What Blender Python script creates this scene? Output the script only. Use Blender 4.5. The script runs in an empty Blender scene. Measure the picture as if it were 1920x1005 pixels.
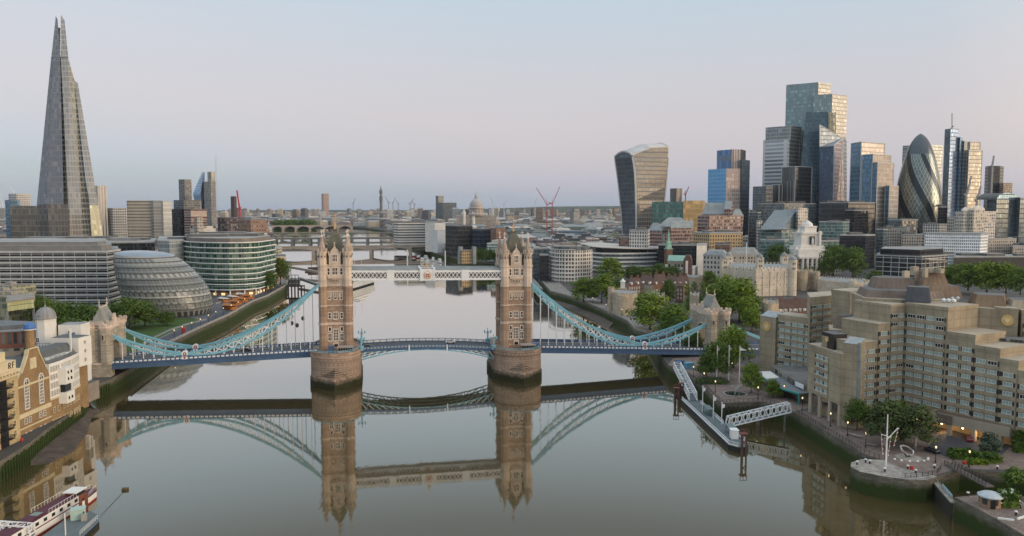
import bpy, bmesh, math, random
from math import sin, cos, pi, radians, sqrt, atan2, tan, floor, hypot
rnd = random.Random(7)
SC = bpy.context.scene
COL = SC.collection
# ------------------------------------------------------------------ camera
CH = 77.0; PITCH = radians(4.33); FPX = 1472.0
cd = bpy.data.cameras.new("camera"); cam = bpy.data.objects.new("camera", cd); COL.objects.link(cam)
cam.location = (0, 0, CH); cam.rotation_euler = (pi/2 - PITCH, 0, 0)
cd.sensor_width = 36.0; cd.lens = 36.0*FPX/1920.0; cd.clip_start = 1.0; cd.clip_end = 60000.0
SC.camera = cam
# ------------------------------------------------------------------ sky and sun
SUN_AZ = radians(112); SUN_EL = radians(7.0)           # azimuth clockwise from the view direction
w = bpy.data.worlds.new("World"); SC.world = w; w.use_nodes = True
nt = w.node_tree; N = nt.nodes; L = nt.links; N.clear()
def nn(tree, kind, **kw):
 n = tree.nodes.new(kind)
 for k, v in kw.items(): setattr(n, k, v)
 return n
wo = nn(nt, 'ShaderNodeOutputWorld')
sk = nn(nt, 'ShaderNodeTexSky', sky_type='NISHITA', sun_disc=False, sun_elevation=SUN_EL, sun_rotation=SUN_AZ, altitude=60)
b1 = nn(nt, 'ShaderNodeBackground'); b1.inputs[1].default_value = 0.05
L.new(sk.outputs[0], b1.inputs[0])
tc = nn(nt, 'ShaderNodeTexCoord'); sx = nn(nt, 'ShaderNodeSeparateXYZ'); L.new(tc.outputs['Generated'], sx.inputs[0])
mr = nn(nt, 'ShaderNodeMapRange'); mr.inputs[1].default_value = -0.02; mr.inputs[2].default_value = 1.0
az = nn(nt, 'ShaderNodeMath', operation='MINIMUM'); L.new(sx.outputs[0], az.inputs[0]); az.inputs[1].default_value = 0.05      # the earth shadow stands higher away from the sun
az2 = nn(nt, 'ShaderNodeMath', operation='MULTIPLY_ADD'); L.new(az.outputs[0], az2.inputs[0]); az2.inputs[1].default_value = 0.075; L.new(sx.outputs[2], az2.inputs[2])
L.new(az2.outputs[0], mr.inputs[0])
cr = nn(nt, 'ShaderNodeValToRGB'); L.new(mr.outputs[0], cr.inputs[0])
def srgb(r, g, b):
 f = lambda c: (c/255/12.92 if c/255 <= .04045 else ((c/255+.055)/1.055)**2.4)
 return (f(r), f(g), f(b), 1)
stops = [(0.0, (146,170,202)), (0.03, (154,174,205)), (0.055, (177,180,211)), (0.085, (194,186,206)), (0.12, (207,194,206)), (0.18, (210,204,213)),
         (0.29, (200,217,229)), (0.40, (196,213,224)), (1.0, (205,216,228))]
e = cr.color_ramp.elements
e[0].position = stops[0][0]; e[0].color = srgb(*stops[0][1]); e[1].position = 1.0; e[1].color = srgb(*stops[-1][1])
for p_, c_ in stops[1:-1]:
 q = e.new(p_); q.color = srgb(*c_)
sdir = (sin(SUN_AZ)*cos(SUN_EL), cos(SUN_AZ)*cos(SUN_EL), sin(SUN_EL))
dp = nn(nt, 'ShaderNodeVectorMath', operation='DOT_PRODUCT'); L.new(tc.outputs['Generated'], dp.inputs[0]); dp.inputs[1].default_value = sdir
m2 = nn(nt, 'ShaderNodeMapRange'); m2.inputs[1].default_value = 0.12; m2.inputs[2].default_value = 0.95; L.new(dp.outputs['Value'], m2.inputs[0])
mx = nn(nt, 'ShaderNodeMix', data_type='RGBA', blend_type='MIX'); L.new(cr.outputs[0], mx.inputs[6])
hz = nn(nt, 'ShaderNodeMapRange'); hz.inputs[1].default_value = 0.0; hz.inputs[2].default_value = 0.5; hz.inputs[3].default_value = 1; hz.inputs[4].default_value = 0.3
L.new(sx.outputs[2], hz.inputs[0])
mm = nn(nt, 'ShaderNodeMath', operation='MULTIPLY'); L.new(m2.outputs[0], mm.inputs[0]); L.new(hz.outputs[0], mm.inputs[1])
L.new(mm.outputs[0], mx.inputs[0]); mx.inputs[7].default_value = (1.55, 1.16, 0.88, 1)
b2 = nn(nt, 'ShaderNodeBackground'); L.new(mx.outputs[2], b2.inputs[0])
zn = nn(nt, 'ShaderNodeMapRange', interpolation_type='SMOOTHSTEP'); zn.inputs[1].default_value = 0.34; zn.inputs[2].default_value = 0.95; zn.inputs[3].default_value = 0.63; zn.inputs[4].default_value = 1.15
L.new(sx.outputs[2], zn.inputs[0]); L.new(zn.outputs[0], b2.inputs[1])       # unseen sky overhead brightened as added fill light
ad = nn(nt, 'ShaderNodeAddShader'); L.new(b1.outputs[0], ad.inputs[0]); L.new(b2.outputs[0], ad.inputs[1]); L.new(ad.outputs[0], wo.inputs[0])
sd = bpy.data.lights.new("sun", 'SUN'); so = bpy.data.objects.new("sun", sd); COL.objects.link(so)
sd.energy = 1.75; sd.angle = radians(45); sd.color = (1.0, 0.80, 0.60)
so.rotation_euler = (pi/2 - SUN_EL, 0, -SUN_AZ + pi)
SC.view_settings.view_transform = 'Standard'; SC.view_settings.look = 'None'
SC.view_settings.exposure = 0.32; SC.view_settings.gamma = 1.0; SC.view_settings.use_curve_mapping = False
SC.cycles.use_denoising = True
SC.cycles.max_bounces = 6; SC.cycles.volume_bounces = 0
# ------------------------------------------------------------------ measuring: a pixel of the photograph to a point of the place
SP, CP = sin(PITCH), cos(PITCH)
def ray(u, v):
 a = (u-960)/FPX; b = (502.5-v)/FPX
 return (a, CP + b*SP, -SP + b*CP)
def at(u, v, z=None, Y=None):
 d = ray(u, v)
 t = (z-CH)/d[2] if z is not None else Y/d[1]
 return (d[0]*t, d[1]*t, CH + d[2]*t)
def g(u, v, z=6.0):
 p = at(u, v, z=z); return (p[0], p[1])
# ------------------------------------------------------------------ mesh builder
ORG = {}; FOOT = []
class MB:
 def __init__(s): s.v = []; s.f = []; s.m = []; s.uv = []; s.k = {}
 def vert(s, p):
  k = (round(p[0], 3), round(p[1], 3), round(p[2], 3))
  i = s.k.get(k)
  if i is None: i = len(s.v); s.v.append(k); s.k[k] = i
  return i
 def face(s, pts, m=0, uv=None):
  idx = [s.vert(p) for p in pts]
  if len(set(idx)) < 3: return
  if len(set(idx)) < len(idx):
   keep = []; ku = []
   for j, i in enumerate(idx):
    if i not in keep: keep.append(i); ku.append(j)
   pts = [pts[j] for j in ku]; uv = [uv[j] for j in ku] if uv else None; idx = keep
  if uv is None:
   nx = ny = nz = 0.0
   for i in range(len(pts)):
    a, b = pts[i], pts[(i+1) % len(pts)]
    nx += (a[1]-b[1])*(a[2]+b[2]); ny += (a[2]-b[2])*(a[0]+b[0]); nz += (a[0]-b[0])*(a[1]+b[1])
   l = hypot(nx, ny)
   if l > 0.6*abs(nz) and l > 1e-9:
    tx, ty = -ny/l, nx/l
    uv = [((p[0]-pts[0][0])*tx + (p[1]-pts[0][1])*ty, p[2]) for p in pts]
   else: uv = [(p[0], p[1]) for p in pts]
  s.f.append(idx); s.m.append(m); s.uv.append(uv)
 def quad(s, a, b, c, d, m=0, uv=None): s.face([a, b, c, d], m, uv)
 def prism(s, poly, z0, z1, m=0, mt=None, bottom=True, top=True):
  # poly counter-clockwise seen from above
  ar = sum(poly[i][0]*poly[(i+1) % len(poly)][1]-poly[(i+1) % len(poly)][0]*poly[i][1] for i in range(len(poly)))
  if ar < 0: poly = poly[::-1]
  mt = m if mt is None else mt; n = len(poly)
  for i in range(n):
   a, b = poly[i], poly[(i+1) % n]; l = hypot(b[0]-a[0], b[1]-a[1])
   s.face([(a[0], a[1], z0), (b[0], b[1], z0), (b[0], b[1], z1), (a[0], a[1], z1)], m, [(0, z0), (l, z0), (l, z1), (0, z1)])
  if top: s.face([(p[0], p[1], z1) for p in poly], mt)
  if bottom: s.face([(p[0], p[1], z0) for p in poly[::-1]], mt)
  return s
 def loft(s, p0, z0, p1, z1, m=0, top=True, bottom=False, mt=None):
  mt = m if mt is None else mt; n = len(p0)
  for i in range(n):
   j = (i+1) % n; l = hypot(p0[j][0]-p0[i][0], p0[j][1]-p0[i][1]); l1 = hypot(p1[j][0]-p1[i][0], p1[j][1]-p1[i][1])
   s.face([(*p0[i], z0), (*p0[j], z0), (*p1[j], z1), (*p1[i], z1)], m, [(0, z0), (l, z0), ((l+l1)/2, z1), ((l-l1)/2, z1)])
  if top: s.face([(*p, z1) for p in p1], mt)
  if bottom: s.face([(*p, z0) for p in p0[::-1]], mt)
  return s
 def box(s, x0, y0, z0, x1, y1, z1, m=0):
  return s.prism([(x0, y0), (x1, y0), (x1, y1), (x0, y1)], z0, z1, m)
 def bar(s, a, b, w, h=None, m=0):
  h = w if h is None else h
  d = [b[i]-a[i] for i in range(3)]; l = sqrt(sum(x*x for x in d)) or 1e-6; d = [x/l for x in d]
  r = (d[1], -d[0], 0) if hypot(d[0], d[1]) > 0.02 else (1, 0, 0); rl = hypot(r[0], r[1]); r = (r[0]/rl, r[1]/rl, 0)
  u = (r[1]*d[2]-r[2]*d[1], r[2]*d[0]-r[0]*d[2], r[0]*d[1]-r[1]*d[0])
  def c(p, i, j): return tuple(p[k]+r[k]*i*w/2+u[k]*j*h/2 for k in range(3))
  q = [(-1, -1), (1, -1), (1, 1), (-1, 1)]
  A = [c(a, *t) for t in q]; B = [c(b, *t) for t in q]
  for i in range(4):
   j = (i+1) % 4; s.face([A[i], A[j], B[j], B[i]], m)
  s.face(A[::-1], m); s.face(B, m)
  return s
 def lathe(s, cx, cy, prof, n=12, m=0, a0=0.0, cap=True, ms=None):
  # prof: (radius, z) from bottom to top
  for k in range(len(prof)-1):
   (r0, z0), (r1, z1) = prof[k], prof[k+1]; mk = ms[k] if ms else m
   for i in range(n):
    t0 = a0+2*pi*i/n; t1 = a0+2*pi*(i+1)/n
    P = lambda r, t, z: (cx+r*cos(t), cy+r*sin(t), z)
    R = max(r0, r1)
    s.face([P(r0, t0, z0), P(r0, t1, z0), P(r1, t1, z1), P(r1, t0, z1)], mk, [(R*t0, z0), (R*t1, z0), (R*t1, z1), (R*t0, z1)])
  if cap and prof[-1][0] > 0: s.face([(cx+prof[-1][0]*cos(a0+2*pi*i/n), cy+prof[-1][0]*sin(a0+2*pi*i/n), prof[-1][1]) for i in range(n)], ms[-1] if ms else m)
  if cap and prof[0][0] > 0: s.face([(cx+prof[0][0]*cos(a0-2*pi*i/n), cy+prof[0][0]*sin(a0-2*pi*i/n), prof[0][1]) for i in range(n)], ms[0] if ms else m)
  return s
 def cyl(s, cx, cy, z0, z1, r, n=8, m=0): return s.lathe(cx, cy, [(r, z0), (r, z1)], n, m)
 def tube(s, pts, r, n=6, m=0):
  for a, b in zip(pts, pts[1:]): s.bar(a, b, r*2, r*2, m)
  return s
def opt(poly, d):
 """polygon (counter-clockwise) moved inwards by d"""
 n = len(poly)
 ar = sum(poly[i][0]*poly[(i+1) % n][1]-poly[(i+1) % n][0]*poly[i][1] for i in range(n))
 if ar < 0: poly = poly[::-1]
 out = []
 for i in range(n):
  a, b, c = poly[i-1], poly[i], poly[(i+1) % n]
  e1 = (b[0]-a[0], b[1]-a[1]); e2 = (c[0]-b[0], c[1]-b[1]); l1 = hypot(*e1) or 1; l2 = hypot(*e2) or 1
  n1 = (-e1[1]/l1, e1[0]/l1); n2 = (-e2[1]/l2, e2[0]/l2); k = 1+n1[0]*n2[0]+n1[1]*n2[1]; k = max(k, .3)
  out.append((b[0]+(n1[0]+n2[0])*d/k, b[1]+(n1[1]+n2[1])*d/k))
 return out
def rect(cx, cy, w, d, a=0.0):
 c, s = cos(a), sin(a)
 return [(cx+x*c-y*s, cy+x*s+y*c) for x, y in ((-w/2, -d/2), (w/2, -d/2), (w/2, d/2), (-w/2, d/2))]
def mesh(mb, mats, org=(0, 0, 0), smooth=False, name="mesh"):
 me = bpy.data.meshes.new(name)
 me.from_pydata([(p[0]-org[0], p[1]-org[1], p[2]-org[2]) for p in mb.v], [], mb.f)
 if not isinstance(mats, (list, tuple)): mats = [mats]
 for m in mats: me.materials.append(m)
 me.polygons.foreach_set('material_index', mb.m)
 ul = me.uv_layers.new(name="UVMap")
 flat = [c for u in mb.uv for p in u for c in p]
 ul.data.foreach_set('uv', flat)
 if smooth: me.polygons.foreach_set('use_smooth', [True]*len(mb.f))
 me.update()
 return me
def tag(o, label=None, cat=None, group=None, kind=None):
 if label: o['label'] = label
 if cat: o['category'] = cat
 if group: o['group'] = group
 if kind: o['kind'] = kind
 return o
def thing(name, label, cat, loc=(0, 0, 0), group=None):
 o = bpy.data.objects.new(name, None); COL.objects.link(o); o.location = loc; o.empty_display_size = 1
 ORG[o.name] = tuple(loc)
 return tag(o, label, cat, group)
def foot(mb):
 if mb.v and max(p[2] for p in mb.v) > 9: xs = [p[0] for p in mb.v]; ys = [p[1] for p in mb.v]; FOOT.append((min(xs), min(ys), max(xs), max(ys)))
def part(name, mb, mats, parent, smooth=False, label=None, kind=None):
 org = ORG[parent.name]; foot(mb)
 o = bpy.data.objects.new(name, mesh(mb, mats, org, smooth, name)); COL.objects.link(o); o.parent = parent
 ORG[o.name] = org
 return tag(o, label, None, None, kind)
def single(name, mb, mats, label, cat, loc=(0, 0, 0), group=None, smooth=False):
 o = bpy.data.objects.new(name, mesh(mb, mats, loc, smooth, name)); COL.objects.link(o); o.location = loc
 ORG[o.name] = tuple(loc)
 return tag(o, label, cat, group)
def struct(name, mb, mats, smooth=False, kind='structure'):
 o = bpy.data.objects.new(name, mesh(mb, mats, (0, 0, 0), smooth, name)); COL.objects.link(o)
 ORG[o.name] = (0, 0, 0)
 return tag(o, None, None, None, kind)
KIDS = {}
def dup(root, loc, rz=0.0, sc=1.0, label=None, group=None):
 """a copy of a thing with copies of its parts and their sub-parts"""
 if root.name not in KIDS: KIDS[root.name] = [(c, list(c.children)) for c in root.children]
 r = root.copy(); COL.objects.link(r); r.location = loc; r.rotation_euler = (0, 0, rz)
 r.scale = sc if isinstance(sc, tuple) else (sc, sc, sc)
 if label: r['label'] = label
 if group: r['group'] = group
 for c, sub in KIDS[root.name]:
  d = c.copy(); COL.objects.link(d); d.parent = r
  for x in sub:
   y = x.copy(); COL.objects.link(y); y.parent = d
 return r
# ------------------------------------------------------------------ materials
MATS = {}
def pb(name):
 m = bpy.data.materials.new(name); m.use_nodes = True
 return m, m.node_tree, m.node_tree.nodes['Principled BSDF']
def mat(name, col, rough=0.8, var=0.18, scale=0.15, metal=0.0, spec=0.3, emit=None, es=1.0, bump=0.0):
 """plain surface with two scales of blotchy variation, as weathered stone, paint, roofing and the like have"""
 if name in MATS: return MATS[name]
 m, t, p = pb(name); MATS[name] = m
 p.inputs['Roughness'].default_value = rough; p.inputs['Metallic'].default_value = metal
 p.inputs['Specular IOR Level'].default_value = spec
 if var > 0:
  c = nn(t, 'ShaderNodeTexCoord')
  n1 = nn(t, 'ShaderNodeTexNoise'); n1.inputs['Scale'].default_value = scale; n1.inputs['Detail'].default_value = 6; n1.inputs['Roughness'].default_value = 0.65
  t.links.new(c.outputs['Object'], n1.inputs['Vector'])
  r = nn(t, 'ShaderNodeMapRange'); r.inputs[1].default_value = 0.3; r.inputs[2].default_value = 0.7
  r.inputs[3].default_value = 1-var; r.inputs[4].default_value = 1+var; t.links.new(n1.outputs[0], r.inputs[0])
  x = nn(t, 'ShaderNodeVectorMath', operation='SCALE'); x.inputs[0].default_value = col; t.links.new(r.outputs[0], x.inputs['Scale'])
  t.links.new(x.outputs[0], p.inputs['Base Color'])
  if bump > 0:
   b = nn(t, 'ShaderNodeBump'); b.inputs['Strength'].default_value = bump; b.inputs['Distance'].default_value = 0.3
   t.links.new(n1.outputs[0], b.inputs['Height']); t.links.new(b.outputs[0], p.inputs['Normal'])
 else: p.inputs['Base Color'].default_value = (*col, 1)
 if emit:
  p.inputs['Emission Color'].default_value = (*emit, 1); p.inputs['Emission Strength'].default_value = es
 return m
def math2(t, op, a, b=None):
 n = nn(t, 'ShaderNodeMath', operation=op)
 for i, x in enumerate((a, b)):
  if x is None: continue
  if isinstance(x, (int, float)): n.inputs[i].default_value = x
  else: t.links.new(x, n.inputs[i])
 return n.outputs[0]
def facade(name, wall, glass, fh=3.6, bw=3.0, sill=0.3, head=0.1, jamb=0.2, blind=0.25, bcol=(0.35, 0.36, 0.34), grough=0.08, tilt=0.02,
           wrough=0.75, objcol=False, off=(0, 0), gmetal=0.0, wmetal=0.0, spec=0.5, dirt=0.15, lit=0.0):
 """wall with a grid of windows laid out in metres along each wall face; every pane takes its own tone and a hair of tilt"""
 if name in MATS: return MATS[name]
 m, t, p = pb(name); MATS[name] = m
 uv = nn(t, 'ShaderNodeUVMap'); s = nn(t, 'ShaderNodeSeparateXYZ'); t.links.new(uv.outputs[0], s.inputs[0])
 U = math2(t, 'DIVIDE', math2(t, 'ADD', s.outputs[0], off[0]), bw); V = math2(t, 'DIVIDE', math2(t, 'ADD', s.outputs[1], off[1]), fh)
 fu, fv = math2(t, 'FRACT', U), math2(t, 'FRACT', V)
 k = math2(t, 'MULTIPLY', math2(t, 'GREATER_THAN', fu, jamb/2), math2(t, 'LESS_THAN', fu, 1-jamb/2))
 k2 = math2(t, 'MULTIPLY', math2(t, 'GREATER_THAN', fv, sill), math2(t, 'LESS_THAN', fv, 1-head))
 geo = nn(t, 'ShaderNodeNewGeometry'); sn = nn(t, 'ShaderNodeSeparateXYZ'); t.links.new(geo.outputs['True Normal'], sn.inputs[0])
 up = math2(t, 'LESS_THAN', math2(t, 'ABSOLUTE', sn.outputs[2]), 0.8)
 k = math2(t, 'MULTIPLY', math2(t, 'MULTIPLY', k, k2), up)
 cb = nn(t, 'ShaderNodeCombineXYZ'); t.links.new(math2(t, 'FLOOR', U), cb.inputs[0]); t.links.new(math2(t, 'FLOOR', V), cb.inputs[1])
 oi = nn(t, 'ShaderNodeObjectInfo'); t.links.new(oi.outputs['Random'], cb.inputs[2])
 wn = nn(t, 'ShaderNodeTexWhiteNoise', noise_dimensions='3D'); t.links.new(cb.outputs[0], wn.inputs[0])
 # panes
 gm = nn(t, 'ShaderNodeMix', data_type='RGBA'); t.links.new(math2(t, 'MULTIPLY', math2(t, 'POWER', wn.outputs[0], 1/max(blind, .01)), 1.0), gm.inputs[0])
 gm.inputs[6].default_value = (*glass, 1); gm.inputs[7].default_value = (*bcol, 1)
 # wall
 no = nn(t, 'ShaderNodeTexNoise'); no.inputs['Scale'].default_value = 0.08; no.inputs['Detail'].default_value = 5
 tc = nn(t, 'ShaderNodeTexCoord'); t.links.new(tc.outputs['Object'], no.inputs['Vector'])
 rg = nn(t, 'ShaderNodeMapRange'); rg.inputs[1].default_value = .3; rg.inputs[2].default_value = .7; rg.inputs[3].default_value = 1-dirt; rg.inputs[4].default_value = 1+dirt
 t.links.new(no.outputs[0], rg.inputs[0])
 sc = nn(t, 'ShaderNodeVectorMath', operation='SCALE'); t.links.new(rg.outputs[0], sc.inputs['Scale'])
 if objcol: t.links.new(oi.outputs['Color'], sc.inputs[0])
 else: sc.inputs[0].default_value = wall
 mx = nn(t, 'ShaderNodeMix', data_type='RGBA'); t.links.new(k, mx.inputs[0]); t.links.new(sc.outputs[0], mx.inputs[6]); t.links.new(gm.outputs[2], mx.inputs[7])
 t.links.new(mx.outputs[2], p.inputs['Base Color'])
 rr = nn(t, 'ShaderNodeMix', data_type='FLOAT'); t.links.new(k, rr.inputs[0]); rr.inputs[2].default_value = wrough; rr.inputs[3].default_value = grough
 t.links.new(rr.outputs[0], p.inputs['Roughness'])
 mt = nn(t, 'ShaderNodeMix', data_type='FLOAT'); t.links.new(k, mt.inputs[0]); mt.inputs[2].default_value = wmetal; mt.inputs[3].default_value = gmetal
 t.links.new(mt.outputs[0], p.inputs['Metallic'])
 p.inputs['Specular IOR Level'].default_value = spec
 # tilt of each pane
 sb = nn(t, 'ShaderNodeVectorMath', operation='SUBTRACT'); t.links.new(wn.outputs['Color'], sb.inputs[0]); sb.inputs[1].default_value = (.5, .5, .5)
 s2 = nn(t, 'ShaderNodeVectorMath', operation='SCALE'); t.links.new(sb.outputs[0], s2.inputs[0]); t.links.new(math2(t, 'MULTIPLY', k, tilt*2), s2.inputs['Scale'])
 av = nn(t, 'ShaderNodeVectorMath', operation='ADD'); t.links.new(geo.outputs['Normal'], av.inputs[0]); t.links.new(s2.outputs[0], av.inputs[1])
 nv = nn(t, 'ShaderNodeVectorMath', operation='NORMALIZE'); t.links.new(av.outputs[0], nv.inputs[0]); t.links.new(nv.outputs[0], p.inputs['Normal'])
 if lit > 0:      # a share of the rooms has its lamps on
  li = math2(t, 'MULTIPLY', math2(t, 'LESS_THAN', math2(t, 'FRACT', math2(t, 'MULTIPLY', wn.outputs[0], 37.0)), lit), k)
  p.inputs['Emission Color'].default_value = (1, .72, .38, 1); t.links.new(math2(t, 'MULTIPLY', li, 0.9), p.inputs['Emission Strength'])
 return m
def masonry(name, col, mortar, bw=1.2, bh=0.5, var=0.22, rough=0.85, bump=0.3, algae=None, off=.5):
 """coursed stone or brick from the wall coordinates; algae = (bottom, top, colour) of the tide stain"""
 if name in MATS: return MATS[name]
 m, t, p = pb(name); MATS[name] = m
 p.inputs['Roughness'].default_value = rough; p.inputs['Specular IOR Level'].default_value = 0.25
 uv = nn(t, 'ShaderNodeUVMap'); bt = nn(t, 'ShaderNodeTexBrick'); t.links.new(uv.outputs[0], bt.inputs['Vector'])
 bt.offset = off; bt.inputs['Scale'].default_value = 1.0; bt.inputs['Brick Width'].default_value = bw; bt.inputs['Row Height'].default_value = bh
 bt.inputs['Mortar Size'].default_value = 0.05*bh/0.5; bt.inputs['Mortar Smooth'].default_value = 0.4
 bt.inputs['Color1'].default_value = (*[c*(1-var) for c in col], 1); bt.inputs['Color2'].default_value = (*[c*(1+var) for c in col], 1); bt.inputs['Mortar'].default_value = (*mortar, 1)
 tc = nn(t, 'ShaderNodeTexCoord'); no = nn(t, 'ShaderNodeTexNoise'); no.inputs['Scale'].default_value = 0.12; no.inputs['Detail'].default_value = 7; no.inputs['Roughness'].default_value = .7
 t.links.new(tc.outputs['Object'], no.inputs['Vector'])
 rg = nn(t, 'ShaderNodeMapRange'); rg.inputs[1].default_value = .3; rg.inputs[2].default_value = .7; rg.inputs[3].default_value = .72; rg.inputs[4].default_value = 1.22
 t.links.new(no.outputs[0], rg.inputs[0])
 sc = nn(t, 'ShaderNodeVectorMath', operation='SCALE'); t.links.new(bt.outputs[0], sc.inputs[0]); t.links.new(rg.outputs[0], sc.inputs['Scale'])
 out = sc.outputs[0]
 if algae:
  s = nn(t, 'ShaderNodeSeparateXYZ'); ge = nn(t, 'ShaderNodeNewGeometry'); t.links.new(ge.outputs['Position'], s.inputs[0])
  n2 = nn(t, 'ShaderNodeTexNoise'); n2.inputs['Scale'].default_value = 0.5; n2.inputs['Detail'].default_value = 6; t.links.new(tc.outputs['Object'], n2.inputs['Vector'])
  zz = math2(t, 'ADD', s.outputs[2], math2(t, 'MULTIPLY', math2(t, 'SUBTRACT', n2.outputs[0], 0.5), -2.6))
  r2 = nn(t, 'ShaderNodeMapRange'); r2.inputs[1].default_value = algae[0]; r2.inputs[2].default_value = algae[1]; r2.inputs[3].default_value = 1; r2.inputs[4].default_value = 0
  t.links.new(zz, r2.inputs[0])
  mx = nn(t, 'ShaderNodeMix', data_type='RGBA'); t.links.new(r2.outputs[0], mx.inputs[0]); t.links.new(out, mx.inputs[6]); mx.inputs[7].default_value = (*algae[2], 1)
  out = mx.outputs[2]
 t.links.new(out, p.inputs['Base Color'])
 b = nn(t, 'ShaderNodeBump'); b.inputs['Strength'].default_value = bump; b.inputs['Distance'].default_value = 0.08
 t.links.new(bt.outputs['Fac'], b.inputs['Height']); b.invert = True; t.links.new(b.outputs[0], p.inputs['Normal'])
 return m
# ================================================================== the river and its banks
def water_mat():
 m, t, p = pb("river_water")
 p.inputs['Base Color'].default_value = (0.068, 0.052, 0.021, 1); p.inputs['Roughness'].default_value = 0.03; p.inputs['IOR'].default_value = 1.33
 p.inputs['Specular IOR Level'].default_value = 0.5
 tc = nn(t, 'ShaderNodeTexCoord'); hs = []
 for sc, rot, k in (((0.35, 0.10, 1), 0.25, 0.30), ((0.05, 0.016, 1), -0.3, 0.6), ((1.3, 0.5, 1), 0.1, 0.10)):
  mp = nn(t, 'ShaderNodeMapping'); mp.inputs['Scale'].default_value = sc; mp.inputs['Rotation'].default_value = (0, 0, rot); t.links.new(tc.outputs['Object'], mp.inputs[0])
  n = nn(t, 'ShaderNodeTexNoise'); n.inputs['Scale'].default_value = 1; n.inputs['Detail'].default_value = 3; t.links.new(mp.outputs[0], n.inputs['Vector'])
  hs.append(math2(t, 'MULTIPLY', n.outputs[0], k))
 # calm and ruffled patches
 mp = nn(t, 'ShaderNodeMapping'); mp.inputs['Scale'].default_value = (0.012, 0.005, 1); t.links.new(tc.outputs['Object'], mp.inputs[0])
 n = nn(t, 'ShaderNodeTexNoise'); n.inputs['Detail'].default_value = 5; t.links.new(mp.outputs[0], n.inputs['Vector']); n.inputs['Scale'].default_value = 1
 r = nn(t, 'ShaderNodeMapRange'); r.inputs[1].default_value = .42; r.inputs[2].default_value = .68; r.inputs[3].default_value = .25; r.inputs[4].default_value = 1.3; t.links.new(n.outputs[0], r.inputs[0])
 b = nn(t, 'ShaderNodeBump'); b.inputs['Distance'].default_value = 0.10
 t.links.new(math2(t, 'MULTIPLY', r.outputs[0], 0.8), b.inputs['Strength'])
 t.links.new(math2(t, 'ADD', math2(t, 'ADD', hs[0], hs[1]), hs[2]), b.inputs['Height']); t.links.new(b.outputs[0], p.inputs['Normal'])
 # silty body under a mirror skin that strengthens towards grazing view
 gl = nn(t, 'ShaderNodeBsdfGlossy'); gl.inputs['Roughness'].default_value = 0.03; gl.inputs['Color'].default_value = (.97, .935, .875, 1); t.links.new(b.outputs[0], gl.inputs['Normal'])
 lw = nn(t, 'ShaderNodeLayerWeight'); lw.inputs[0].default_value = 0.5
 mr_ = nn(t, 'ShaderNodeMapRange'); mr_.inputs[1].default_value = 0.62; mr_.inputs[2].default_value = 0.93; mr_.inputs[3].default_value = 0.06; mr_.inputs[4].default_value = 0.86; t.links.new(lw.outputs['Facing'], mr_.inputs[0])
 ms_ = nn(t, 'ShaderNodeMixShader'); t.links.new(mr_.outputs[0], ms_.inputs[0]); t.links.new(p.outputs[0], ms_.inputs[1]); t.links.new(gl.outputs[0], ms_.inputs[2])
 t.links.new(ms_.outputs[0], t.nodes['Material Output'].inputs['Surface'])
 return m
mb = MB(); mb.face([(-9000, -900, 0), (9000, -900, 0), (9000, 9000, 0), (-9000, 9000, 0)]); struct('river_water', mb, water_mat())
Q = 6.0
NB = [g(*p) for p in ((2150, 1100), (1920, 1003), (1840, 957), (1790, 932), (1845, 926), (1990, 935), (1990, 890), (1850, 884), (1800, 880), (1757, 893), (1738, 900), (1700, 899),
      (1650, 892), (1612, 884), (1595, 875), (1596, 867), (1614, 861), (1656, 862), (1628, 854), (1611, 845), (1590, 832), (1566, 818), (1527, 795), (1489, 772), (1458, 759), (1430, 753), (1385, 754),
      (1354, 756), (1341, 746), (1321, 725), (1287, 701), (1253, 684), (1238, 665), (1212, 624), (1190, 618), (1177, 602), (1146, 587), (1111, 572), (1072, 557), (1032, 546),
      (1018, 530), (1002, 517), (960, 500), (935, 494), (895, 489), (860, 484), (830, 477), (800, 470), (775, 462), (757, 452), (745, 445), (735, 438), (722, 432), (690, 427), (640, 423.5))]
SB = [g(*p) for p in ((-700, 1210), (-300, 1020), (0, 865), (27, 848), (55, 830), (95, 799), (125, 778), (153, 757), (177, 722), (205, 712), (245, 690), (320, 642), (376, 615), (430, 591),
      (475, 565), (501, 556), (536, 536), (541, 520), (532, 505), (526, 490), (522, 478), (519, 468), (517, 458), (515, 448), (514, 440), (513, 432), (512, 427), (512, 423.5))]
M_LAND = mat('city_ground', (0.075, 0.072, 0.068), .9, .4, .02)
mb = MB(); far = 20000
mb.face([(*p, Q) for p in NB] + [(NB[-1][0]-20, 4200, Q), (0, far, Q), (far, far, Q), (far, -900, Q), (900, -900, Q)]); struct('north_bank_ground', mb, M_LAND)
mb = MB()
mb.face([(*p, Q) for p in SB] + [(NB[-1][0]-20, 4200, Q), (0, far, Q), (-far, far, Q), (-far, -900, Q), (-900, -900, Q)]); struct('south_bank_ground', mb, M_LAND)
M_QUAY = masonry('quay_stone', (0.15, 0.135, 0.105), (0.07, 0.065, 0.05), 1.8, .6, .25, .85, .4, algae=(3.0, 4.9, (0.030, 0.047, 0.008)))
M_COPE = mat('coping_stone', (0.30, 0.28, 0.24), .85, .3, .5)
def quay(name, pts, ztop=Q, thick=0.7, cope=True, mats=None):
 mb = MB(); L0 = 0
 for a, b in zip(pts, pts[1:]):
  l = hypot(b[0]-a[0], b[1]-a[1])
  mb.face([(*a, -2), (*b, -2), (*b, ztop), (*a, ztop)], 0, [(L0, -2), (L0+l, -2), (L0+l, ztop), (L0, ztop)]); L0 += l
 struct(name, mb, mats or M_QUAY)
 return mb
quay('north_quay_wall', NB); quay('south_quay_wall', SB[1:])
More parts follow.
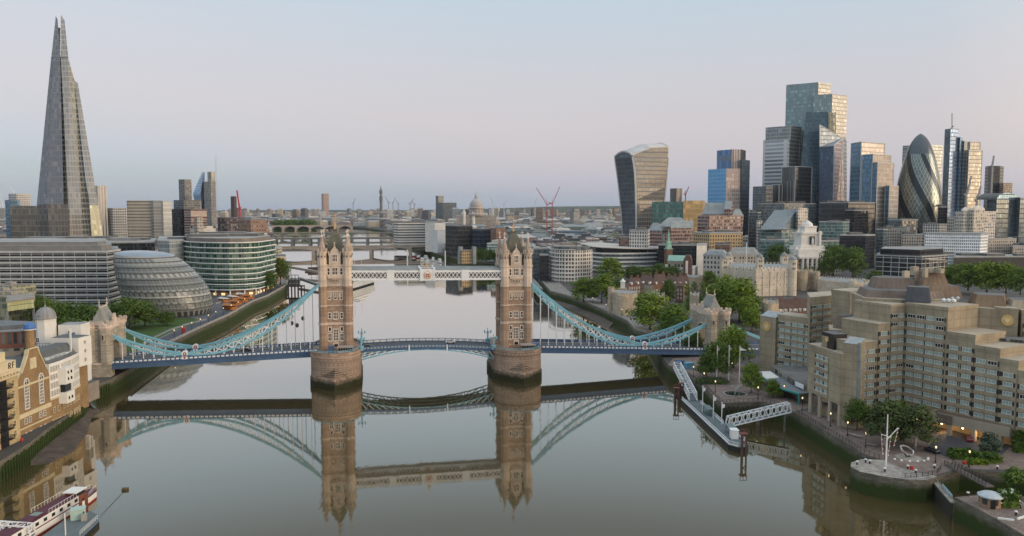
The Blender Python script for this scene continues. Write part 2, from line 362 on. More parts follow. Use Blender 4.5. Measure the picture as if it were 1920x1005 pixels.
def offset(pts, d):
 """polyline moved sideways by d (positive = to the right of its direction)"""
 out = []
 for i, p in enumerate(pts):
  a = pts[max(i-1, 0)]; b = pts[min(i+1, len(pts)-1)]; l = hypot(b[0]-a[0], b[1]-a[1]) or 1
  out.append((p[0]+(b[1]-a[1])/l*d, p[1]-(b[0]-a[0])/l*d))
 return out
def strip(name, pts, d0, d1, z, m, kind='structure'):
 A, B = offset(pts, d0), offset(pts, d1); mb = MB()
 for i in range(len(pts)-1): mb.face([(*A[i], z), (*B[i], z), (*B[i+1], z), (*A[i+1], z)])
 return struct(name, mb, m, kind=kind)
def kerb(name, pts, d0, d1, z0, z1, m):
 A, B = offset(pts, d0), offset(pts, d1); mb = MB()
 for i in range(len(pts)-1):
  for q in (((A[i], z1), (B[i], z1), (B[i+1], z1), (A[i+1], z1)), ((A[i], z0), (A[i], z1), (A[i+1], z1), (A[i+1], z0)), ((B[i], z0), (B[i+1], z0), (B[i+1], z1), (B[i], z1))):
   mb.face([(*p, z) for p, z in q])
 return struct(name, mb, m)
M_PAVE = masonry('paving', (0.25, 0.235, 0.215), (0.11, 0.10, 0.09), 1.6, .8, .16, .8, .1)
M_PAVER = masonry('brick_paving', (0.215, 0.165, 0.14), (0.12, 0.10, 0.085), 1.4, .7, .2, .85, .1)
M_ASPH = mat('asphalt', (0.060, 0.066, 0.078), .75, .2, .3)
M_GRASS = mat('lawn_grass', (0.045, 0.085, 0.016), .95, .35, .25, bump=.4)
M_WLINE = mat('road_paint', (0.62, 0.62, 0.58), .7, .15, 1)
M_MUD = mat('foreshore_mud', (0.085, 0.066, 0.050), .8, .45, .25, bump=.8)
# south promenade, its road, path and lawn
sp = SB[10:18]
strip('south_promenade', sp, 0.7, -17, Q+.004, M_PAVE)
strip('promenade_road', sp[1:-1], -3.2, -10.5, Q+.010, M_ASPH)
kerb('promenade_parapet', sp, 0.0, -0.55, Q-.4, Q+1.05, M_COPE)
def sheet(name, px, z, m, kind='structure'):
 mb = MB(); mb.face([(*g(*p, z), z) for p in px]); return struct(name, mb, m, kind=kind)
sheet('park_lawn', ((180, 660), (205, 625), (240, 610), (300, 599), (345, 596), (385, 600), (352, 611), (318, 624), (290, 638), (262, 655), (235, 672), (200, 690)), Q+.02, M_GRASS, 'stuff')
sheet('park_path', ((388, 600), (352, 609), (320, 620), (290, 634), (262, 652), (258, 650), (286, 632), (318, 617), (350, 606), (386, 597)), Q+.03, M_PAVE)
sheet('hall_forecourt', ((385, 600), (430, 578), (480, 552), (500, 540), (440, 540), (400, 560), (330, 590)), Q+.014, mat('dark_paving', (.10, .105, .115), .7, .2, .4))
# foreshore below the wharves
mb = MB(); pin = [(53, 845), (95, 818), (125, 797), (150, 776), (158, 764), (172, 756)]; pout = [(58, 874), (100, 868), (138, 848), (164, 815), (172, 785), (190, 770)]
I = [at(*p, z=1.6) for p in pin]; O = [at(*p, z=-.05) for p in pout]
for i in range(5): mb.face([I[i], O[i], O[i+1], I[i+1]])
struct('foreshore_mud', mb, M_MUD)
mb = MB(); pin = [(1030, 560), (1075, 572), (1120, 590), (1150, 605)]; pout = [(1026, 566), (1070, 580), (1115, 603), (1140, 618)]
I = [at(*p, z=1.0) for p in pin]; O = [at(*p, z=-.05) for p in pout]
for i in range(3): mb.face([I[i], O[i], O[i+1], I[i+1]])
struct('foreshore_shingle', mb, M_MUD)
# north promenade and the forecourt of the hotel
npm = NB[17:33]
strip('north_promenade', NB[17:24], 0, 14, Q+.004, M_PAVER)
sheet('pier_plaza', ((1489, 772), (1458, 759), (1430, 753), (1385, 754), (1354, 756), (1341, 746), (1321, 725), (1287, 701), (1253, 684), (1262, 672), (1330, 668), (1420, 690), (1500, 720), (1530, 760)), Q+.008, M_PAVER)
sheet('hotel_forecourt', ((1656, 862), (1620, 835), (1640, 820), (1720, 815), (1800, 800), (1960, 840), (1960, 880), (1850, 880), (1800, 877), (1745, 893), (1700, 885)), Q+.012, M_PAVER)
sheet('pier_head_paving', ((1757, 893), (1738, 900), (1700, 899), (1650, 892), (1612, 884), (1595, 875), (1596, 867), (1614, 861), (1656, 862), (1690, 878)), Q+.016, mat('old_cobbles', (.27, .25, .22), .9, .45, .6, bump=.6))
sheet('hotel_drive', ((1735, 845), (1760, 815), (1830, 800), (1900, 830), (1880, 852), (1800, 862)), Q+.018, M_ASPH)
strip('wharf_promenade', NB[33:41], 0, 16, Q+.006, M_PAVE)
kerb('wharf_parapet', NB[33:41], 0.0, 0.5, Q-.3, Q+1.0, M_COPE)
sheet('castle_green', ((1270, 574), (1275, 560), (1330, 557), (1420, 560), (1440, 572), (1330, 577)), Q+.03, M_GRASS, 'stuff')
strip('lock_side_path', NB[0:4], 0, 14, Q+.006, M_PAVER)
# far ridge
def hills():
 mb = MB(); r = random.Random(3)
 xs = list(range(-14000, 14001, 400)); rows = []
 for k, (Y, s) in enumerate(((7800, 0), (9300, 1), (11200, .55), (14000, 0))):
  row = []
  for x in xs:
   h = 34 + 62*math.exp(-((x-1200)/1700)**2) + 30*math.exp(-((x+2500)/1400)**2) + 22*math.exp(-((x-6500)/2600)**2) + 9*sin(x/900.+k) + r.uniform(-4, 4)
   row.append((x, Y, 5 + h*s if s else 5))
  rows.append(row)
 for a, b in zip(rows, rows[1:]):
  for i in range(len(xs)-1): mb.face([a[i], a[i+1], b[i+1], b[i]])
 struct('far_hills', mb, mat('wooded_hill', (.045, .060, .035), .95, .5, .004), smooth=True)
hills()
# ================================================================== the bridge
YAW = atan2(14, 81); AX = (cos(YAW), sin(YAW)); AN = (-sin(YAW), cos(YAW)); PS = (-79.7, 353.9); SPAN = 81.6
def W(s, t, z): return (PS[0]+AX[0]*s+AN[0]*t, PS[1]+AX[1]*s+AN[1]*t, z)
def WP(poly): return [W(s, t, 0)[:2] for s, t in poly]
def solve_s(u, t, z):
 lo, hi = -140, 220
 for _ in range(50):
  m_ = (lo+hi)/2; p = W(m_, t, z); d = p[1]*CP + (CH-p[2])*SP
  if 960+FPX*p[0]/d < u: lo = m_
  else: hi = m_
 return lo
M_ST = masonry('bridge_stone', (0.375, 0.26, 0.185), (0.25, 0.185, 0.14), 1.3, .55, .20, .85, .35)
M_STL = masonry('bridge_pale_stone', (0.60, 0.49, 0.395), (0.42, 0.35, 0.285), 1.4, .6, .12, .8, .25)
M_PIER = masonry('pier_granite', (0.37, 0.27, 0.20), (0.19, 0.145, 0.115), 2.2, .95, .26, .85, .5, algae=(2.2, 4.2, (0.030, 0.031, 0.012)))
M_SLATE = mat('roof_slate', (0.115, 0.110, 0.082), .7, .25, .5, bump=.3)
M_SPIRE = mat('spire_stone', (0.38, 0.30, 0.24), .8, .25, .5)
M_FRAME = mat('dressed_stone', (0.78, 0.69, 0.60), .8, .12, .6)
M_PANE = mat('dark_pane', (0.012, 0.013, 0.016), .12, .3, .3, spec=.6)
M_BLUE = mat('bridge_dark_blue', (0.066, 0.118, 0.205), .5, .15, .3)
M_TEAL = mat('bridge_light_blue', (0.19, 0.43, 0.52), .5, .16, .25)
M_WHITE = mat('bridge_white', (0.72, 0.74, 0.74), .55, .10, .4)
M_RED = mat('bridge_red', (0.32, 0.05, 0.04), .6, .1, 1)
M_GOLD = mat('gilding', (0.62, 0.40, 0.20), .45, .2, 1, metal=.2)
M_GREYR = mat('walkway_roof', (0.20, 0.22, 0.215), .55, .2, .4)
BR = thing('suspension_bridge', 'twin towered stone bridge with light blue chains and raised white walkways over the river', 'bridge', W(41, 0, 0))
def oct_(s, t, r, a=pi/8, n=8): return [W(s+r*cos(a+2*pi*i/n), t+r*sin(a+2*pi*i/n), 0)[:2] for i in range(n)]
def wquad(mb, face, s0, t0, a0, a1, z0, z1, out, m):
 """box on a wall: face 'f' (towards -t), 'l' (towards -s), 'r' (towards +s)"""
 if face == 'f': poly = [(s0+a0, t0-out), (s0+a1, t0-out), (s0+a1, t0+.3), (s0+a0, t0+.3)]
 elif face == 'r': poly = [(s0-.3, t0+a0), (s0+out, t0+a0), (s0+out, t0+a1), (s0-.3, t0+a1)]
 else: poly = [(s0-out, t0+a0), (s0+.3, t0+a0), (s0+.3, t0+a1), (s0-out, t0+a1)]
 mb.prism(WP(poly), z0, z1, m)
def gwindow(parent, face, s0, t0, a, z, w_, h, lights=2, tiers=1, arch=False):
 """stone-framed mullioned window"""
 mb = MB(); b = .28
 wquad(mb, face, s0, t0, a-w_/2, a+w_/2, z, z+h, .06, 1)
 wquad(mb, face, s0, t0, a-w_/2-b, a-w_/2, z-b, z+h+b, .22, 0); wquad(mb, face, s0, t0, a+w_/2, a+w_/2+b, z-b, z+h+b, .22, 0)
 wquad(mb, face, s0, t0, a-w_/2, a+w_/2, z-b*1.4, z, .30, 0); wquad(mb, face, s0, t0, a-w_/2, a+w_/2, z+h, z+h+b, .22, 0)
 for i in range(1, lights):
  x = a-w_/2+w_*i/lights; wquad(mb, face, s0, t0, x-.09, x+.09, z, z+h, .16, 0)
 for i in range(1, tiers):
  y = z+h*i/tiers; wquad(mb, face, s0, t0, a-w_/2, a+w_/2, y-.08, y+.08, .14, 0)
 part('window', mb, [M_FRAME, M_PANE], parent)
ZV = lambda v, Y=345: at(630, v, Y=Y)[2]
def tower(s0, dz, side):
 lev = [ZV(v) for v in (663, 613, 604, 578, 573, 541, 534, 500)]       # base .. parapet
 zb, z1, z1b, z2, z2b, z3, z3b, zp = [z+dz for z in lev]
 zb = 13.2+dz
 hs, ht = 5.5, 7.3
 mb = MB()
 body = WP([(s0-hs, -ht), (s0+hs, -ht), (s0+hs, ht), (s0-hs, ht)])
 mb.prism(body, zb-1, z3, 0); mb.prism(body, z3, zp, 1)
 for za, zc in ((z1, z1b), (z2, z2b), (z3, z3b)):
  mb.prism(WP([(s0-hs-.35, -ht-.35), (s0+hs+.35, -ht-.35), (s0+hs+.35, ht+.35), (s0-hs-.35, ht+.35)]), za, za+(zc-za)*.45, 1)
 # corbel table under the upper stage
 for i in range(11):
  a = -hs+1.6+i*(2*hs-3.2)/10; wquad(mb, 'f', s0, -ht, a-.25, a+.25, ZV(562)+dz, ZV(552)+dz, .5, 1)
 wquad(mb, 'f', s0, -ht, -hs+1.3, hs-1.3, ZV(552)+dz, ZV(549)+dz, .6, 1)
 # plinth and parapet with its merlons
 mb.prism(WP([(s0-hs-.5, -ht-.5), (s0+hs+.5, -ht-.5), (s0+hs+.5, ht+.5), (s0-hs-.5, ht+.5)]), zb-1, zb+1.6, 0)
 for i in range(6):
  for sg in (-1, 1):
   a = sg*(hs-.9-i*.45) if i < 3 else None
   if a is not None: wquad(mb, 'f', s0, -ht, a-.14, a+.14, zp, zp+1.1, .05, 1)
 wquad(mb, 'f', s0, -ht, -hs, hs, zp-.6, zp, .3, 1)
 for f, ss in (('l', -hs), ('r', hs)): wquad(mb, f, s0+ss, 0, -ht, ht, zp-.6, zp+.5, .3, 1)
 T = part('stone_tower', mb, [M_ST, M_STL], BR)
 for a in (-1, 1):
  for b in (-1, 1):
   q = MB(); cs, ct = s0+a*hs*.985, b*ht*.985
   def ring(z0, z1_, r0, r1, m): q.loft(oct_(cs, ct, r0), z0, oct_(cs, ct, r1), z1_, m, top=True, bottom=True)
   ring(zb-1, zb+2.0, 2.35, 2.15, 0); ring(zb+2.0, z3, 1.95, 1.95, 0); ring(z3, zp+2.6, 2.0, 2.0, 1)
   for za, zc in ((z1, z1b), (z2, z2b), (z3, z3b)): ring(za, za+(zc-za)*.5, 2.25, 2.25, 1)
   ring(zp-.7, zp+.2, 2.3, 2.3, 1)
   zt = ZV(478)+dz
   ring(zp+2.6, zt, 1.95, 1.95, 1); ring(zt, zt+.6, 2.4, 2.4, 1)
   for k in range(8):     # gablets of the turret and slit windows
    x, y = cs+2.0*cos(pi/4*k), ct+2.0*sin(pi/4*k); c0 = W(x, y, zt+.6)
    q.bar(c0, (c0[0], c0[1], zt+2.0), .5, .5, 1)
    x, y = cs+1.86*cos(pi/4*k), ct+1.86*sin(pi/4*k); c0 = W(x, y, zp+3.2); q.bar(c0, (c0[0], c0[1], zt-1.0), .35, .35, 2)
   part('turret', q, [M_ST, M_STL, M_PANE], T)
   q = MB(); za = ZV(447)+dz
   q.loft(oct_(cs, ct, 1.9), zt+.6, oct_(cs, ct, .28), za, 0, bottom=True)
   for fz in (.25, .5, .75):
    zz = zt+.6+(za-zt-.6)*fz; rr = 1.9+(.28-1.9)*fz+.10; q.loft(oct_(cs, ct, rr), zz, oct_(cs, ct, rr-.04), zz+.25, 0, bottom=True)
   c0 = W(cs, ct, za)
   q.bar(c0, (c0[0], c0[1], za+3.0), .26, .26, 1)
   q.bar(W(cs-.7, ct, za+2.1), W(cs+.7, ct, za+2.1), .26, .26, 1); q.bar(W(cs, ct-.7, za+2.1), W(cs, ct+.7, za+2.1), .26, .26, 1)
   q.loft(oct_(cs, ct, .5), za-.1, oct_(cs, ct, .5), za+.5, 1, bottom=True)
   part('pinnacle', q, [M_SPIRE, M_FRAME], T)
 # roof: steep, slightly concave
 q = MB(); prof = [(5.1, 6.9, zp+.1), (4.0, 5.6, zp+5.0), (3.0, 4.2, zp+9.5), (1.9, 2.7, zp+13.0), (.75, 1.1, ZV(435, 354)+dz)]
 for (a, b, z), (c, d, z_) in zip(prof, prof[1:]):
  q.loft(WP([(s0-a, -b), (s0+a, -b), (s0+a, b), (s0-a, b)]), z, WP([(s0-c, -d), (s0+c, -d), (s0+c, d), (s0-c, d)]), z_, 0)
 zt = prof[-1][2]
 q.prism(WP([(s0-1.0, -1.4), (s0+1.0, -1.4), (s0+1.0, 1.4), (s0-1.0, 1.4)]), zt, zt+.5, 0)
 q.bar(W(s0, 0, zt), W(s0, 0, zt+3.2), .9, .9, 1); q.bar(W(s0, 0, zt+3.2), W(s0, 0, zt+7.5), .34, .34, 1)
 q.bar(W(s0-.8, 0, zt+5.2), W(s0+.8, 0, zt+5.2), .3, .3, 1); q.bar(W(s0, -.8, zt+5.2), W(s0, .8, zt+5.2), .3, .3, 1)
 part('roof', q, [M_SLATE, M_GOLD], T)
 # stepped gable dormers
 for f in ('f', 'l', 'r'):
  q = MB(); zg = ZV(464)+dz
  if f == 'f': P = lambda a, o, z: W(s0+a, -ht-o, z); dep = 5.0
  elif f == 'r': P = lambda a, o, z: W(s0+hs+o, a, z); dep = 4.0
  else: P = lambda a, o, z: W(s0-hs-o, a, z); dep = 4.0
  hw = 2.5; zm = zp+(zg-zp)*.52
  out = [(-hw, zp-.4), (hw, zp-.4), (hw, zm), (hw*.82, zm+.5), (hw*.62, zm+2.0), (hw*.35, zg-1.4), (0, zg), (-hw*.35, zg-1.4), (-hw*.62, zm+2.0), (-hw*.82, zm+.5), (-hw, zm)]
  F = [P(a, .25, z) for a, z in out]; B = [P(a, -dep, z) for a, z in out]
  q.face(F if f != 'l' else F[::-1], 0); n_ = len(out)
  for i in range(n_):
   j = (i+1) % n_; q.face([F[i], F[j], B[j], B[i]], 0 if i in (1, n_-1) else 1)
  for a, z in ((-hw, zm), (hw, zm), (0, zg)):
   c0 = P(a, .1, z-.3); q.bar(c0, (c0[0], c0[1], z+1.5), .45, .45, 0)
  part('gable', q, [M_STL, M_SLATE], T)
 zz = lambda v: ZV(v)+dz
 F = ('f', s0, -ht)
 gwindow(T, 'f', s0, -ht-.25, 0, zz(494), 1.9, zz(481)-zz(494), 3, 2)
 gwindow(T, 'f', s0, -ht, 0, zz(519), 2.2, zz(506)-zz(519), 3, 2)
 for a in (-2.75, 2.75): gwindow(T, 'f', s0, -ht, a, zz(519), .9, zz(507)-zz(519), 1, 2)
 mb = MB()   # balcony
 wquad(mb, 'f', s0, -ht, -3.1, 3.1, zz(526), zz(521), .9, 0); wquad(mb, 'f', s0, -ht, -1.9, 1.9, zz(533), zz(526), .6, 0)
 for i in range(5): wquad(mb, 'f', s0, -ht-.6, -1.4+i*.7-.18, -1.4+i*.7+.18, zz(532), zz(528), .04, 1)
 part('balcony', mb, [M_STL, M_PANE], T)
 for a in (-2.6, 0, 2.6): gwindow(T, 'f', s0, -ht, a, zz(565), 1.0, zz(555)-zz(565), 1, 2)
 gwindow(T, 'f', s0, -ht, 0, zz(602), 1.9, zz(590)-zz(602), 3, 2)
 for a in (-2.6, 2.6): gwindow(T, 'f', s0, -ht, a, zz(601), 1.0, zz(591)-zz(601), 1, 2)
 for a in (-2.6, 2.6): gwindow(T, 'f', s0, -ht, a, zz(625), 1.0, zz(618)-zz(625), 1, 1); gwindow(T, 'f', s0, -ht, a, zz(643), 1.4, zz(630)-zz(643), 2, 2)
 gwindow(T, 'f', s0, -ht, 0, zz(643), 2.0, zz(622)-zz(643), 3, 4)
 gwindow(T, 'f', s0, -ht, -3.2, zz(661), .9, 1.6, 1, 1)
 for f, ss in (('l', -hs), ('r', hs)):
  for v0, v1 in ((519, 507), (565, 555), (602, 590)):
   for a in (-3, 0, 3): gwindow(T, f, s0+ss, 0, a, zz(v0), 1.2, zz(v1)-zz(v0), 2, 2)
  mb = MB()
  zr = zb+.3
  arc = [(-4.6, zr), (4.6, zr), (4.6, zr+6.2)] + [(4.6*cos(t), zr+6.2+4.4*sin(t)) for t in (.4, .8, 1.2)] + [(0, zr+11)] + [(-4.6*cos(t), zr+6.2+4.4*sin(t)) for t in (1.2, .8, .4)] + [(-4.6, zr+6.2)]
  sg = 1 if f == 'r' else -1
  pts = [W(s0+ss+sg*.06, a, z) for a, z in arc]; mb.face(pts, 1)
  for p, q_ in zip(pts[1:], pts[2:]): mb.bar(p, q_, .7, .7, 0)
  part('portal', mb, [M_FRAME, M_PANE], T)
 mb = MB(); wquad(mb, 'f', s0, -ht, -.9, .9, zb, zb+2.6, .05, 1); wquad(mb, 'f', s0, -ht, -1.2, -.9, zb, zb+3, .3, 0); wquad(mb, 'f', s0, -ht, .9, 1.2, zb, zb+3, .3, 0); wquad(mb, 'f', s0, -ht, -1.2, 1.2, zb+3, zb+3.4, .3, 0)
 part('door', mb, [M_FRAME, M_PANE], T)
 return T
def pier(s0, dz):
 mb = MB(); R = 10.75; c = 10.5; zt = 13.0+dz; n = 18
 ring = lambda r: [(s0+r*cos(pi+pi*i/n), -c+r*sin(pi+pi*i/n)) for i in range(n+1)] + [(s0+r*cos(pi*i/n), c+r*sin(pi*i/n)) for i in range(n+1)]
 mb.loft(WP(ring(R+.5)), -3, WP(ring(R+.5)), 3.2, 0, top=True); mb.loft(WP(ring(R+.1)), 3.2, WP(ring(R)), zt, 0, top=True)
 mb.loft(WP(ring(R+.35)), zt-1.0, WP(ring(R+.35)), zt-.3, 0, bottom=True)
 for sg in (-1, 1):      # cutwaters with stepped stone tops
  base = [(s0-R*.86, sg*(c+R*.55)), (s0-4.0, sg*(c+R*1.22)), (s0, sg*27.2), (s0+4.0, sg*(c+R*1.22)), (s0+R*.86, sg*(c+R*.55)), (s0+4, sg*c), (s0-4, sg*c)]
  if sg > 0: base = base[::-1]
  mb.loft(WP(base), -3, WP(base), 4.6, 0, top=False)
  prev = base; pz = 4.6; ap = (s0, sg*(c+R*.80))
  for k in range(1, 9):
   f = k/8; nb = [(ap[0]+(x-ap[0])*(1-f)*.98+.01, ap[1]+(y-ap[1])*(1-f)) if abs(y-sg*c) > 1 else (ap[0]+(x-ap[0])*(1-f), y) for x, y in base]
   mb.loft(WP(prev), pz, WP(nb), pz, 0, top=False); mb.loft(WP(nb), pz, WP(nb), pz+.68, 0, top=True); prev = nb; pz += .68
 P = part('pier', mb, M_PIER, BR)
 q = MB(); o, i_ = ring(R+.05), ring(R-.5); m_ = len(o)
 for k in range(m_-1):
  if k == n: continue
  q.face([(*W(*o[k], 0)[:2], zt), (*W(*o[k+1], 0)[:2], zt), (*W(*o[k+1], 0)[:2], zt+1.2), (*W(*o[k], 0)[:2], zt+1.2)], 0, [(k, 0), (k+1, 0), (k+1, 1), (k, 1)])
  q.face([W(*i_[k+1], zt), W(*i_[k], zt), W(*i_[k], zt+1.2), W(*i_[k+1], zt+1.2)], 0); q.face([W(*o[k], zt+1.2), W(*o[k+1], zt+1.2), W(*i_[k+1], zt+1.2), W(*i_[k], zt+1.2)], 0)
 part('parapet', q, M_PIER, P)
 q = MB()       # blue railing along the promenade of the pier
 for k in range(2, n-1):
  p = ring(R-.8)[k]; p2 = ring(R-.8)[k+1]; q.bar(W(*p, zt), W(*p, zt+2.1), .14, m=0); q.bar(W(*p, zt+2.0), W(*p2, zt+2.0), .14, m=0); q.bar(W(*p, zt+1.5), W(*p2, zt+1.5), .10, m=0)
 part('railing', q, M_TEAL, P)
 q = MB()       # watchman's cabin with its flat roof
 sc = s0+4.4; q.prism(WP([(sc-3.2, -15.5), (sc+3.0, -15.5), (sc+3.0, -11.2), (sc-3.2, -11.2)]), zt+.02, zt+1.1, 0)
 q.prism(WP([(sc-3.1, -15.4), (sc+2.9, -15.4), (sc+2.9, -11.3), (sc-3.1, -11.3)]), zt+1.1, zt+2.5, 1); q.prism(WP([(sc-3.6, -15.9), (sc+3.4, -15.9), (sc+3.4, -10.9), (sc-3.6, -10.9)]), zt+2.5, zt+2.9, 0)
 for k in range(7): a = sc-3.15+k*1.02; q.bar(W(a, -15.45, zt+1.1), W(a, -15.45, zt+2.5), .16, m=0)
 part('cabin', q, [mat('cabin_stone', (.33, .29, .26), .7, .15, .6), M_PANE], P)
 q = MB(); sc = s0-1.8 if s0 < 40 else s0+8.1     # blue hut
 q.prism(WP([(sc-1.2, -14), (sc+1.2, -14), (sc+1.2, -11.6), (sc-1.2, -11.6)]), zt+.02, zt+2.8, 0); q.prism(WP([(sc-1.4, -14.2), (sc+1.4, -14.2), (sc+1.4, -11.4), (sc-1.4, -11.4)]), zt+2.8, zt+3.1, 0)
 part('blue_hut', q, M_BLUE, P)
 for ss in ((1,) if s0 < 40 else (-1,)):
  for t in (-9.6, 9.6):   # ornate blue lamp standards beside the opening span
   q = MB(); c0 = s0+ss*(R+.2); b = W(c0, t, 0)
   for z0, z1, r in ((zt, zt+1.6, 1.0), (zt+1.6, zt+2.0, 1.25), (zt+2.0, zt+5.4, .35), (zt+5.4, zt+5.7, .6)): q.cyl(b[0], b[1], z0, z1, r, 8, 0)
   q.bar(W(c0-1.5, t, zt+4.8), W(c0+1.5, t, zt+4.8), .22, m=0); q.bar(W(c0, t, zt+5.7), W(c0, t, zt+7.3), .3, m=0)
   for a in (-1.5, 1.5): q.lathe(*W(c0+a, t, 0)[:2], [(.1, zt+4.8), (.35, zt+5.2), (.28, zt+5.9), (.05, zt+6.2)], 6, 0)
   part('lamp_standard', q, M_TEAL, P)
ROAD = mat('bridge_roadway', (0.075, 0.080, 0.090), .75, .2, .3)
def deck(sa, za, sb, zb_, nm):
 """roadway between two points with blue girders, panelled parapets and footways"""
 hw = 9.2; mb = MB()
 def slab(t0, t1, d0, d1, m):
  P = [W(sa, t0, za+d0), W(sb, t0, zb_+d0), W(sb, t1, zb_+d0), W(sa, t1, za+d0)]; R = [W(sa, t0, za+d1), W(sb, t0, zb_+d1), W(sb, t1, zb_+d1), W(sa, t1, za+d1)]
  mb.face(R, m); mb.face(P[::-1], m)
  for i in range(4): j = (i+1) % 4; mb.face([P[i], P[j], R[j], R[i]], m)
 slab(-hw+.3, hw-.3, -.9, 0, 0); slab(-hw+.35, -5.6, 0.004, .16, 1); slab(5.6, hw-.35, 0.004, .16, 1)
 D = part('deck', mb, [ROAD, mat('footway', (.16, .165, .17), .8, .15, .5)], BR)
 q = MB()
 dash = abs(sb-sa)/6
 for i in range(int(abs(sb-sa)/6)):
  f0, f1 = (i+.2)*6/abs(sb-sa), (i+.65)*6/abs(sb-sa)
  q.face([W(sa+(sb-sa)*f, t, za+(zb_-za)*f+.012) for f, t in ((f0, -.09), (f1, -.09), (f1, .09), (f0, .09))])
 part('lane_marking', q, M_WLINE, D, kind='stuff')
 for t in (-hw, hw):
  q = MB(); n = max(2, int(abs(sb-sa)/1.83))
  def beam(f0, f1, d0, d1, th, m, o=0):
   A = lambda f, d, tt: W(sa+(sb-sa)*f, tt, za+(zb_-za)*f+d)
   o_ = t-(th/2+o) if t < 0 else t+(th/2+o); i_ = t+(th/2) if t < 0 else t-th/2
   q.face([A(f0, d0, o_), A(f1, d0, o_), A(f1, d1, o_), A(f0, d1, o_)], m); q.face([A(f1, d0, i_), A(f0, d0, i_), A(f0, d1, i_), A(f1, d1, i_)], m)
   q.face([A(f0, d1, o_), A(f1, d1, o_), A(f1, d1, i_), A(f0, d1, i_)], m); q.face([A(f0, d0, i_), A(f1, d0, i_), A(f1, d0, o_), A(f0, d0, o_)], m)
  beam(0, 1, -2.1, -.25, .55, 0); beam(0, 1, -2.15, -1.9, 1.0, 0); beam(0, 1, -.25, -.1, 1.0, 0)
  beam(0, 1, -.1, 1.30, .22, 0); beam(0, 1, 1.30, 1.50, .5, 0)
  for k in range(n):
   beam((k+.16)/n, (k+.84)/n, .45, 1.12, .22, 1, .06)
   if k % 3 == 0: beam((k-.03)/n if k else 0, (k+.03)/n, -1.9, 1.3, .4, 0, .1)
  part('parapet', q, [M_BLUE, M_WHITE], D)
 return D
def chord(mb, pts, w_, h, m):
 for a, b in zip(pts, pts[1:]): mb.bar(a, b, w_, h, m)
def chain(t, stow, ztow, spin, zpin, sab, zab, zdeck, i):
 mb = MB(); wb = MB()
 def seg(s0, z0, s1, z1, sagT, sagB, n):
  top = []; bot = []
  for k in range(n+1):
   f = k/n; s = s0+(s1-s0)*f; z = z0+(z1-z0)*f; h = 4*f*(1-f)
   top.append(W(s, t, z-sagT*h)); bot.append(W(s, t, z-sagB*h-(.0 if 0 < k < n else 0)))
  for d in (-.32, .32):
   off = [AN[0]*d, AN[1]*d]
   chord(mb, [(p[0]+off[0], p[1]+off[1], p[2]) for p in top], .34, .95, 0); chord(mb, [(p[0]+off[0], p[1]+off[1], p[2]) for p in bot], .34, .8, 0)
  chord(mb, [(p[0], p[1], p[2]-.36) for p in top], .5, .14, 0)
  for k in range(n):
   if top[k+1][2]-bot[k+1][2] < .5 and top[k][2]-bot[k][2] < .5: continue
   wb.bar(top[k], bot[k+1], .34, .34, 1); wb.bar(bot[k], top[k+1], .34, .34, 1)
   if k: wb.bar(top[k], bot[k], .34, .34, 1)
  return top, bot
 t1, b1_ = seg(stow, ztow, spin, zpin, 5.2, 9.2, 14); t2, b2_ = seg(spin, zpin, sab, zab, 1.2, 3.2, 7)
 C = part('chain', mb, M_TEAL, BR)
 part('bracing', wb, [M_TEAL, M_WHITE], C)
 q = MB(); pn = W(spin, t, zpin); sg = -1 if t < 0 else 1
 for r, d, m in ((1.35, .55, 1), (.75, .62, 2), (.3, .68, 1)):
  ring = [tuple(pn[k]+(AX[k] if k < 2 else 0)*r*cos(a)+(r*sin(a) if k == 2 else 0) for k in range(3)) for a in [2*pi*j/16 for j in range(16)]]
  A = [(p[0]-AN[0]*d, p[1]-AN[1]*d, p[2]) for p in ring]; B = [(p[0]+AN[0]*d, p[1]+AN[1]*d, p[2]) for p in ring]
  q.face(A, m); q.face(B[::-1], m)
  for j in range(16): q.face([A[j], B[j], B[(j+1) % 16], A[(j+1) % 16]], m)
 zd = zdeck(spin); q.bar(W(spin, t, zd-.2), W(spin, t, zpin-1.2), .8, .8, 0); part('pin_joint', q, [M_TEAL, M_WHITE, M_RED], C)
 q = MB(); q.prism(WP([(spin-1.5, t-.75), (spin+1.5, t-.75), (spin+1.5, t+.75), (spin-1.5, t+.75)]), zd-.1, zd+1.9, 0); q.prism(WP([(spin-1.1, t-.80), (spin+1.1, t-.80), (spin+1.1, t+.80), (spin-1.1, t+.80)]), zd+.25, zd+1.65, 1)
 q.prism(WP([(spin-.35, t-.84), (spin+.35, t-.84), (spin+.35, t+.84), (spin-.35, t+.84)]), zd+.5, zd+1.4, 2); part('shield_panel', q, [M_BLUE, M_WHITE, M_RED], C)
 for P in (b1_[1:-1], b2_[1:-1]):
  for p in P:
   s = (p[0]-PS[0])*AX[0]+(p[1]-PS[1])*AX[1]; z0 = zdeck(s)+.1
   if p[2]-z0 < .3: continue
   q = MB(); q.bar((p[0], p[1], z0), p, .30, .30, 0)
   if p[2]-z0 > 1: q.bar((p[0], p[1], p[2]-1.4), (p[0], p[1], p[2]-.2), .6, .5, 0)
   part('hanger', q, M_WHITE, C)
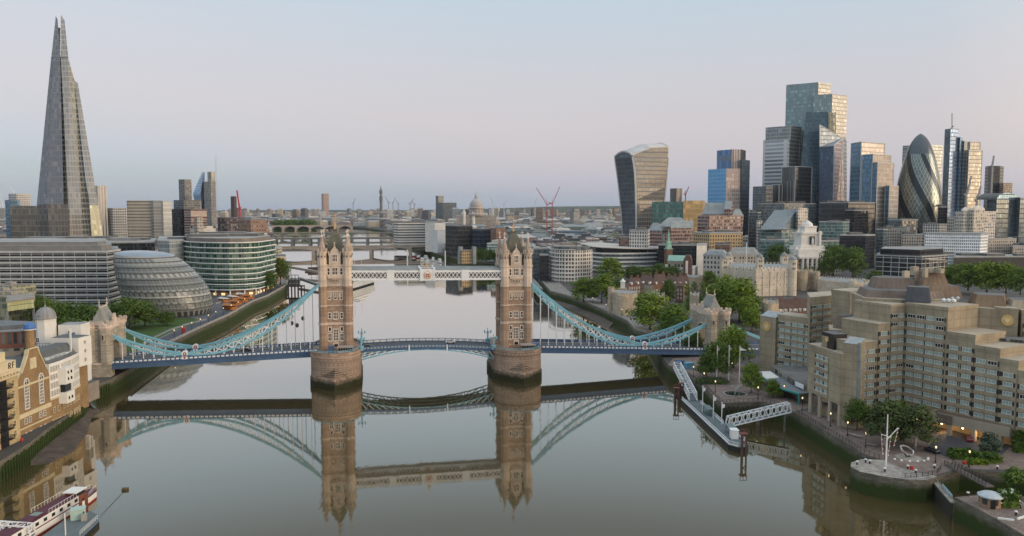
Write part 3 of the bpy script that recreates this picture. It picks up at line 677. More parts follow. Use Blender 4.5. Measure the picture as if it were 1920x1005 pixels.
def abutment(s0, dz, side):
 """crenellated gate tower at the shore end; side = +1 when the river lies towards +s"""
 mb = MB(); zt = 27.3+dz; D = 4.3; T_ = 9.6
 arch0 = 12.4+dz*.3
 mb.prism(WP([(s0-D, -T_), (s0+D, -T_), (s0+D, T_), (s0-D, T_)]), arch0+8.6, zt-2, 0)
 for sg in (-1, 1): mb.prism(WP([(s0-D, sg*5.6), (s0+D, sg*5.6), (s0+D, sg*T_), (s0-D, sg*T_)]), 1, arch0+8.6, 0)
 mb.prism(WP([(s0-D-.3, -T_-.3), (s0+D+.3, -T_-.3), (s0+D+.3, T_+.3), (s0-D-.3, T_+.3)]), zt-2, zt-1.3, 1)
 mb.prism(WP([(s0-D-1.2, -T_-1.4), (s0+D+1.2, -T_-1.4), (s0+D+1.2, -5.8), (s0-D-1.2, -5.8)]), -2, 11.2+dz*.3, 0)
 mb.prism(WP([(s0-D-1.5, -T_-1.7), (s0+D+1.5, -T_-1.7), (s0+D+1.5, -5.7), (s0-D-1.5, -5.7)]), 11.2+dz*.3, 12.0+dz*.3, 1)
 mb.prism(WP([(s0-D-1.2, 5.8), (s0+D+1.2, 5.8), (s0+D+1.2, T_+1.4), (s0-D-1.2, T_+1.4)]), -2, 11.2+dz*.3, 0)
 A = part('gate_tower', mb, [masonry('abutment_stone', (.37, .33, .265), (.22, .195, .16), 1.5, .6, .22, .85, .4, algae=(3.2, 4.6, (.03, .032, .012))), M_STL], BR)
 for sg in (-1, 1):
  for e_ in (-1, 1):
   q = MB(); cs, ct = s0+e_*D*.75, sg*T_*.9; r = 2.9
   q.loft(oct_(cs, ct, r), 11.2+dz*.3, oct_(cs, ct, r), zt-1.8, 0, top=False); q.loft(oct_(cs, ct, r), zt-1.8, oct_(cs, ct, r+.5), zt-.8, 1, top=False); q.loft(oct_(cs, ct, r+.5), zt-.8, oct_(cs, ct, r+.5), zt+.5, 1, bottom=True)
   for k in range(8):
    a = pi/4*k; c0 = W(cs+(r+.15)*cos(a), ct+(r+.15)*sin(a), zt+.5); q.bar(c0, (c0[0], c0[1], zt+1.7), 1.2, .7, 1)
    if k % 2 == 0: c0 = W(cs+(r-.28)*cos(a), ct+(r-.28)*sin(a), zt-6); q.bar(c0, (c0[0], c0[1], zt-3.4), .9, .9, 1); c0 = W(cs+(r-.18)*cos(a), ct+(r-.18)*sin(a), zt-5.7); q.bar(c0, (c0[0], c0[1], zt-3.8), .55, .8, 2)
   part('corner_turret', q, [MATS['abutment_stone'], M_STL, M_PANE], A)
 q = MB(); zr = zt+7.2; e = 3.4; L_ = 7.0
 q.face([W(s0-e, -L_, zt-.5), W(s0-e, L_, zt-.5), W(s0, L_-2.2, zr), W(s0, -L_+2.2, zr)][::-1], 0); q.face([W(s0+e, -L_, zt-.5), W(s0+e, L_, zt-.5), W(s0, L_-2.2, zr), W(s0, -L_+2.2, zr)], 0)
 q.face([W(s0-e, -L_, zt-.5), W(s0+e, -L_, zt-.5), W(s0, -L_+2.2, zr)], 0); q.face([W(s0+e, L_, zt-.5), W(s0-e, L_, zt-.5), W(s0, L_-2.2, zr)], 0); q.face([W(s0-e, -L_, zt-.5), W(s0-e, L_, zt-.5), W(s0+e, L_, zt-.5), W(s0+e, -L_, zt-.5)], 0)
 q.bar(W(s0, -L_+2.2, zr), W(s0, L_-2.2, zr), .5, .6, 1)
 for t in (-L_+2.2, L_-2.2): q.bar(W(s0, t, zr), W(s0, t, zr+3.2), .3, .3, 1); q.lathe(*W(s0, t, 0)[:2], [(.1, zr), (.55, zr+.8), (.1, zr+1.5)], 6, 1)
 part('roof', q, [mat('abutment_slate', (.24, .24, .215), .7, .25, .4), M_STL], A)
 q = MB()       # crenellated river front with its gable
 ss = s0+side*(D+.02)
 for k in range(7):
  a = -5.4+k*1.8; q.prism(WP([(ss-.4, a-.55), (ss+.4, a-.55), (ss+.4, a+.55), (ss-.4, a+.55)]), zt-1.3, zt+1.2, 0)
 q.prism(WP([(ss-.35, -6.5), (ss+.35, -6.5), (ss+.35, 6.5), (ss-.35, 6.5)]), zt-1.3, zt+.2, 0)
 for i in range(4): q.prism(WP([(ss-.45, -2.2+i*.55), (ss+.45, -2.2+i*.55), (ss+.45, 2.2-i*.55), (ss-.45, 2.2-i*.55)]), zt+.2+i*1.0, zt+1.2+i*1.0, 0)
 part('battlement', q, M_STL, A)
 q = MB(); arc = [(5.6*cos(pi*i/10), arch0+4.0+4.6*sin(pi*i/10)) for i in range(11)]
 for (a, z), (b, z2) in zip(arc, arc[1:]):
  for s_ in (s0-D, s0+D):
   sgn = -1 if s_ < s0 else 1
   pts = [W(s_, a, z), W(s_, b, z2), W(s_, b, arch0+8.7), W(s_, a, arch0+8.7)]; q.face(pts, 0); q.bar(W(s_+sgn*.1, a, z), W(s_+sgn*.1, b, z2), .5, .5, 1)
  q.face([W(s0-D, a, z), W(s0+D, a, z), W(s0+D, b, z2), W(s0-D, b, z2)], 0)
 part('arch', q, [MATS['abutment_stone'], M_STL], A)
def bridge():
 s2 = SPAN; dS, dN = .8, -.6
 tower(0, dS, -1); tower(s2, dN, 1); pier(0, dS); pier(s2, dN)
 zS, zN = 13.0+dS, 13.0+dN; sa, sb = -98.5, s2+98.5; zA, zB = 11.2, 8.6
 deck(sa-14, zA-.3, sa+5, zA-.05, ''); deck(sa+5, zA, -8, zS, ''); deck(s2+8, zN, sb-5, zB+.1, ''); deck(sb-5, zB, sb+40, zB-1.2, '')
 zdS = lambda s: zA+(zS-zA)*(s-sa-5)/(-8-sa-5); zdN = lambda s: zN+(zB-zN)*(s-s2-8)/(sb-5-s2-8)
 for t in (-8.6, 8.6):
  sp_ = solve_s(346.6 if t < 0 else 366.8, t, 15.2); chain(t, -7.2, 43.2, sp_, 14.6, sa+5.5, 23.5, zdS, 0)
  sp_ = solve_s(1208.5 if t < 0 else 1185.2, t, 14.2); chain(t, s2+7.2, 42.6, sp_, 12.6, sb-5.5, 21.6, zdN, 1)
 # land chains behind the gate towers
 for t in (-8.6, 8.6):
  for a, b in ((W(sb+5, t, 21), W(sb+34, t, 9.5)), (W(sa-5, t, 22), W(sa-24, t, 12))): mb = MB(); mb.bar(a, b, .9, 1.0, 0); part('land_tie', mb, M_TEAL, BR)
 abutment(sa, .4, 1); abutment(sb, 0, -1)
 # opening spans: deck, lattice girders on an arc
 n = 20; a0, a1 = 10.2, s2-10.2; zc = lambda f: zS+(zN-zS)*f + 1.1*4*f*(1-f)
 mb = MB(); P = [(a0+(a1-a0)*i/n, zc(i/n)) for i in range(n+1)]
 for (sA, z0), (sB, z1) in zip(P, P[1:]):
  mb.face([W(sA, -8.9, z0), W(sB, -8.9, z1), W(sB, 8.9, z1), W(sA, 8.9, z0)], 0); mb.face([W(sA, 8.9, z0-.7), W(sB, 8.9, z1-.7), W(sB, -8.9, z1-.7), W(sA, -8.9, z0-.7)], 0)
 B = part('opening_span', mb, ROAD, BR)
 for t in (-9.0, -3, 3, 9.0):
  q = MB(); zl = [z-.9-3.6*abs(2*i/n-1)**2.0 for i, (s, z) in enumerate(P)]
  for i in range(n):
   (sA, z0), (sB, z1) = P[i], P[i+1]
   q.bar(W(sA, t, z0-.45), W(sB, t, z1-.45), .5, .8, 0); q.bar(W(sA, t, zl[i]), W(sB, t, zl[i+1]), .5, .45, 1)
   if abs(i-n/2+.5) > 1.2:
    q.bar(W(sA, t, zl[i]), W(sA, t, z0-.5), .26, .26, 1)
    if i < n/2: q.bar(W(sA, t, zl[i]), W(sB, t, z1-.5), .28, .28, 2)
    else: q.bar(W(sA, t, z0-.5), W(sB, t, zl[i+1]), .28, .28, 2)
  part('lattice_girder', q, [M_BLUE, M_TEAL, M_WHITE], B)
 for t in (-9.0, 9.0):
  q = MB()
  for i in range(n):
   (sA, z0), (sB, z1) = P[i], P[i+1]
   q.bar(W(sA, t, z0+1.35), W(sB, t, z1+1.35), .3, .22, 0); q.bar(W(sA, t, z0+.1), W(sB, t, z1+.1), .3, .3, 0); q.bar(W(sA, t, z0+.0), W(sA, t, z0+1.4), .26, .26, 0)
   for k in range(2):
    f0, f1 = (k+.15)/2, (k+.85)/2
    q.bar(W(sA+(sB-sA)*f0, t, z0+(z1-z0)*f0+.75), W(sA+(sB-sA)*f1, t, z0+(z1-z0)*f1+.75), .12, .75, 1 if t > 0 else 2)
  part('parapet', q, [M_BLUE, M_WHITE, mat('parapet_lattice', (.30, .36, .40), .6, .1, .5)], B)
 q = MB()
 for f in (.36, .64): s = a0+(a1-a0)*f; q.prism(WP([(s-.3, -9.5), (s+.3, -9.5), (s+.3, -9.2), (s-.3, -9.2)]), zc(f)-2.2, zc(f)+1.4, 0)
 part('navigation_board', q, M_WHITE, B)
 # high walkways
 zb0, zb1 = 45.4, 44.5; H = 4.3
 zw = lambda s: zb0+(zb1-zb0)*(s/s2)
 for t in (-5.6, 5.6):
  mb = MB(); s0, s1 = 6.6, s2-6.6
  def slab(ta, tb, d0, d1, m):
   A = [W(s, tt, zw(s)+d0) for s, tt in ((s0, ta), (s1, ta), (s1, tb), (s0, tb))]; C_ = [(p[0], p[1], p[2]-d0+d1) for p in A]
   mb.face(A[::-1], m); mb.face(C_, m)
   for i in range(4): j = (i+1) % 4; mb.face([A[i], A[j], C_[j], C_[i]], m)
  slab(t-1.9, t+1.9, 0, .5, 0); slab(t-2.1, t+2.1, H-.35, H, 0)
  slab(t-1.4, t+1.4, .5, H-.35, 2)
  for tt in (t-1.95, t+1.95): slab(tt-.2, tt+.2, -.25, .75, 0); slab(tt-.2, tt+.2, H-1.0, H-.35, 0)
  A = [W(s, tt, zw(s)+H+d) for s, tt, d in ((s0, t-2.2, .02), (s1, t-2.2, .02), (s1, t, 1.0), (s0, t, 1.0))]; mb.face(A, 1)
  A = [W(s, tt, zw(s)+H+d) for s, tt, d in ((s0, t, 1.0), (s1, t, 1.0), (s1, t+2.2, .02), (s0, t+2.2, .02))]; mb.face(A, 1)
  K = part('walkway', mb, [M_WHITE, M_GREYR, mat('walkway_glass', (.16, .14, .13), .3, .2, .3)], BR)
  n = 38
  for sgn in (-1, 1):
   tt = t+sgn*2.0; q = MB()
   for i in range(n):
    f0, f1 = s0+(s1-s0)*i/n, s0+(s1-s0)*(i+1)/n
    fm = ((i+.5)/n)
    if abs(fm-.5) < .045 or abs(fm-.26) < .025 or abs(fm-.75) < .025:
     if q.f: part('lattice', q, M_WHITE, K)
     q = MB(); continue
    for a, b in (((f0, .7), (f1, H-.9)), ((f1, .7), (f0, H-.9))): q.bar(W(a[0], tt, zw(a[0])+a[1]), W(b[0], tt, zw(b[0])+b[1]), .3, .3, 0)
   part('lattice', q, M_WHITE, K)
  for f, w_ in ((.26, 1.7), (.5, 3.1), (.75, 1.7)):
   q = MB(); s = s0+(s1-s0)*f; z = zw(s)
   for d, m in ((.0, 0),): q.prism(WP([(s-w_, t-2.35), (s+w_, t-2.35), (s+w_, t+2.35), (s-w_, t+2.35)]), z-.4, z+H+(.1 if w_ < 2 else .5), 0)
   if w_ > 2:
    sg = -1
    for e_ in (-1, 1): q.prism(WP([(s+e_*w_-.35, t-2.6), (s+e_*w_+.35, t-2.6), (s+e_*w_+.35, t+2.6), (s+e_*w_-.35, t+2.6)]), z-.6, z+H+1.0, 0)
    # arms: quartered shield between supporters under a crown
    def disc(cs, cz, r, d, m, k=14, sx=1.0): q.face([W(cs+sx*r*cos(2*pi*i/k), t-2.35-d, cz+r*sin(2*pi*i/k)) for i in range(k)], m)
    disc(s, z+2.1, 1.8, .03, 1); disc(s, z+2.1, 1.5, .06, 0); q.prism(WP([(s-.75, t-2.5), (s+.75, t-2.5), (s+.75, t-2.3), (s-.75, t-2.3)]), z+1.2, z+2.8, 2)
    q.bar(W(s, t-2.52, z+1.2), W(s, t-2.52, z+2.8), .18, .1, 0); q.bar(W(s-.75, t-2.52, z+2.0), W(s+.75, t-2.52, z+2.0), .1, .18, 0)
    for e_ in (-1, 1): q.bar(W(s+e_*1.15, t-2.5, z+1.0), W(s+e_*1.0, t-2.5, z+3.0), .4, .2, 1)
    q.bar(W(s-1.4, t-2.5, z+.75), W(s+1.4, t-2.5, z+.75), .2, .35, 1)
    for a, b in (((-1.2, H+.5), (-.5, H+1.4)), ((-.5, H+1.4), (0, H+1.7)), ((0, H+1.7), (.5, H+1.4)), ((.5, H+1.4), (1.2, H+.5)), ((0, H+.5), (0, H+3.0)), ((-.5, H+2.3), (.5, H+2.3))):
     q.bar(W(s+a[0], t-2.0, z+a[1]), W(s+b[0], t-2.0, z+b[1]), .32, .32, 1)
    part('crest', q, [M_WHITE, M_GOLD, M_RED], K)
   else: part('panel', q, M_WHITE, K)
bridge()
# ================================================================== windows as parts
def wmesh(w_, h, frame, pane, fr=.12, mull=1, trans=0, proud=.12, sill=True):
 """one window, local x along the wall, -y outwards, z up from its foot"""
 mb = MB(); mb.box(-w_/2, -.03, 0, w_/2, .05, h, 1)
 for x in (-w_/2, w_/2): mb.box(x-fr/2, -proud, -fr/2, x+fr/2, .05, h+fr/2, 0)
 mb.box(-w_/2+fr/2, -proud, h-fr/2, w_/2-fr/2, .05, h+fr/2, 0); mb.box(-w_/2+fr/2, -proud-(.06 if sill else 0), -fr/2, w_/2-fr/2, .05, fr/2, 0)
 for i in range(1, mull): x = -w_/2+w_*i/mull; mb.box(x-fr/3, -proud*.8, fr/2, x+fr/3, .05, h-fr/2, 0)
 for i in range(1, trans+1): z = h*i/(trans+1); mb.box(-w_/2+fr/2, -proud*.6, z-fr/3, w_/2-fr/2, .05, z+fr/3, 0)
 return mesh(mb, [frame, pane], name='window')
class Wins:
 """collects the windows of one building; the hundred nearest become parts, the rest one part"""
 def __init__(s, limit=100): s.r = []; s.limit = limit
 def wall(s, a, b, z0, nf, fh, me, pitch, m0=.8, m1=None, skip=None, out=.02, pick=None):
  m1 = m0 if m1 is None else m1
  dx, dy = b[0]-a[0], b[1]-a[1]; l = hypot(dx, dy); dx, dy = dx/l, dy/l; n = max(1, int((l-m0-m1)/pitch+.35)); p = (l-m0-m1)/n
  for f in range(nf):
   for i in range(n):
    if skip and skip(f, i, n): continue
    d = m0+p*(i+.5); x, y = a[0]+dx*d+dy*out, a[1]+dy*d-dx*out
    s.r.append((x, y, z0+f*fh, atan2(dy, dx), (pick(f, i, n) if pick else (me if not isinstance(me, list) else rnd.choice(me)))))
 def flush(s, parent, name='window'):
  org = ORG[parent.name]; s.r.sort(key=lambda w_: hypot(w_[0], w_[1]))
  for x, y, z, a, me in s.r[:s.limit]:
   o = bpy.data.objects.new(name, me); COL.objects.link(o); o.parent = parent; o.location = (x-org[0], y-org[1], z-org[2]); o.rotation_euler = (0, 0, a); ORG[o.name] = org
  rest = s.r[s.limit:]
  if rest:
   mb = MB(); mats = []
   for x, y, z, a, me in rest:
    c, sn = cos(a), sin(a)
    for pl in me.polygons:
     m_ = me.materials[pl.material_index]
     if m_ not in mats: mats.append(m_)
     mb.face([(x+me.vertices[i].co.x*c-me.vertices[i].co.y*sn, y+me.vertices[i].co.x*sn+me.vertices[i].co.y*c, z+me.vertices[i].co.z) for i in pl.vertices], mats.index(m_))
   part('far_'+name, mb, mats, parent, kind='stuff')
# ================================================================== trees
def leaf_mat(name, col, col2):
 m, t, p = pb(name); tc = nn(t, 'ShaderNodeTexCoord'); n = nn(t, 'ShaderNodeTexNoise'); n.inputs['Scale'].default_value = .35; n.inputs['Detail'].default_value = 5
 t.links.new(tc.outputs['Object'], n.inputs['Vector']); r = nn(t, 'ShaderNodeMapRange'); r.inputs[1].default_value = .35; r.inputs[2].default_value = .65; t.links.new(n.outputs[0], r.inputs[0])
 oi = nn(t, 'ShaderNodeObjectInfo'); a = math2(t, 'ADD', math2(t, 'MULTIPLY', r.outputs[0], .7), math2(t, 'MULTIPLY', oi.outputs['Random'], .35))
 x = nn(t, 'ShaderNodeMix', data_type='RGBA'); t.links.new(a, x.inputs[0]); x.inputs[6].default_value = (*col, 1); x.inputs[7].default_value = (*col2, 1)
 t.links.new(x.outputs[2], p.inputs['Base Color']); p.inputs['Roughness'].default_value = .7; p.inputs['Specular IOR Level'].default_value = .25
 return m
LEAF = {'plane': leaf_mat('plane_leaves', (.040, .082, .006), (.175, .25, .018)), 'dark': leaf_mat('dark_leaves', (.028, .060, .008), (.10, .16, .017)),
  'birch': leaf_mat('birch_leaves', (.032, .052, .014), (.075, .105, .028)), 'grey': leaf_mat('grey_green_leaves', (.04, .062, .04), (.085, .115, .07)), 'lime': leaf_mat('lime_leaves', (.07, .12, .015), (.13, .19, .03))}
M_BARK = mat('bark', (.085, .065, .048), .9, .3, .8); M_BIRCH = mat('birch_bark', (.42, .40, .36), .8, .3, .6)
def tree_proto(name, label, leaf, h, r, seed, nl=2400, trunk=.22, droop=0.0, bark=None, size=.75, lumps=14):
 """tapered trunk with limbs and a crown of leaf clumps; built at the origin, h high and r in radius"""
 R = random.Random(seed); root = thing(name, label, 'tree'); tb = MB(); cz = h*(.28 if trunk > .1 else .2)
 tb.lathe(0, 0, [(.045*h*.55, 0), (.028*h*.55, h*.12), (.022*h*.55, cz), (.012*h*.55, h*.7)], 7)
 L_ = []
 for i in range(lumps):
  a = 2.4*i+R.uniform(-.4, .4); f = (i+.5)/lumps; zz = h*(trunk+.10)+(h*(.82-trunk))*f; rr = r*(.86*sin(pi*min(1, .26+f*.70))**.6)*R.uniform(.75, 1.0)
  L_.append((rr*cos(a)*.75, rr*sin(a)*.75, zz, r*R.uniform(.30, .46)))
 L_.append((0, 0, h*.62, r*.6)); L_.append((0, 0, h*.86, r*.34))
 for i in range(6):
  x, y, z, q = L_[i*2 % len(L_)]; tb.bar((0, 0, cz*R.uniform(.7, 1.1)), (x*.8, y*.8, z), .010*h, .010*h)
 part('trunk', tb, bark or M_BARK, root, smooth=True)
 mb = MB(); tot = sum(q[3]**2 for q in L_)
 for x, y, z, q in L_:
  for k in range(int(nl*q*q/tot)):
   u = R.uniform(-1, 1); a = R.uniform(0, 2*pi); s = sqrt(1-u*u); rad = q*(R.random()**.28)*(1+.12*sin(5*a+z)*cos(4*u))
   c = [x+rad*s*cos(a), y+rad*s*sin(a), z+rad*u*.88]
   if c[2] < h*trunk*.8: continue
   if droop: c[2] -= droop*R.random()*(hypot(c[0], c[1])/r)**2*h*.35
   n = [s*cos(a)+R.uniform(-.8, .8), s*sin(a)+R.uniform(-.8, .8), u+.35+R.uniform(-.7, .7)]; l = sqrt(sum(t*t for t in n)) or 1; n = [t/l for t in n]
   w0 = size*R.uniform(.55, 1.25); t1 = (n[1], -n[0], 0) if hypot(n[0], n[1]) > .1 else (1, 0, 0); l = hypot(t1[0], t1[1]); t1 = (t1[0]/l, t1[1]/l, 0)
   t2 = (n[1]*t1[2]-n[2]*t1[1], n[2]*t1[0]-n[0]*t1[2], n[0]*t1[1]-n[1]*t1[0])
   e1, e2 = w0*.5, w0*.5*R.uniform(.6, 1.1)
   mb.face([tuple(c[j]+t1[j]*p*e1+t2[j]*v*e2 for j in range(3)) for p, v in ((-1, -.5), (0, -1), (1, -.3), (.6, 1), (-.7, .8))])
 part('crown', mb, LEAF[leaf], root)
 return root
TREES = {}
def tree_kind(k):
 if k in TREES: return TREES[k]
 spec = {'plane_a': ('plane_tree', 'plane', 20, 9.5, 1, 3800), 'plane_b': ('plane_tree', 'plane', 20, 9.5, 2, 3800), 'plane_c': ('plane_tree', 'plane', 20, 9.5, 5, 3600), 'dark_a': ('broadleaf_tree', 'dark', 20, 9.0, 3, 3400), 'dark_b': ('broadleaf_tree', 'dark', 20, 9.0, 4, 3400),
   'birch': ('birch_tree', 'birch', 16, 6.0, 6, 3600), 'grey': ('olive_tree', 'grey', 8, 4.5, 7, 2200), 'lime': ('willow_bush', 'lime', 5, 3.4, 8, 1800), 'pollard': ('pollarded_tree', 'plane', 12, 4.2, 9, 420)}[k]
 TREES[k] = tree_proto(spec[0], '', spec[1], spec[2], spec[3], spec[4], spec[5], trunk=(.08 if k in ('lime', 'grey') else .16 if k == 'birch' else .13), droop=.5 if k == 'birch' else 0, bark=M_BIRCH if k == 'birch' else None,
                          size=.55 if k in ('lime', 'grey', 'birch') else .8)
 TREES[k].location = (0, 0, 0); TREES[k]['_used'] = 0
 return TREES[k]
def tree(k, u, vb, vt, wpx, label, group=None, z=6.0):
 """a tree whose foot stands at photo point (u, vb) of the ground, as tall and wide as the photo shows it"""
 root = tree_kind(k); x, y = g(u, vb, z); H = at(u, vt, Y=y)[2]-z; Wd = wpx*y/FPX*1.24
 h0 = {'birch': 16, 'grey': 8, 'lime': 5, 'pollard': 12}.get(k, 20); r0 = {'birch': 6.0, 'grey': 4.5, 'lime': 3.4, 'pollard': 4.2}.get(k, 9.5)
 sc = (Wd/2/r0, Wd/2/r0, H/h0); rz = rnd.uniform(0, 6.28)
 if not root['_used']:
  root['_used'] = 1; root.location = (x, y, z); root.rotation_euler = (0, 0, rz); root.scale = sc; tag(root, label, None, group); KIDS.setdefault(root.name, [(c, list(c.children)) for c in root.children]); return root
 o = dup(root, (x, y, z), rz, sc, label);
 if group: o['group'] = group
 return o
GR1 = 'leafy trees by the castle and wharf'
tree('plane_a', 1219, 618, 549, 84, 'large round plane tree between the wharf and the castle wall', GR1)
tree('plane_b', 1262, 634, 572, 70, 'plane tree by the gate tower, right of the large round one', GR1)
tree('plane_c', 1094, 566, 521, 54, 'bright plane tree on the wharf, left one of the close pair', GR1)
tree('plane_a', 1128, 568, 514, 56, 'plane tree on the wharf, right and taller one of the close pair', GR1)
tree('plane_b', 1146, 530, 483, 50, 'dark green tall tree before the long white banded office building', GR1)
for i, (u, vt, w_, s) in enumerate(((1186, 498, 40, 'leftmost'), (1212, 501, 40, 'second from left'), (1238, 494, 44, 'third from left'), (1262, 498, 38, 'rightmost'))):
 tree('dark_a' if i % 2 else 'dark_b', u, 528, vt, w_, 'dark tree in the row before the white office, %s of that row' % s, 'row of dark trees before the white office')
tree('dark_b', 1253, 572, 524, 34, 'small dark tree by the brown roofed castle houses', GR1)
tree('plane_c', 1345, 600, 531, 74, 'broad bright tree before the white keep, left one of the clump', GR1)
tree('plane_b', 1386, 604, 523, 78, 'broad bright tree before the white keep, right and larger one of the clump', GR1)
tree('plane_a', 1360, 580, 517, 62, 'tree rising behind the two broad ones before the white keep', GR1)
tree('plane_b', 1402, 612, 555, 40, 'low tree filling the right edge of the clump below the keep', GR1)
tree('dark_a', 1345, 712, 640, 62, 'dark tree at the flagpoles beneath the north gate tower', GR1)
tree('plane_c', 1375, 690, 610, 66, 'broad dark tree pressing against the right side of the north gate tower', GR1)
tree('dark_b', 1325, 706, 668, 40, 'low spreading tree on the plaza left of the flagpoles', GR1)
tree('plane_a', 1408, 737, 681, 42, 'round tree on the plaza left of the teal canopy', GR1)
tree('plane_b', 1450, 745, 712, 32, 'smallest round tree on the plaza, in front of the teal canopy', GR1)
tree('dark_a', 1607, 806, 747, 52, 'dark tree at the corner of the concrete hotel by the river walk', GR1)
tree('birch', 1658, 838, 749, 74, 'drooping birch in front of the hotel, left of the pair', GR1)
tree('birch', 1716, 842, 757, 76, 'drooping birch with white trunk in front of the hotel, right of the pair', GR1)
tree('dark_b', 1682, 826, 750, 62, 'dark tree behind the two drooping birches of the hotel', GR1)
tree('grey', 1855, 856, 812, 40, 'grey green round tree by the hotel drive', GR1)
tree('lime', 1903, 910, 880, 44, 'yellow green willow bush at the lock basin')
tree('dark_a', 1456, 508, 457, 46, 'dark tree left of the domed white monument building', GR1, z=9)
tree('dark_b', 1562, 518, 458, 56, 'dark tree right of the domed white monument building, left of a pair', GR1, z=9)
tree('dark_a', 1598, 520, 462, 50, 'dark tree right of the domed white monument building, right of a pair', GR1, z=9)
for i, (u, vb, vt, w_) in enumerate(((1783, 541, 497, 48), (1815, 545, 493, 56), (1850, 548, 490, 60), (1886, 550, 494, 52), (1913, 553, 502, 46))):
 tree(('plane_a', 'plane_b', 'plane_c')[i % 3], u, vb, vt, w_, 'green tree in the row behind the hotel roof, number %s from the left' % ('one two three four five'.split()[i]), 'row of trees behind the hotel roof', z=9)
tree('dark_b', 1752, 545, 508, 26, 'small tree before the row behind the hotel roof', GR1, z=9)
for i, u in enumerate((893, 902, 911, 920, 930)):
 tree('dark_a' if i % 2 else 'plane_c', u, 492-.0*i, 465+.5*i, 13, 'tree of the clipped quay row beyond the right bridge tower', 'clipped trees on the far quay')
for i, (u, vb, vt, w_) in enumerate(((1302, 548, 527, 14), (1318, 552, 524, 13), (1288, 560, 530, 16))):
 tree('pollard', u, vb, vt, w_, 'thin pollarded tree beside the castle houses, %s of three' % ('tallest', 'rightmost', 'leftmost')[i], 'pollarded trees in the castle')
for u, vb, vt, w_, lb in ((1410, 622, 576, 40, 'low tree between the clump below the keep and the castle tower'), (1300, 598, 548, 34, 'tree at the left foot of the clump below the keep'), (1276, 640, 590, 44, 'tree filling the gap left of the north gate tower'), (1330, 538, 508, 30, 'tree beside the tan castle wall towers'), (1160, 552, 522, 26, 'small tree behind the river gatehouse'), (1545, 520, 488, 26, 'small tree at the foot of the monument building'), (1640, 536, 506, 30, 'tree left of the gridded dark office'), (1300, 660, 620, 40, 'tree against the wharf side of the north gate tower')): tree('plane_b' if u % 4 else 'dark_a', u, vb, vt, w_, lb, GR1)
GR2 = 'trees in the park on the left bank'
for i, (k, u, vb, vt, w_, lb) in enumerate((('dark_a', 88, 632, 562, 56, 'dark tree behind the domed white house, leftmost of the park'), ('dark_b', 122, 640, 570, 56, 'dark tree right behind the small grey dome'), ('plane_c', 158, 640, 572, 54, 'green tree left of the south gate tower'),
      ('dark_a', 140, 656, 598, 50, 'low tree between the white house and the south gate tower'), ('dark_b', 70, 606, 556, 44, 'small dark tree below the striped office'), ('plane_a', 243, 618, 561, 62, 'broad tree between the gate tower and the rounded glass hall'),
      ('dark_b', 272, 612, 566, 42, 'tree against the foot of the rounded glass hall'), ('dark_a', 218, 612, 570, 40, 'tree rising behind the roof of the south gate tower'), ('dark_b', 314, 610, 587, 28, 'small round dark tree before the entrance of the rounded hall'),
      ('dark_a', 526, 534, 486, 34, 'dark tree at the river end of the green glass office'), ('dark_b', 508, 546, 510, 22, 'low tree beside the green glass office'))):
 tree('dark_b' if k == 'plane_c' else 'dark_a' if k == 'plane_a' else k, u, vb, vt-3, w_*1.22, lb, GR2)
# hedges and shrubs
def shrub(u, vb, wpx, h, label, leaf='dark', z=6.0, deep=None, flowers=False, name='hedge', cat='hedge'):
 x, y = g(u, vb, z); Wd = wpx*y/FPX; R = random.Random(int(u)); mb = MB(); d = deep or Wd*.5
 for k in range(int(520)):
  a = R.uniform(-1, 1); b = R.uniform(-1, 1); c = R.random()
  if abs(a) > .8 and c > .7: continue
  p = (a*Wd/2, b*d/2, h*(1-(1-c)**2)*(1-.25*max(abs(a), abs(b))**3)); q = R.uniform(.22, .5)
  t = R.uniform(0, 6.3); e1 = (cos(t)*q, sin(t)*q, R.uniform(-.2, .2)); e2 = (-sin(t)*q*.5, cos(t)*q*.5, R.uniform(.2, .5)*q*2)
  mb.face([tuple(p[j]+e1[j]*i+e2[j]*k_ for j in range(3)) for i, k_ in ((-1, -.6), (1, -.6), (.7, .8), (-.6, .9))], 1 if flowers and R.random() < .16 else 0)
 mb.loft(rect(0, 0, Wd*.86, d*.86), 0, rect(0, 0, Wd*.7, d*.7), h*.78, 0)
 mb2 = MB(); mb2.v = [(v[0]+x, v[1]+y, v[2]+z) for v in mb.v]; mb2.f = mb.f; mb2.m = mb.m; mb2.uv = mb.uv
 single(name, mb2, [LEAF[leaf], mat('white_blossom', (.6, .62, .52), .8, .1, 1)], label, cat, (x, y, z))
shrub(1805, 858, 58, 2.4, 'clipped dark hedge beside the hotel drive, left of two'); shrub(1852, 866, 46, 2.6, 'clipped dark hedge beside the hotel drive, right of two')
shrub(1830, 869, 40, 1.2, 'low ground cover bed in front of the hedges', 'plane'); shrub(1890, 950, 40, 4.2, 'white flowering bush beside the lock keeper hut', 'dark', flowers=True, name='flowering_bush', cat='bush'); shrub(1909, 848, 22, 6.5, 'tall ivy green bush at the hotel right end', 'dark', name='tall_bush', cat='bush')
shrub(1335, 718, 60, 1.8, 'yellowish planting bed around the feet of the flagpoles', 'birch', name='planting_bed', cat='planting')
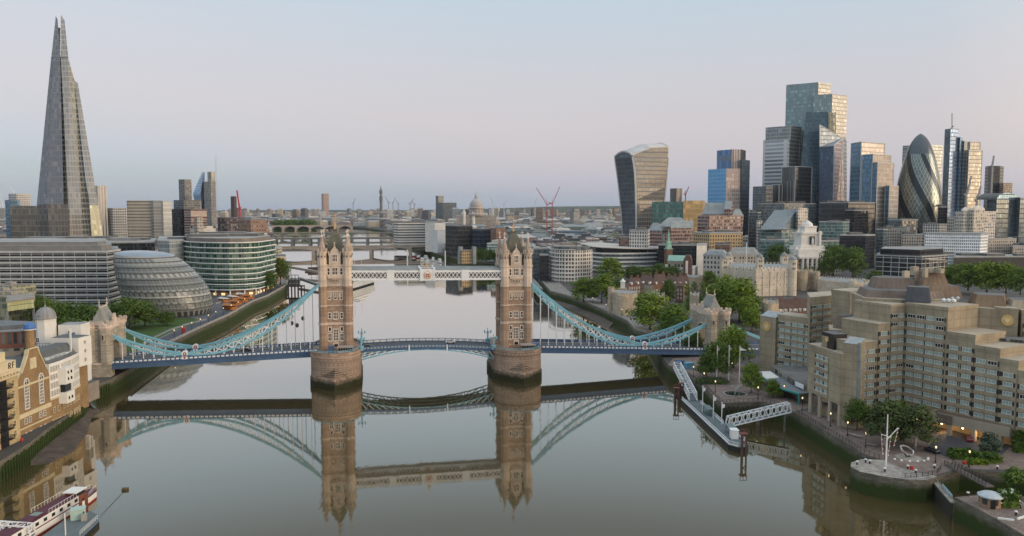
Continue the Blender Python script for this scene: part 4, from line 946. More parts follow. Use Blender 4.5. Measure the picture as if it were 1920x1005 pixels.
# a wooded park far upstream, one mass
def wood():
 mb = MB(); R = random.Random(11)
 for k in range(2600):
  u = R.uniform(514, 592); Y = R.uniform(3000, 3500); x = (u-960)/FPX*Y; z = 6+R.uniform(2, 24)*(1-.25*((u-553)/40)**2); s = R.uniform(4, 9); t = R.uniform(0, 6.3)
  mb.face([(x-s*cos(t), Y-s*sin(t), z-s*.5), (x+s*cos(t), Y+s*sin(t), z-s*.4), (x+s*.6*cos(t), Y+s*.6*sin(t)-2, z+s*.6), (x-s*.7*cos(t), Y-s*.7*sin(t)+2, z+s*.5)])
 struct('far_wood', mb, LEAF['dark'], kind='stuff')
wood()
# ================================================================== the concrete hotel on the right
M_CONC = masonry('hotel_concrete', (.34, .285, .20), (.285, .24, .17), 3.3, 2.78, .05, .85, .05, off=0)
M_CONCL = mat('hotel_pale_concrete', (.39, .335, .255), .85, .16, .15)
M_COPPER = mat('tan_copper_cladding', (.25, .175, .115), .6, .25, .15, metal=.15)
M_COPPERR = mat('russet_cladding', (.185, .14, .112), .6, .28, .15)
M_ROOFG = mat('flat_roof_felt', (.155, .155, .15), .85, .3, .15)
M_PGREEN = mat('sky_curtain_pane', (.30, .39, .36), .14, .2, .4, spec=.6)  # pale tone holds both the curtains and the reflected sky
M_PDARK = mat('open_pane', (.02, .022, .024), .15, .3, .4, spec=.5)
M_WFR = mat('white_window_frame', (.62, .62, .58), .6, .1, 1)
M_SHADOW = mat('recess_shade', (.045, .038, .032), .6, .2, .5)  # shade of the window recesses put into the colour; dark boxes share it
H_ = thing('concrete_hotel', 'stepped brown concrete hotel with long rows of pale windows on the right river bank', 'hotel', (125, 262, 6))
HW = Wins(100)
wa = wmesh(2.75, 1.2, M_WFR, M_PGREEN, .14, 3); wb_ = wmesh(2.75, 1.2, M_WFR, M_PDARK, .14, 3); wc = wmesh(2.75, 1.2, M_WFR, M_PGREEN, .14, 2)
PANES = [wa, wa, wc, wa, wc, wa, wb_]
FH = 2.78
def hwing(poly, z0, z1, faces, floors_from=None, name='wing', pitch=3.25, tops=None, edge=.8):
 """concrete wing; faces = indices of polygon edges that carry rows of windows between projecting spandrels"""
 mb = MB(); mb.prism(poly, z0, z1, 0, 1); p2 = opt(poly, .5)
 mb.prism(opt(poly, -.12), z1-.9, z1+.25, 0, 2)
 zf = floors_from if floors_from is not None else z0+.9; nf = int((z1-.6-zf)/FH)
 for i in faces:
  a, b = poly[i], poly[(i+1) % len(poly)]; l = hypot(b[0]-a[0], b[1]-a[1]); dx, dy = (b[0]-a[0])/l, (b[1]-a[1])/l; ox, oy = dy, -dx
  for f in range(nf):
   z = zf+f*FH
   q = [(a[0]+dx*d+ox*o, a[1]+dy*d+oy*o) for d, o in ((edge*.6, -.1), (edge*.6, .32), (l-edge*.6, .32), (l-edge*.6, -.1))]
   mb.prism(q, z-FH*.44, z-.12, 0)
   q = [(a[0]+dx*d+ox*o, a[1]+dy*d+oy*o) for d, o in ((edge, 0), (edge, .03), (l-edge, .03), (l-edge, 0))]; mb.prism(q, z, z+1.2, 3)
   n = max(1, int((l-2*edge)/pitch+.35))
   for k in range(n+1):     # boxed piers between the windows
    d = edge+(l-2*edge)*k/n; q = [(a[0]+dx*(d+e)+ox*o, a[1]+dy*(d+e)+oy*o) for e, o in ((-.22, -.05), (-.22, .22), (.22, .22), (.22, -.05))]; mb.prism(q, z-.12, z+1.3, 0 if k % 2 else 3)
  HW.wall(a, b, zf, nf, FH, PANES, pitch, edge, out=.06)
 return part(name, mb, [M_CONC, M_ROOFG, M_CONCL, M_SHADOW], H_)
def quadp(*p): return list(p)
# pavilion A over the river walk
A0, A1 = (103.6, 271.5), (106.8, 251.5)
def ap(f, back=0): return (A0[0]+(A1[0]-A0[0])*f+back*.97, A0[1]+(A1[1]-A0[1])*f+back*.24)
zA, z1 = 13.2, 29.8
hwing([ap(0), ap(.22), ap(.22, 9), ap(0, 9)], zA, z1, [])
hwing([ap(.22), ap(.66), ap(.66, 9), ap(.22, 9)], zA, z1, [0], 14.9, pitch=2.9, edge=.5)
hwing([ap(.66), ap(1), ap(1, 9), ap(.66, 9)], zA, z1, [])
mb = MB()
for f in (0.06, .36, .66, .94):
 x, y = ap(f, .8); mb2 = MB(); mb2.cyl(x, y, 6, zA+.3, .75, 10); part('column', mb2, M_CONCL, H_)
for x, y in ((113, 254.5), (112, 260)): mb2 = MB(); mb2.cyl(x, y, 6, zA+.3, .7, 10); part('column', mb2, M_CONCL, H_)
mb = MB(); mb.prism([ap(.12, 2.5), ap(.92, 2.5), ap(.92, 8), ap(.12, 8)], 6.0, 9.0, 0); mb.prism([ap(.10, 2.3), ap(.94, 2.3), ap(.94, 8.2), ap(.10, 8.2)], 9.0, 9.8, 1); mb.prism([ap(.14, 2.8), ap(.90, 2.8), ap(.90, 7.8), ap(.14, 7.8)], 9.8, 13.1, 2)
part('glazed_lobby', mb, [M_CONC, M_COPPER, facade('lobby_glass', (.12, .11, .10), (.03, .05, .055), 3.3, 1.6, .05, .05, .15, .3, (.20, .25, .27))], H_)
# stair shaft beside it with its sloping glass crown
def shaft(poly, z0, z1, slope, name='stair_shaft'):
 mb = MB(); mb.prism(poly, z0, z1, 0, 1); a, b, c, d = poly
 mb.face([(*a, z1+.02), (*b, z1+.02), (*c, z1+slope), (*d, z1+slope)], 2); mb.face([(*b, z1), (*c, z1), (*c, z1+slope)], 0); mb.face([(*d, z1), (*a, z1), (*d, z1+slope)], 0); mb.face([(*c, z1), (*d, z1), (*d, z1+slope), (*c, z1+slope)], 0)
 return part(name, mb, [M_CONC, M_ROOFG, mat('skylight', (.30, .32, .32), .2, .2, .5)], H_)
shaft([(107.6, 252.2), (111.0, 248.6), (114.4, 251.4), (111, 255)], 6, 33.6, 1.6)
mb = MB(); mb.prism(rect(111.3, 248.6, 1.0, .8, .75), 9, 34.2, 0); part('glazed_slot', mb, mat('slot_glass', (.20, .22, .22), .2, .3, .4), H_)
# plant block with the round sign above pavilion A
mb = MB(); mb.prism([ap(.3, 1.4), ap(.66, 1.4), ap(.66, 6.5), ap(.3, 6.5)], 30.05, 35.2, 0, 1); part('plant_block', mb, [mat('black_cladding', (.03, .026, .024), .5, .2, .4), M_ROOFG], H_)
# wing B, stepped up towards the inner corner
B0, B1 = (111.7, 251.0), (131.0, 259.8)
def bp(f, back):
 x, y = B0[0]+(B1[0]-B0[0])*f, B0[1]+(B1[1]-B0[1])*f; return (x-.415*back, y+.91*back) if back else (x, y)
for f0, f1, zt in ((0, .42, 33.6), (.42, .68, 39.2), (.68, 1.0, 45.2)): hwing([bp(f0, 0), bp(f1, 0), bp(f1, 15), bp(f0, 15)], 11.4, zt, [0], 13.2, edge=.25 if f0 else .7)
# wing C, stepping down to the right
C0, C1 = (131.0, 259.8), (152.5, 220.5)
def cp(f, back):
 x, y = C0[0]+(C1[0]-C0[0])*f, C0[1]+(C1[1]-C0[1])*f; return (x+.877*back, y+.480*back) if back else (x, y)
steps = ((0, .33, 45.6), (.33, .53, 38.0), (.53, .70, 35.0), (.70, .82, 32.2), (.82, 1.0, 29.5))
for i, (f0, f1, zt) in enumerate(steps): hwing([cp(f0, 0), cp(f1, 0), cp(f1, 16), cp(f0, 16)], 11.4, zt, [0], 13.2, edge=.3 if i else .8)
# end wall of C, ground storeys and portico
mb = MB(); mb.prism([cp(-.02, 3.0), cp(.97, 3.0), cp(.97, 16), cp(-.02, 16)], 6, 11.4, 0); part('ground_storey', mb, M_CONC, H_)
mb = MB()
mb.prism([cp(.02, -7.5), cp(.30, -6.0), cp(.30, 2.9), cp(.02, 2.9)], 9.6, 13.0, 0, 1); mb.prism([cp(.30, -4.2), cp(.80, -1.2), cp(.80, 2.9), cp(.30, 2.9)], 9.4, 12.6, 0, 1); mb.prism([cp(.34, -4.4), cp(.44, -4.0), cp(.44, -1), cp(.34, -1)], 9.8, 12.4, 2)
part('entrance_canopy', mb, [M_CONCL, mat('terracotta_deck', (.17, .115, .085), .85, .2, .3), M_COPPERR], H_)
for f, b in ((.10, -5.6), (.26, -5.0), (.42, -3.2), (.58, -2.2), (.74, -1.0)):
 p = cp(f, b); mb2 = MB(); mb2.prism(rect(p[0], p[1], 1.1, 1.1, .5), 6, 9.5, 0); part('portico_pier', mb2, M_CONCL, H_)
M_WARM = mat('warm_lamp', (.9, .75, .5), .5, 0, emit=(1, .66, .28), es=6)
for f, b in ((.36, -3.0), (.50, -2.2), (.66, -1.4), (.20, -4.6), (.86, -.4)):
 p = cp(f, b); mb2 = MB(); mb2.lathe(p[0], p[1], [(.05, 8.75), (.28, 8.9), (.28, 9.2), (.05, 9.36)], 8); part('downlight', mb2, M_WARM, H_)
for f, b in ((.38, -1.6), (.62, -.6), (.22, -3)):
 p = cp(f, b); ld = bpy.data.lights.new('portico_lamp', 'POINT'); lo = bpy.data.objects.new('portico_lamp', ld); COL.objects.link(lo); lo.location = (p[0], p[1], 8.6); ld.energy = 380; ld.color = (1, .62, .28); ld.shadow_soft_size = .4
mb = MB(); mb.prism([cp(.84, -1.4), cp(1.02, -.8), cp(1.02, 8), cp(.84, 8)], 6, 11.3, 0); part('corner_lodge', mb, [facade('lodge_wall', (.28, .24, .18), (.04, .035, .03), 5.3, 5.2, .34, .28, .35, .2)], H_)
# tall middle: mansard cladding and the block behind
def mansard(poly, z0, z1, ins, m, name='mansard'):
 mb = MB(); p1 = opt(poly, ins); mb.loft(opt(poly, 0), z0, p1, z1, 0, top=True, mt=1); n = len(p1); po = opt(poly, 0)
 for i in range(n):       # standing seams
  j = (i+1) % n; l = hypot(po[j][0]-po[i][0], po[j][1]-po[i][1])
  for k in range(1, int(l/1.6)):
   f = k/int(l/1.6); mb.bar((po[i][0]+(po[j][0]-po[i][0])*f, po[i][1]+(po[j][1]-po[i][1])*f, z0), (p1[i][0]+(p1[j][0]-p1[i][0])*f, p1[i][1]+(p1[j][1]-p1[i][1])*f, z1), .14, .14, 0)
 return part(name, mb, [m, M_ROOFG], H_)
hwing([(121, 268), (131, 262.5), (150, 262.5), (153, 285), (124, 285)], 30, 46.2, [])
mansard([(122, 269.5), (140, 263), (148, 266), (150, 284), (125, 284)], 46.4, 48.9, 1.2, M_COPPERR)
mansard([(128.5, 276), (141.5, 272.5), (143.5, 284), (130, 286)], 48.9, 52.6, 1.2, M_COPPERR)
mansard([(131, 260.6), (137.6, 256.6), (141, 262.5), (134.5, 266)], 46.0, 51.0, .7, mat('slate_glass', (.085, .09, .10), .25, .2, .3), 'glazed_roof')
mansard([(140, 268), (153, 264.5), (156, 280), (142, 282)], 46.4, 50.6, 1.2, M_COPPER); mansard([(142, 270), (150, 268.2), (152, 280), (144, 281)], 50.6, 55.2, 1.4, M_COPPER)
mansard([(153, 258), (161, 254), (166.5, 262), (156.5, 268)], 44.6, 48.6, .9, M_COPPER); mansard([(162.5, 254), (171, 251.5), (175, 262), (167, 265)], 44.6, 47.2, .8, M_CONCL)
D0 = [(157, 252.3), (161.8, 249.0), (166, 262), (160, 266)]
hwing([(150, 256.5), (157, 252.3), (160, 266), (152, 270)], 28, 44.4, [])
hwing(D0, 26, 44.9, [], name='sign_tower')
hwing([(163, 249.2), (176, 243.4), (182, 256), (168, 262)], 20, 44.4, [0], 25.2, edge=.6)
mb = MB(); mb.prism([(149.8, 248), (160.5, 240), (164, 246.5), (154, 254)], 33, 36.2, 0, 1); mb.prism([(160.5, 240), (165, 236.6), (168.4, 243), (164, 246.5)], 28, 35.6, 2, 1); part('link_roof', mb, [facade('link_glass', (.10, .09, .08), (.03, .035, .035), 3.2, 1.1, .1, .1, .15), M_ROOFG, M_COPPER], H_)
# roof clutter
mb = MB(); R = random.Random(5)
for f in (.1, .5): pass
for i in range(6):
 x, y = 133+R.uniform(0, 15), 268+R.uniform(0, 12);
 q = MB(); q.prism(rect(x, y, R.uniform(1, 2.4), R.uniform(1, 2), .3), 53.5 if x < 143 else 55.0, R.uniform(55.4, 57.0), 0); part('roof_plant', q, M_CONCL, H_)
for x, y in ((143.5, 259.5), (144.8, 258.8), (146.1, 258.1), (150, 266), (151.5, 265.4)): q = MB(); q.lathe(x, y, [(.1, 45.8), (.75, 46.3), (.75, 46.9), (.2, 47.3)], 10); part('satellite_dish', q, M_WHITE, H_)
q = MB(); q.box(146, 273, 55.3, 151, 277, 55.6); [q.bar((x, y, 55.6), (x, y, 59), .25) for x, y in ((146.2, 273.2), (150.8, 273.2), (146.2, 276.8), (150.8, 276.8))]; q.box(145.6, 272.6, 59, 151.4, 277.4, 59.3); part('roof_frame', q, M_CONCL, H_)
# wings E, F and shaft G behind pavilion A
E0, E1 = (118.4, 310), (143, 325)
hwing([E0, E1, (146, 338), (124, 328)], 12, 41.6, [0], 15, edge=1.0)
hwing([(130, 300), (141, 306), (137, 314), (126, 308)], 12, 45.0, [], name='wing'); mb = MB(); mb.prism([(136.5, 300.5), (139.5, 302.2), (138, 306), (135, 304)], 12, 46.6, 0); part('russet_shaft', mb, M_COPPERR, H_)
hwing([(112.6, 330), (122, 316), (130, 322), (119, 338)], 9, 32.2, [0], 11.6, edge=.6)
shaft([(107.5, 337.5), (111.8, 330.2), (116, 333), (112, 341)], 6, 30.8, 1.8)
mb = MB(); mansard([(120.5, 275), (126.5, 279), (123, 287), (116.5, 283)], 33.8, 38.6, .9, M_COPPERR)
hwing([(113.5, 278), (126, 272), (130, 284), (118, 290)], 12, 33.6, [])
# gilt round emblems with their fan of petals
def emblem(c, n, r, z, plate=None):
 mb = MB(); l = hypot(*n); nx, ny = n[0]/l, n[1]/l; tx, ty = -ny, nx
 P = lambda a, b, o: (c[0]+tx*a+nx*o, c[1]+ty*a+ny*o, z+b)
 ring = [(r*cos(2*pi*i/20), r*sin(2*pi*i/20)) for i in range(20)]
 A = [P(a, b, .15) for a, b in ring]; B = [P(a, b, -.2) for a, b in ring]; mb.face(A, 0)
 for i in range(20): mb.face([A[i], B[i], B[(i+1) % 20], A[(i+1) % 20]], 0)
 for k in range(-2, 3):
  an = k*.42; mb.face([P(0, -r*.62, .2), P(r*.55*sin(an)-r*.10*cos(an), r*.20*cos(an)-.1, .2), P(r*.85*sin(an), r*.72*cos(an), .2), P(r*.55*sin(an)+r*.10*cos(an), r*.20*cos(an)-.1, .2)], 1)
 part('emblem', mb, [mat('emblem_gold', (.62, .42, .16), .4, .1, 1, metal=.2), mat('emblem_pale', (.80, .66, .40), .4, .1, 1)], H_)
emblem((159.3, 250.4), (-.57, -.82), 1.75, 41.2); emblem((109.3, 334.2), (-.86, -.51), 2.1, 26.6); emblem((106.2, 262.3), (-.98, -.16), .95, 33.0)
HW.flush(H_)
# low restaurant with the teal canopy between the wings
R_ = thing('riverside_restaurant', 'low concrete restaurant with teal framed canopy beside the hotel', 'restaurant', (112, 296, 6))
mb = MB(); mb.prism([(107.5, 322), (106.8, 290), (113, 276), (126, 282), (124, 318)], 6, 12.4, 0, 1); part('wall', mb, [facade('restaurant_wall', (.24, .20, .15), (.05, .06, .06), 6.2, 5, .45, .1, .2), M_ROOFG], R_)
mb = MB(); mb.prism([(100.8, 318), (99.8, 292), (104.5, 281), (111, 283), (107, 318)], 9.6, 10.0, 0); part('canopy', mb, [mat('canopy_grey', (.16, .18, .19), .6, .2, .3)], R_)
mb = MB()
for a, b in (((100.6, 318, 9.8), (99.6, 292, 9.8)), ((99.6, 292, 9.8), (104.3, 281, 9.8)), ((104.3, 281, 9.8), (104.3, 281, 6)), ((100.6, 318, 9.8), (100.6, 318, 6))): mb.bar(a, b, .5, .6)
part('canopy_frame', mb, mat('teal_paint', (.04, .27, .25), .5, .1, .5), R_)
mb = MB(); mb.prism([(100.2, 317), (99.9, 304), (105.5, 306), (106, 318)], 10.05, 10.5, 0); part('awning', mb, mat('white_awning', (.68, .67, .62), .7, .1, .5), R_)
mb = MB(); mb.prism([(106.4, 291), (107.3, 285), (107.6, 285.1), (106.7, 291.1)], 10.6, 12.2, 0); part('wall_sign', mb, M_WHITE, R_)
# ================================================================== things along the north river walk
M_POLE = mat('white_pole', (.72, .72, .70), .5, .08, 1); M_BLACK = mat('black_iron', (.022, .022, .024), .55, .2, 1); M_HULL = mat('black_hull', (.018, .018, .018), .6, .3, .5)
M_DECKG = mat('grey_deck', (.12, .145, .15), .8, .2, .4); M_GLOW = mat('lamp_glow', (.9, .8, .6), .5, 0, emit=(1, .70, .34), es=1.15); M_REDP = mat('red_paint', (.42, .03, .03), .5, .12, 1)
M_GLASSG = mat('shelter_glass', (.16, .24, .22), .12, .2, .4, spec=.6)
# street lamps
def lamp_proto():
 r = thing('street_lamp', 'black lamp post with glowing lantern on the river walk', 'street lamp', (0, 0, 0), 'lamp posts along the river banks')
 mb = MB(); mb.lathe(0, 0, [(.26, 0), (.2, .5), (.11, .7), (.08, 3.6), (.16, 3.75), (.05, 3.8)], 7); mb.bar((-.45, 0, 3.2), (.45, 0, 3.2), .06); part('post', mb, M_BLACK, r)
 mb = MB(); mb.lathe(0, 0, [(.10, 3.8), (.22, 4.15), (.21, 4.4), (.08, 4.55)], 7); part('lantern', mb, M_GLOW, r)
 mb = MB(); mb.lathe(0, 0, [(.31, 4.52), (.12, 4.72), (.02, 4.9)], 7); part('cap', mb, M_BLACK, r)
 return r
LAMP = lamp_proto(); first = [True]
def put(root, loc, rz=0, label=None, group=None, sc=1.0, seen={}):
 if root.name not in seen:
  seen[root.name] = 1; root.location = loc; root.rotation_euler = (0, 0, rz); root.scale = (sc, sc, sc); KIDS.setdefault(root.name, [(c, list(c.children)) for c in root.children]); tag(root, label, None, group); return root
 o = dup(root, loc, rz, sc, label, group); return o
LN = [(1557, 800, 'by the hotel columns'), (1589, 818, 'by the dark hotel corner tree'), (1623, 839, 'left of the tall white mast'), (1754, 867, 'beside the parked dark car'), (1817, 876, 'by the red lifebuoy near the lock'), (1504, 769, 'at the landward end of the crossing gangway'),
      (1300, 707, 'beside the blue cabins'), (1320, 720, 'near the head of the long gangway'), (1341, 736, 'near the round dock edge'), (1421, 748, 'beneath the round plaza tree'), (1470, 745, 'before the teal canopy'), (1372, 700, 'between the flagpoles'), (1443, 700, 'below the tower with the left emblem'), (1480, 700, 'by the restaurant awning')]
for u, v, t in LN: put(LAMP, (*g(u, v), 6.02), 0, 'black lamp post with glowing lantern ' + t, 'lamp posts along the north river walk', 1.05)
LS = [(330, 633), (345, 626), (363, 618), (379, 611), (394, 603), (408, 596), (422, 589), (437, 583), (450, 577), (462, 571), (474, 565), (483, 561), (493, 556), (506, 549), (515, 544), (524, 539)]
for i, (u, v) in enumerate(LS): put(LAMP, (*g(u-3, v+1), 6.02), 0, 'black lamp post in the row along the south river wall', 'lamp posts along the south river wall', 1.05)
for i, (u, v) in enumerate(((1130, 585), (1160, 595), (1182, 603), (1105, 572), (1085, 566))): put(LAMP, (*g(u+6, v-3), 6.02), 0, 'small lamp post on the castle wharf', 'lamp posts on the castle wharf', 1.0)
# railing along the quay
def railing(name, pts, label, z=6.02, h=1.15, step=1.6, m=None):
 r = thing(name, label, 'railing', (*pts[0], z)); mb = MB(); pb_ = MB()
 for a, b in zip(pts, pts[1:]):
  l = hypot(b[0]-a[0], b[1]-a[1]); n = max(1, int(l/step))
  for d in (h, h*.6, h*.2): mb.bar((*a, z+d), (*b, z+d), .09 if d == h else .05)
  for k in range(n): f = k/n; p = (a[0]+(b[0]-a[0])*f, a[1]+(b[1]-a[1])*f); pb_.bar((*p, z), (*p, z+h), .11)
 part('rail', mb, m or M_BLACK, r); part('baluster', pb_, m or M_BLACK, r, kind='stuff')
inn = offset(NB, .35)
railing('railing', inn[17:24], 'black iron railing along the curved river walk below the hotel'); railing('railing', inn[24:31], 'black iron railing around the plaza and round dock at the pier')
railing('railing', [g(*p) for p in ((1697, 896), (1740, 893), (1757, 888), (1766, 877))], 'black railing by the lock at the stone pier head')
# pontoon of the pier
PO = thing('pier_pontoon', 'long grey floating pier pontoon with black hull and white rails', 'pontoon', (72, 274, 0))
hull = [(66.8, 306), (69.2, 246.5), (71.5, 243.6), (74.6, 243.8), (76.2, 248), (74.0, 306)]
mb = MB(); mb.prism(hull, -.6, 1.5, 0); mb.prism(opt(hull, .25), 1.5, 1.62, 1); part('hull', mb, [M_HULL, M_DECKG], PO)
def rail_run(pts, z, h=1.2):
 mb = MB()
 for a, b in zip(pts, pts[1:]):
  l = hypot(b[0]-a[0], b[1]-a[1]); n = max(1, int(l/1.3))
  mb.bar((*a, z+h), (*b, z+h), .14); mb.bar((*a, z+.55), (*b, z+.55), .09); mb.bar((*a, z+.15), (*b, z+.15), .22, .3)
  for k in range(n+1): f = k/n; p = (a[0]+(b[0]-a[0])*f, a[1]+(b[1]-a[1])*f); mb.bar((*p, z), (*p, z+h), .11)
 return mb
part('guard_rail', rail_run(opt(hull, .4)[0:3], 1.62), M_WHITE, PO); part('guard_rail', rail_run([(73.2, 300), (74.2, 270.5)], 1.62), M_WHITE, PO); part('guard_rail', rail_run([(75.3, 258), (75.6, 249)], 1.62), M_WHITE, PO)
def shelter(x, y, a):
 mb = MB(); p = rect(x, y, 1.8, 6.0, a); [mb.bar((*q, 1.62), (*q, 4.0), .16, m=1) for q in p]; mb.prism(rect(x, y, 2.3, 6.6, a), 4.0, 4.2, 1); mb.prism(rect(x+.7, y, .15, 5.6, a), 2.0, 3.9, 0); mb.prism(rect(x, y, 1.2, 5, a), 1.9, 2.1, 1); part('shelter', mb, [M_GLASSG, mat('grey_green_metal', (.14, .19, .19), .5, .1, 1)], PO)
shelter(72.2, 284, 0.03); shelter(73.6, 259, .03)
mb = MB(); mb.box(72.0, 252.2, 1.62, 74.2, 255, 4.5); mb.box(71.8, 252, 4.5, 74.4, 255.2, 4.65); part('kiosk', mb, M_WHITE, PO)
for x, y, z in ((70.8, 287, 9.5), (72.5, 278, 8.2), (73.4, 270, 7.6)):
 mb = MB(); mb.cyl(x, y, 1.62, 1.62+z, .16, 8, 0); mb.cyl(x, y, 1.62+z, 1.9+z, .25, 8, 0); mb.face([(x+.1, y, 1.4+z), (x+1.1, y+.3, 1.0+z), (x+1.0, y+.2, .0+z), (x+.1, y, -.3+z)], 0); part('flagpole', mb, M_POLE, PO)
for i, (x, y) in enumerate(((75.4, 266), (75.5, 263.4), (75.7, 261))):
 mb = MB(); mb.lathe(x, y, [(.3, 1.7), (.75, 2.0), (.75, 2.4), (.3, 2.7)], 8); single('life_raft', mb, M_REDP, 'red life raft canister on the pontoon edge below the crossing gangway', 'life raft', (x, y, 1.7), 'red canisters on the pontoon')
def dolphin(x, y, top, label, lat=True):
 r = thing('mooring_dolphin', label, 'mooring piles', (x, y, 0))
 for dx, dy in ((-.9, -.6), (.9, -.6), (0, .9)): mb = MB(); mb.cyl(x+dx*.8, y+dy, -3, top, .3, 8, 0); part('pile', mb, mat('rusty_pile', (.085, .055, .045), .8, .35, .5), r)
 mb = MB(); mb.prism(rect(x, y, 2.2, 2.2), top, top+.25, 0); [mb.bar((x+a, y-.6, top+.4), (x+a, y-.6, top+1.7), .15) for a in (-1, 0, 1)]; mb.bar((x-1.1, y-.6, top+1.6), (x+1.1, y-.6, top+1.6), .15); mb.bar((x-.9, y-.7, top-4), (x+.9, y-.7, top-1), .2); mb.bar((x+.9, y-.7, top-4), (x-.9, y-.7, top-1), .2); part('cap', mb, mat('red_brown_steel', (.16, .06, .05), .7, .25, .5), r)
dolphin(72.6, 241.5, 6.6, 'rusty pile dolphin with a cross braced head at the near end of the pontoon'); dolphin(65.6, 309, 5.5, 'dark pile dolphin at the far end of the pontoon'); dolphin(69.0, 316, 5.8, 'dark pile dolphin beneath the long gangway')
for i, (x, y) in enumerate(((89, 288), (92, 285), (88, 276))):
 mb = MB(); mb.cyl(x, y, -3, 4.6+.3*i, .6, 9); mb.cyl(x, y, 4.6+.3*i, 5.0+.3*i, .7, 9); single('mooring_pile', mb, mat('weathered_pile', (.13, .125, .11), .85, .3, .5), 'weathered grey pile standing in the water of the round dock', 'pile', (x, y, 0), 'grey piles in the round dock')
def truss(name, a, b, label, w_=2.6, h=3.0, n=12, legs=None, floor_m=None):
 r = thing(name, label, 'gangway', a); l = hypot(b[0]-a[0], b[1]-a[1]); dx, dy = (b[0]-a[0])/l, (b[1]-a[1])/l
 P = lambda f, s, z: (a[0]+(b[0]-a[0])*f-dy*s*w_/2, a[1]+(b[1]-a[1])*f+dx*s*w_/2, a[2]+(b[2]-a[2])*f+z)
 for s in (-1, 1):
  mb = MB(); mb.bar(P(0, s, .1), P(1, s, .1), .26, .36); mb.bar(P(.02, s, h), P(.98, s, h), .24, .3)
  for k in range(n):
   f0, f1 = k/n, (k+1)/n; fm = (f0+f1)/2; mb.bar(P(f0, s, .2), P(fm, s, h), .2); mb.bar(P(fm, s, h), P(f1, s, .2), .2)
  mb.bar(P(0, s, 0), P(0.02, s, h), .22); mb.bar(P(1, s, 0), P(.98, s, h), .22); part('side_truss', mb, M_WHITE, r)
 mb = MB()
 for k in range(n+1): f = min(.98, max(.02, k/n)); mb.bar(P(f, -1, h), P(f, 1, h), .16)
 for k in range(n): mb.bar(P(min(.98, max(.02, k/n)), -1 if k % 2 else 1, h), P(min(.98, (k+1)/n), 1 if k % 2 else -1, h), .12)
 part('top_bracing', mb, M_WHITE, r)
 mb = MB(); mb.bar(P(0, 0, -.02), P(1, 0, -.02), w_*.9, .16); part('walkway', mb, floor_m or M_DECKG, r)
 return r
truss('gangway', (71.2, 303.5, 1.8), (73.2, 344.5, 6.4), 'white lattice gangway running from the plaza down to the far end of the pontoon', 3.0, 2.9, 14)
truss('gangway', (74.2, 266.5, 1.9), (96.6, 268.6, 6.6), 'white lattice gangway crossing from the hotel walk to the middle of the pontoon', 2.6, 3.2, 11)
for x, y in ((94.6, 267.6), (95.4, 269.8)): mb = MB(); mb.cyl(x, y, -3, 6.2, .38, 8); single('gangway_pile', mb, MATS['weathered_pile'], 'slim pile carrying the landward end of the crossing gangway', 'pile', (x, y, 0), 'two piles under the crossing gangway')
# flagpoles on the plaza
for i, (u, v, vt, t) in enumerate(((1344, 716, 650, 'leftmost'), (1366, 716, 649, 'middle'), (1386, 718, 650, 'rightmost'))):
 x, y = g(u, v); top = at(u, vt, Y=y)[2]; r = thing('flagpole', 'tall white flagpole before the gate tower, %s of three' % t + (' with a white flag' if i == 2 else ''), 'flagpole', (x, y, 6), 'three flagpoles on the plaza')
 mb = MB(); mb.lathe(x, y, [(.24, 6), (.14, top), (.2, top+.1), (.02, top+.4)], 8); part('pole', mb, M_POLE, r)
 mb = MB(); sc = 1.0 if i == 2 else .35
 for k in range(4): mb.face([(x+.15+k*.55*sc, y+.1*sin(k), top-.2-k*.28*sc), (x+.15+(k+1)*.55*sc, y+.1*sin(k+1), top-.2-(k+1)*.28*sc), (x+.15+(k+1)*.55*sc, y+.1*sin(k+1), top-1.6), (x+.15+k*.55*sc, y+.1*sin(k), top-1.75+k*.04)], 0)
 part('flag', mb, M_POLE if i == 2 else mat('furled_flag', (.4, .3, .3), .8, .2, 1), r)
# blue cabins at the head of the gangway
for i, (x, y, c, lb) in enumerate(((75.5, 349, (.03, .075, .19), 'dark blue cabin at the head of the long gangway'), (78.6, 345, (.13, .31, .42), 'light blue cabin beside the dark blue one at the head of the long gangway'))):
 r = thing('ticket_cabin', lb, 'cabin', (x, y, 6)); mb = MB(); mb.prism(rect(x, y, 3.6, 2.8, .3), 6.02, 8.5, 0); part('wall', mb, mat('cabin_blue_%s' % 'ab'[i], c, .6, .15, .5), r); mb = MB(); mb.prism(rect(x, y, 4.0, 3.2, .3), 8.5, 8.75, 0); part('roof', mb, MATS['cabin_blue_%s' % 'ab'[i]], r)
 mb = MB(); mb.prism(rect(x-.3, y-1.35, 1.4, .2, .3), 6.9, 8.0, 0); part('hatch', mb, M_PDARK, r)
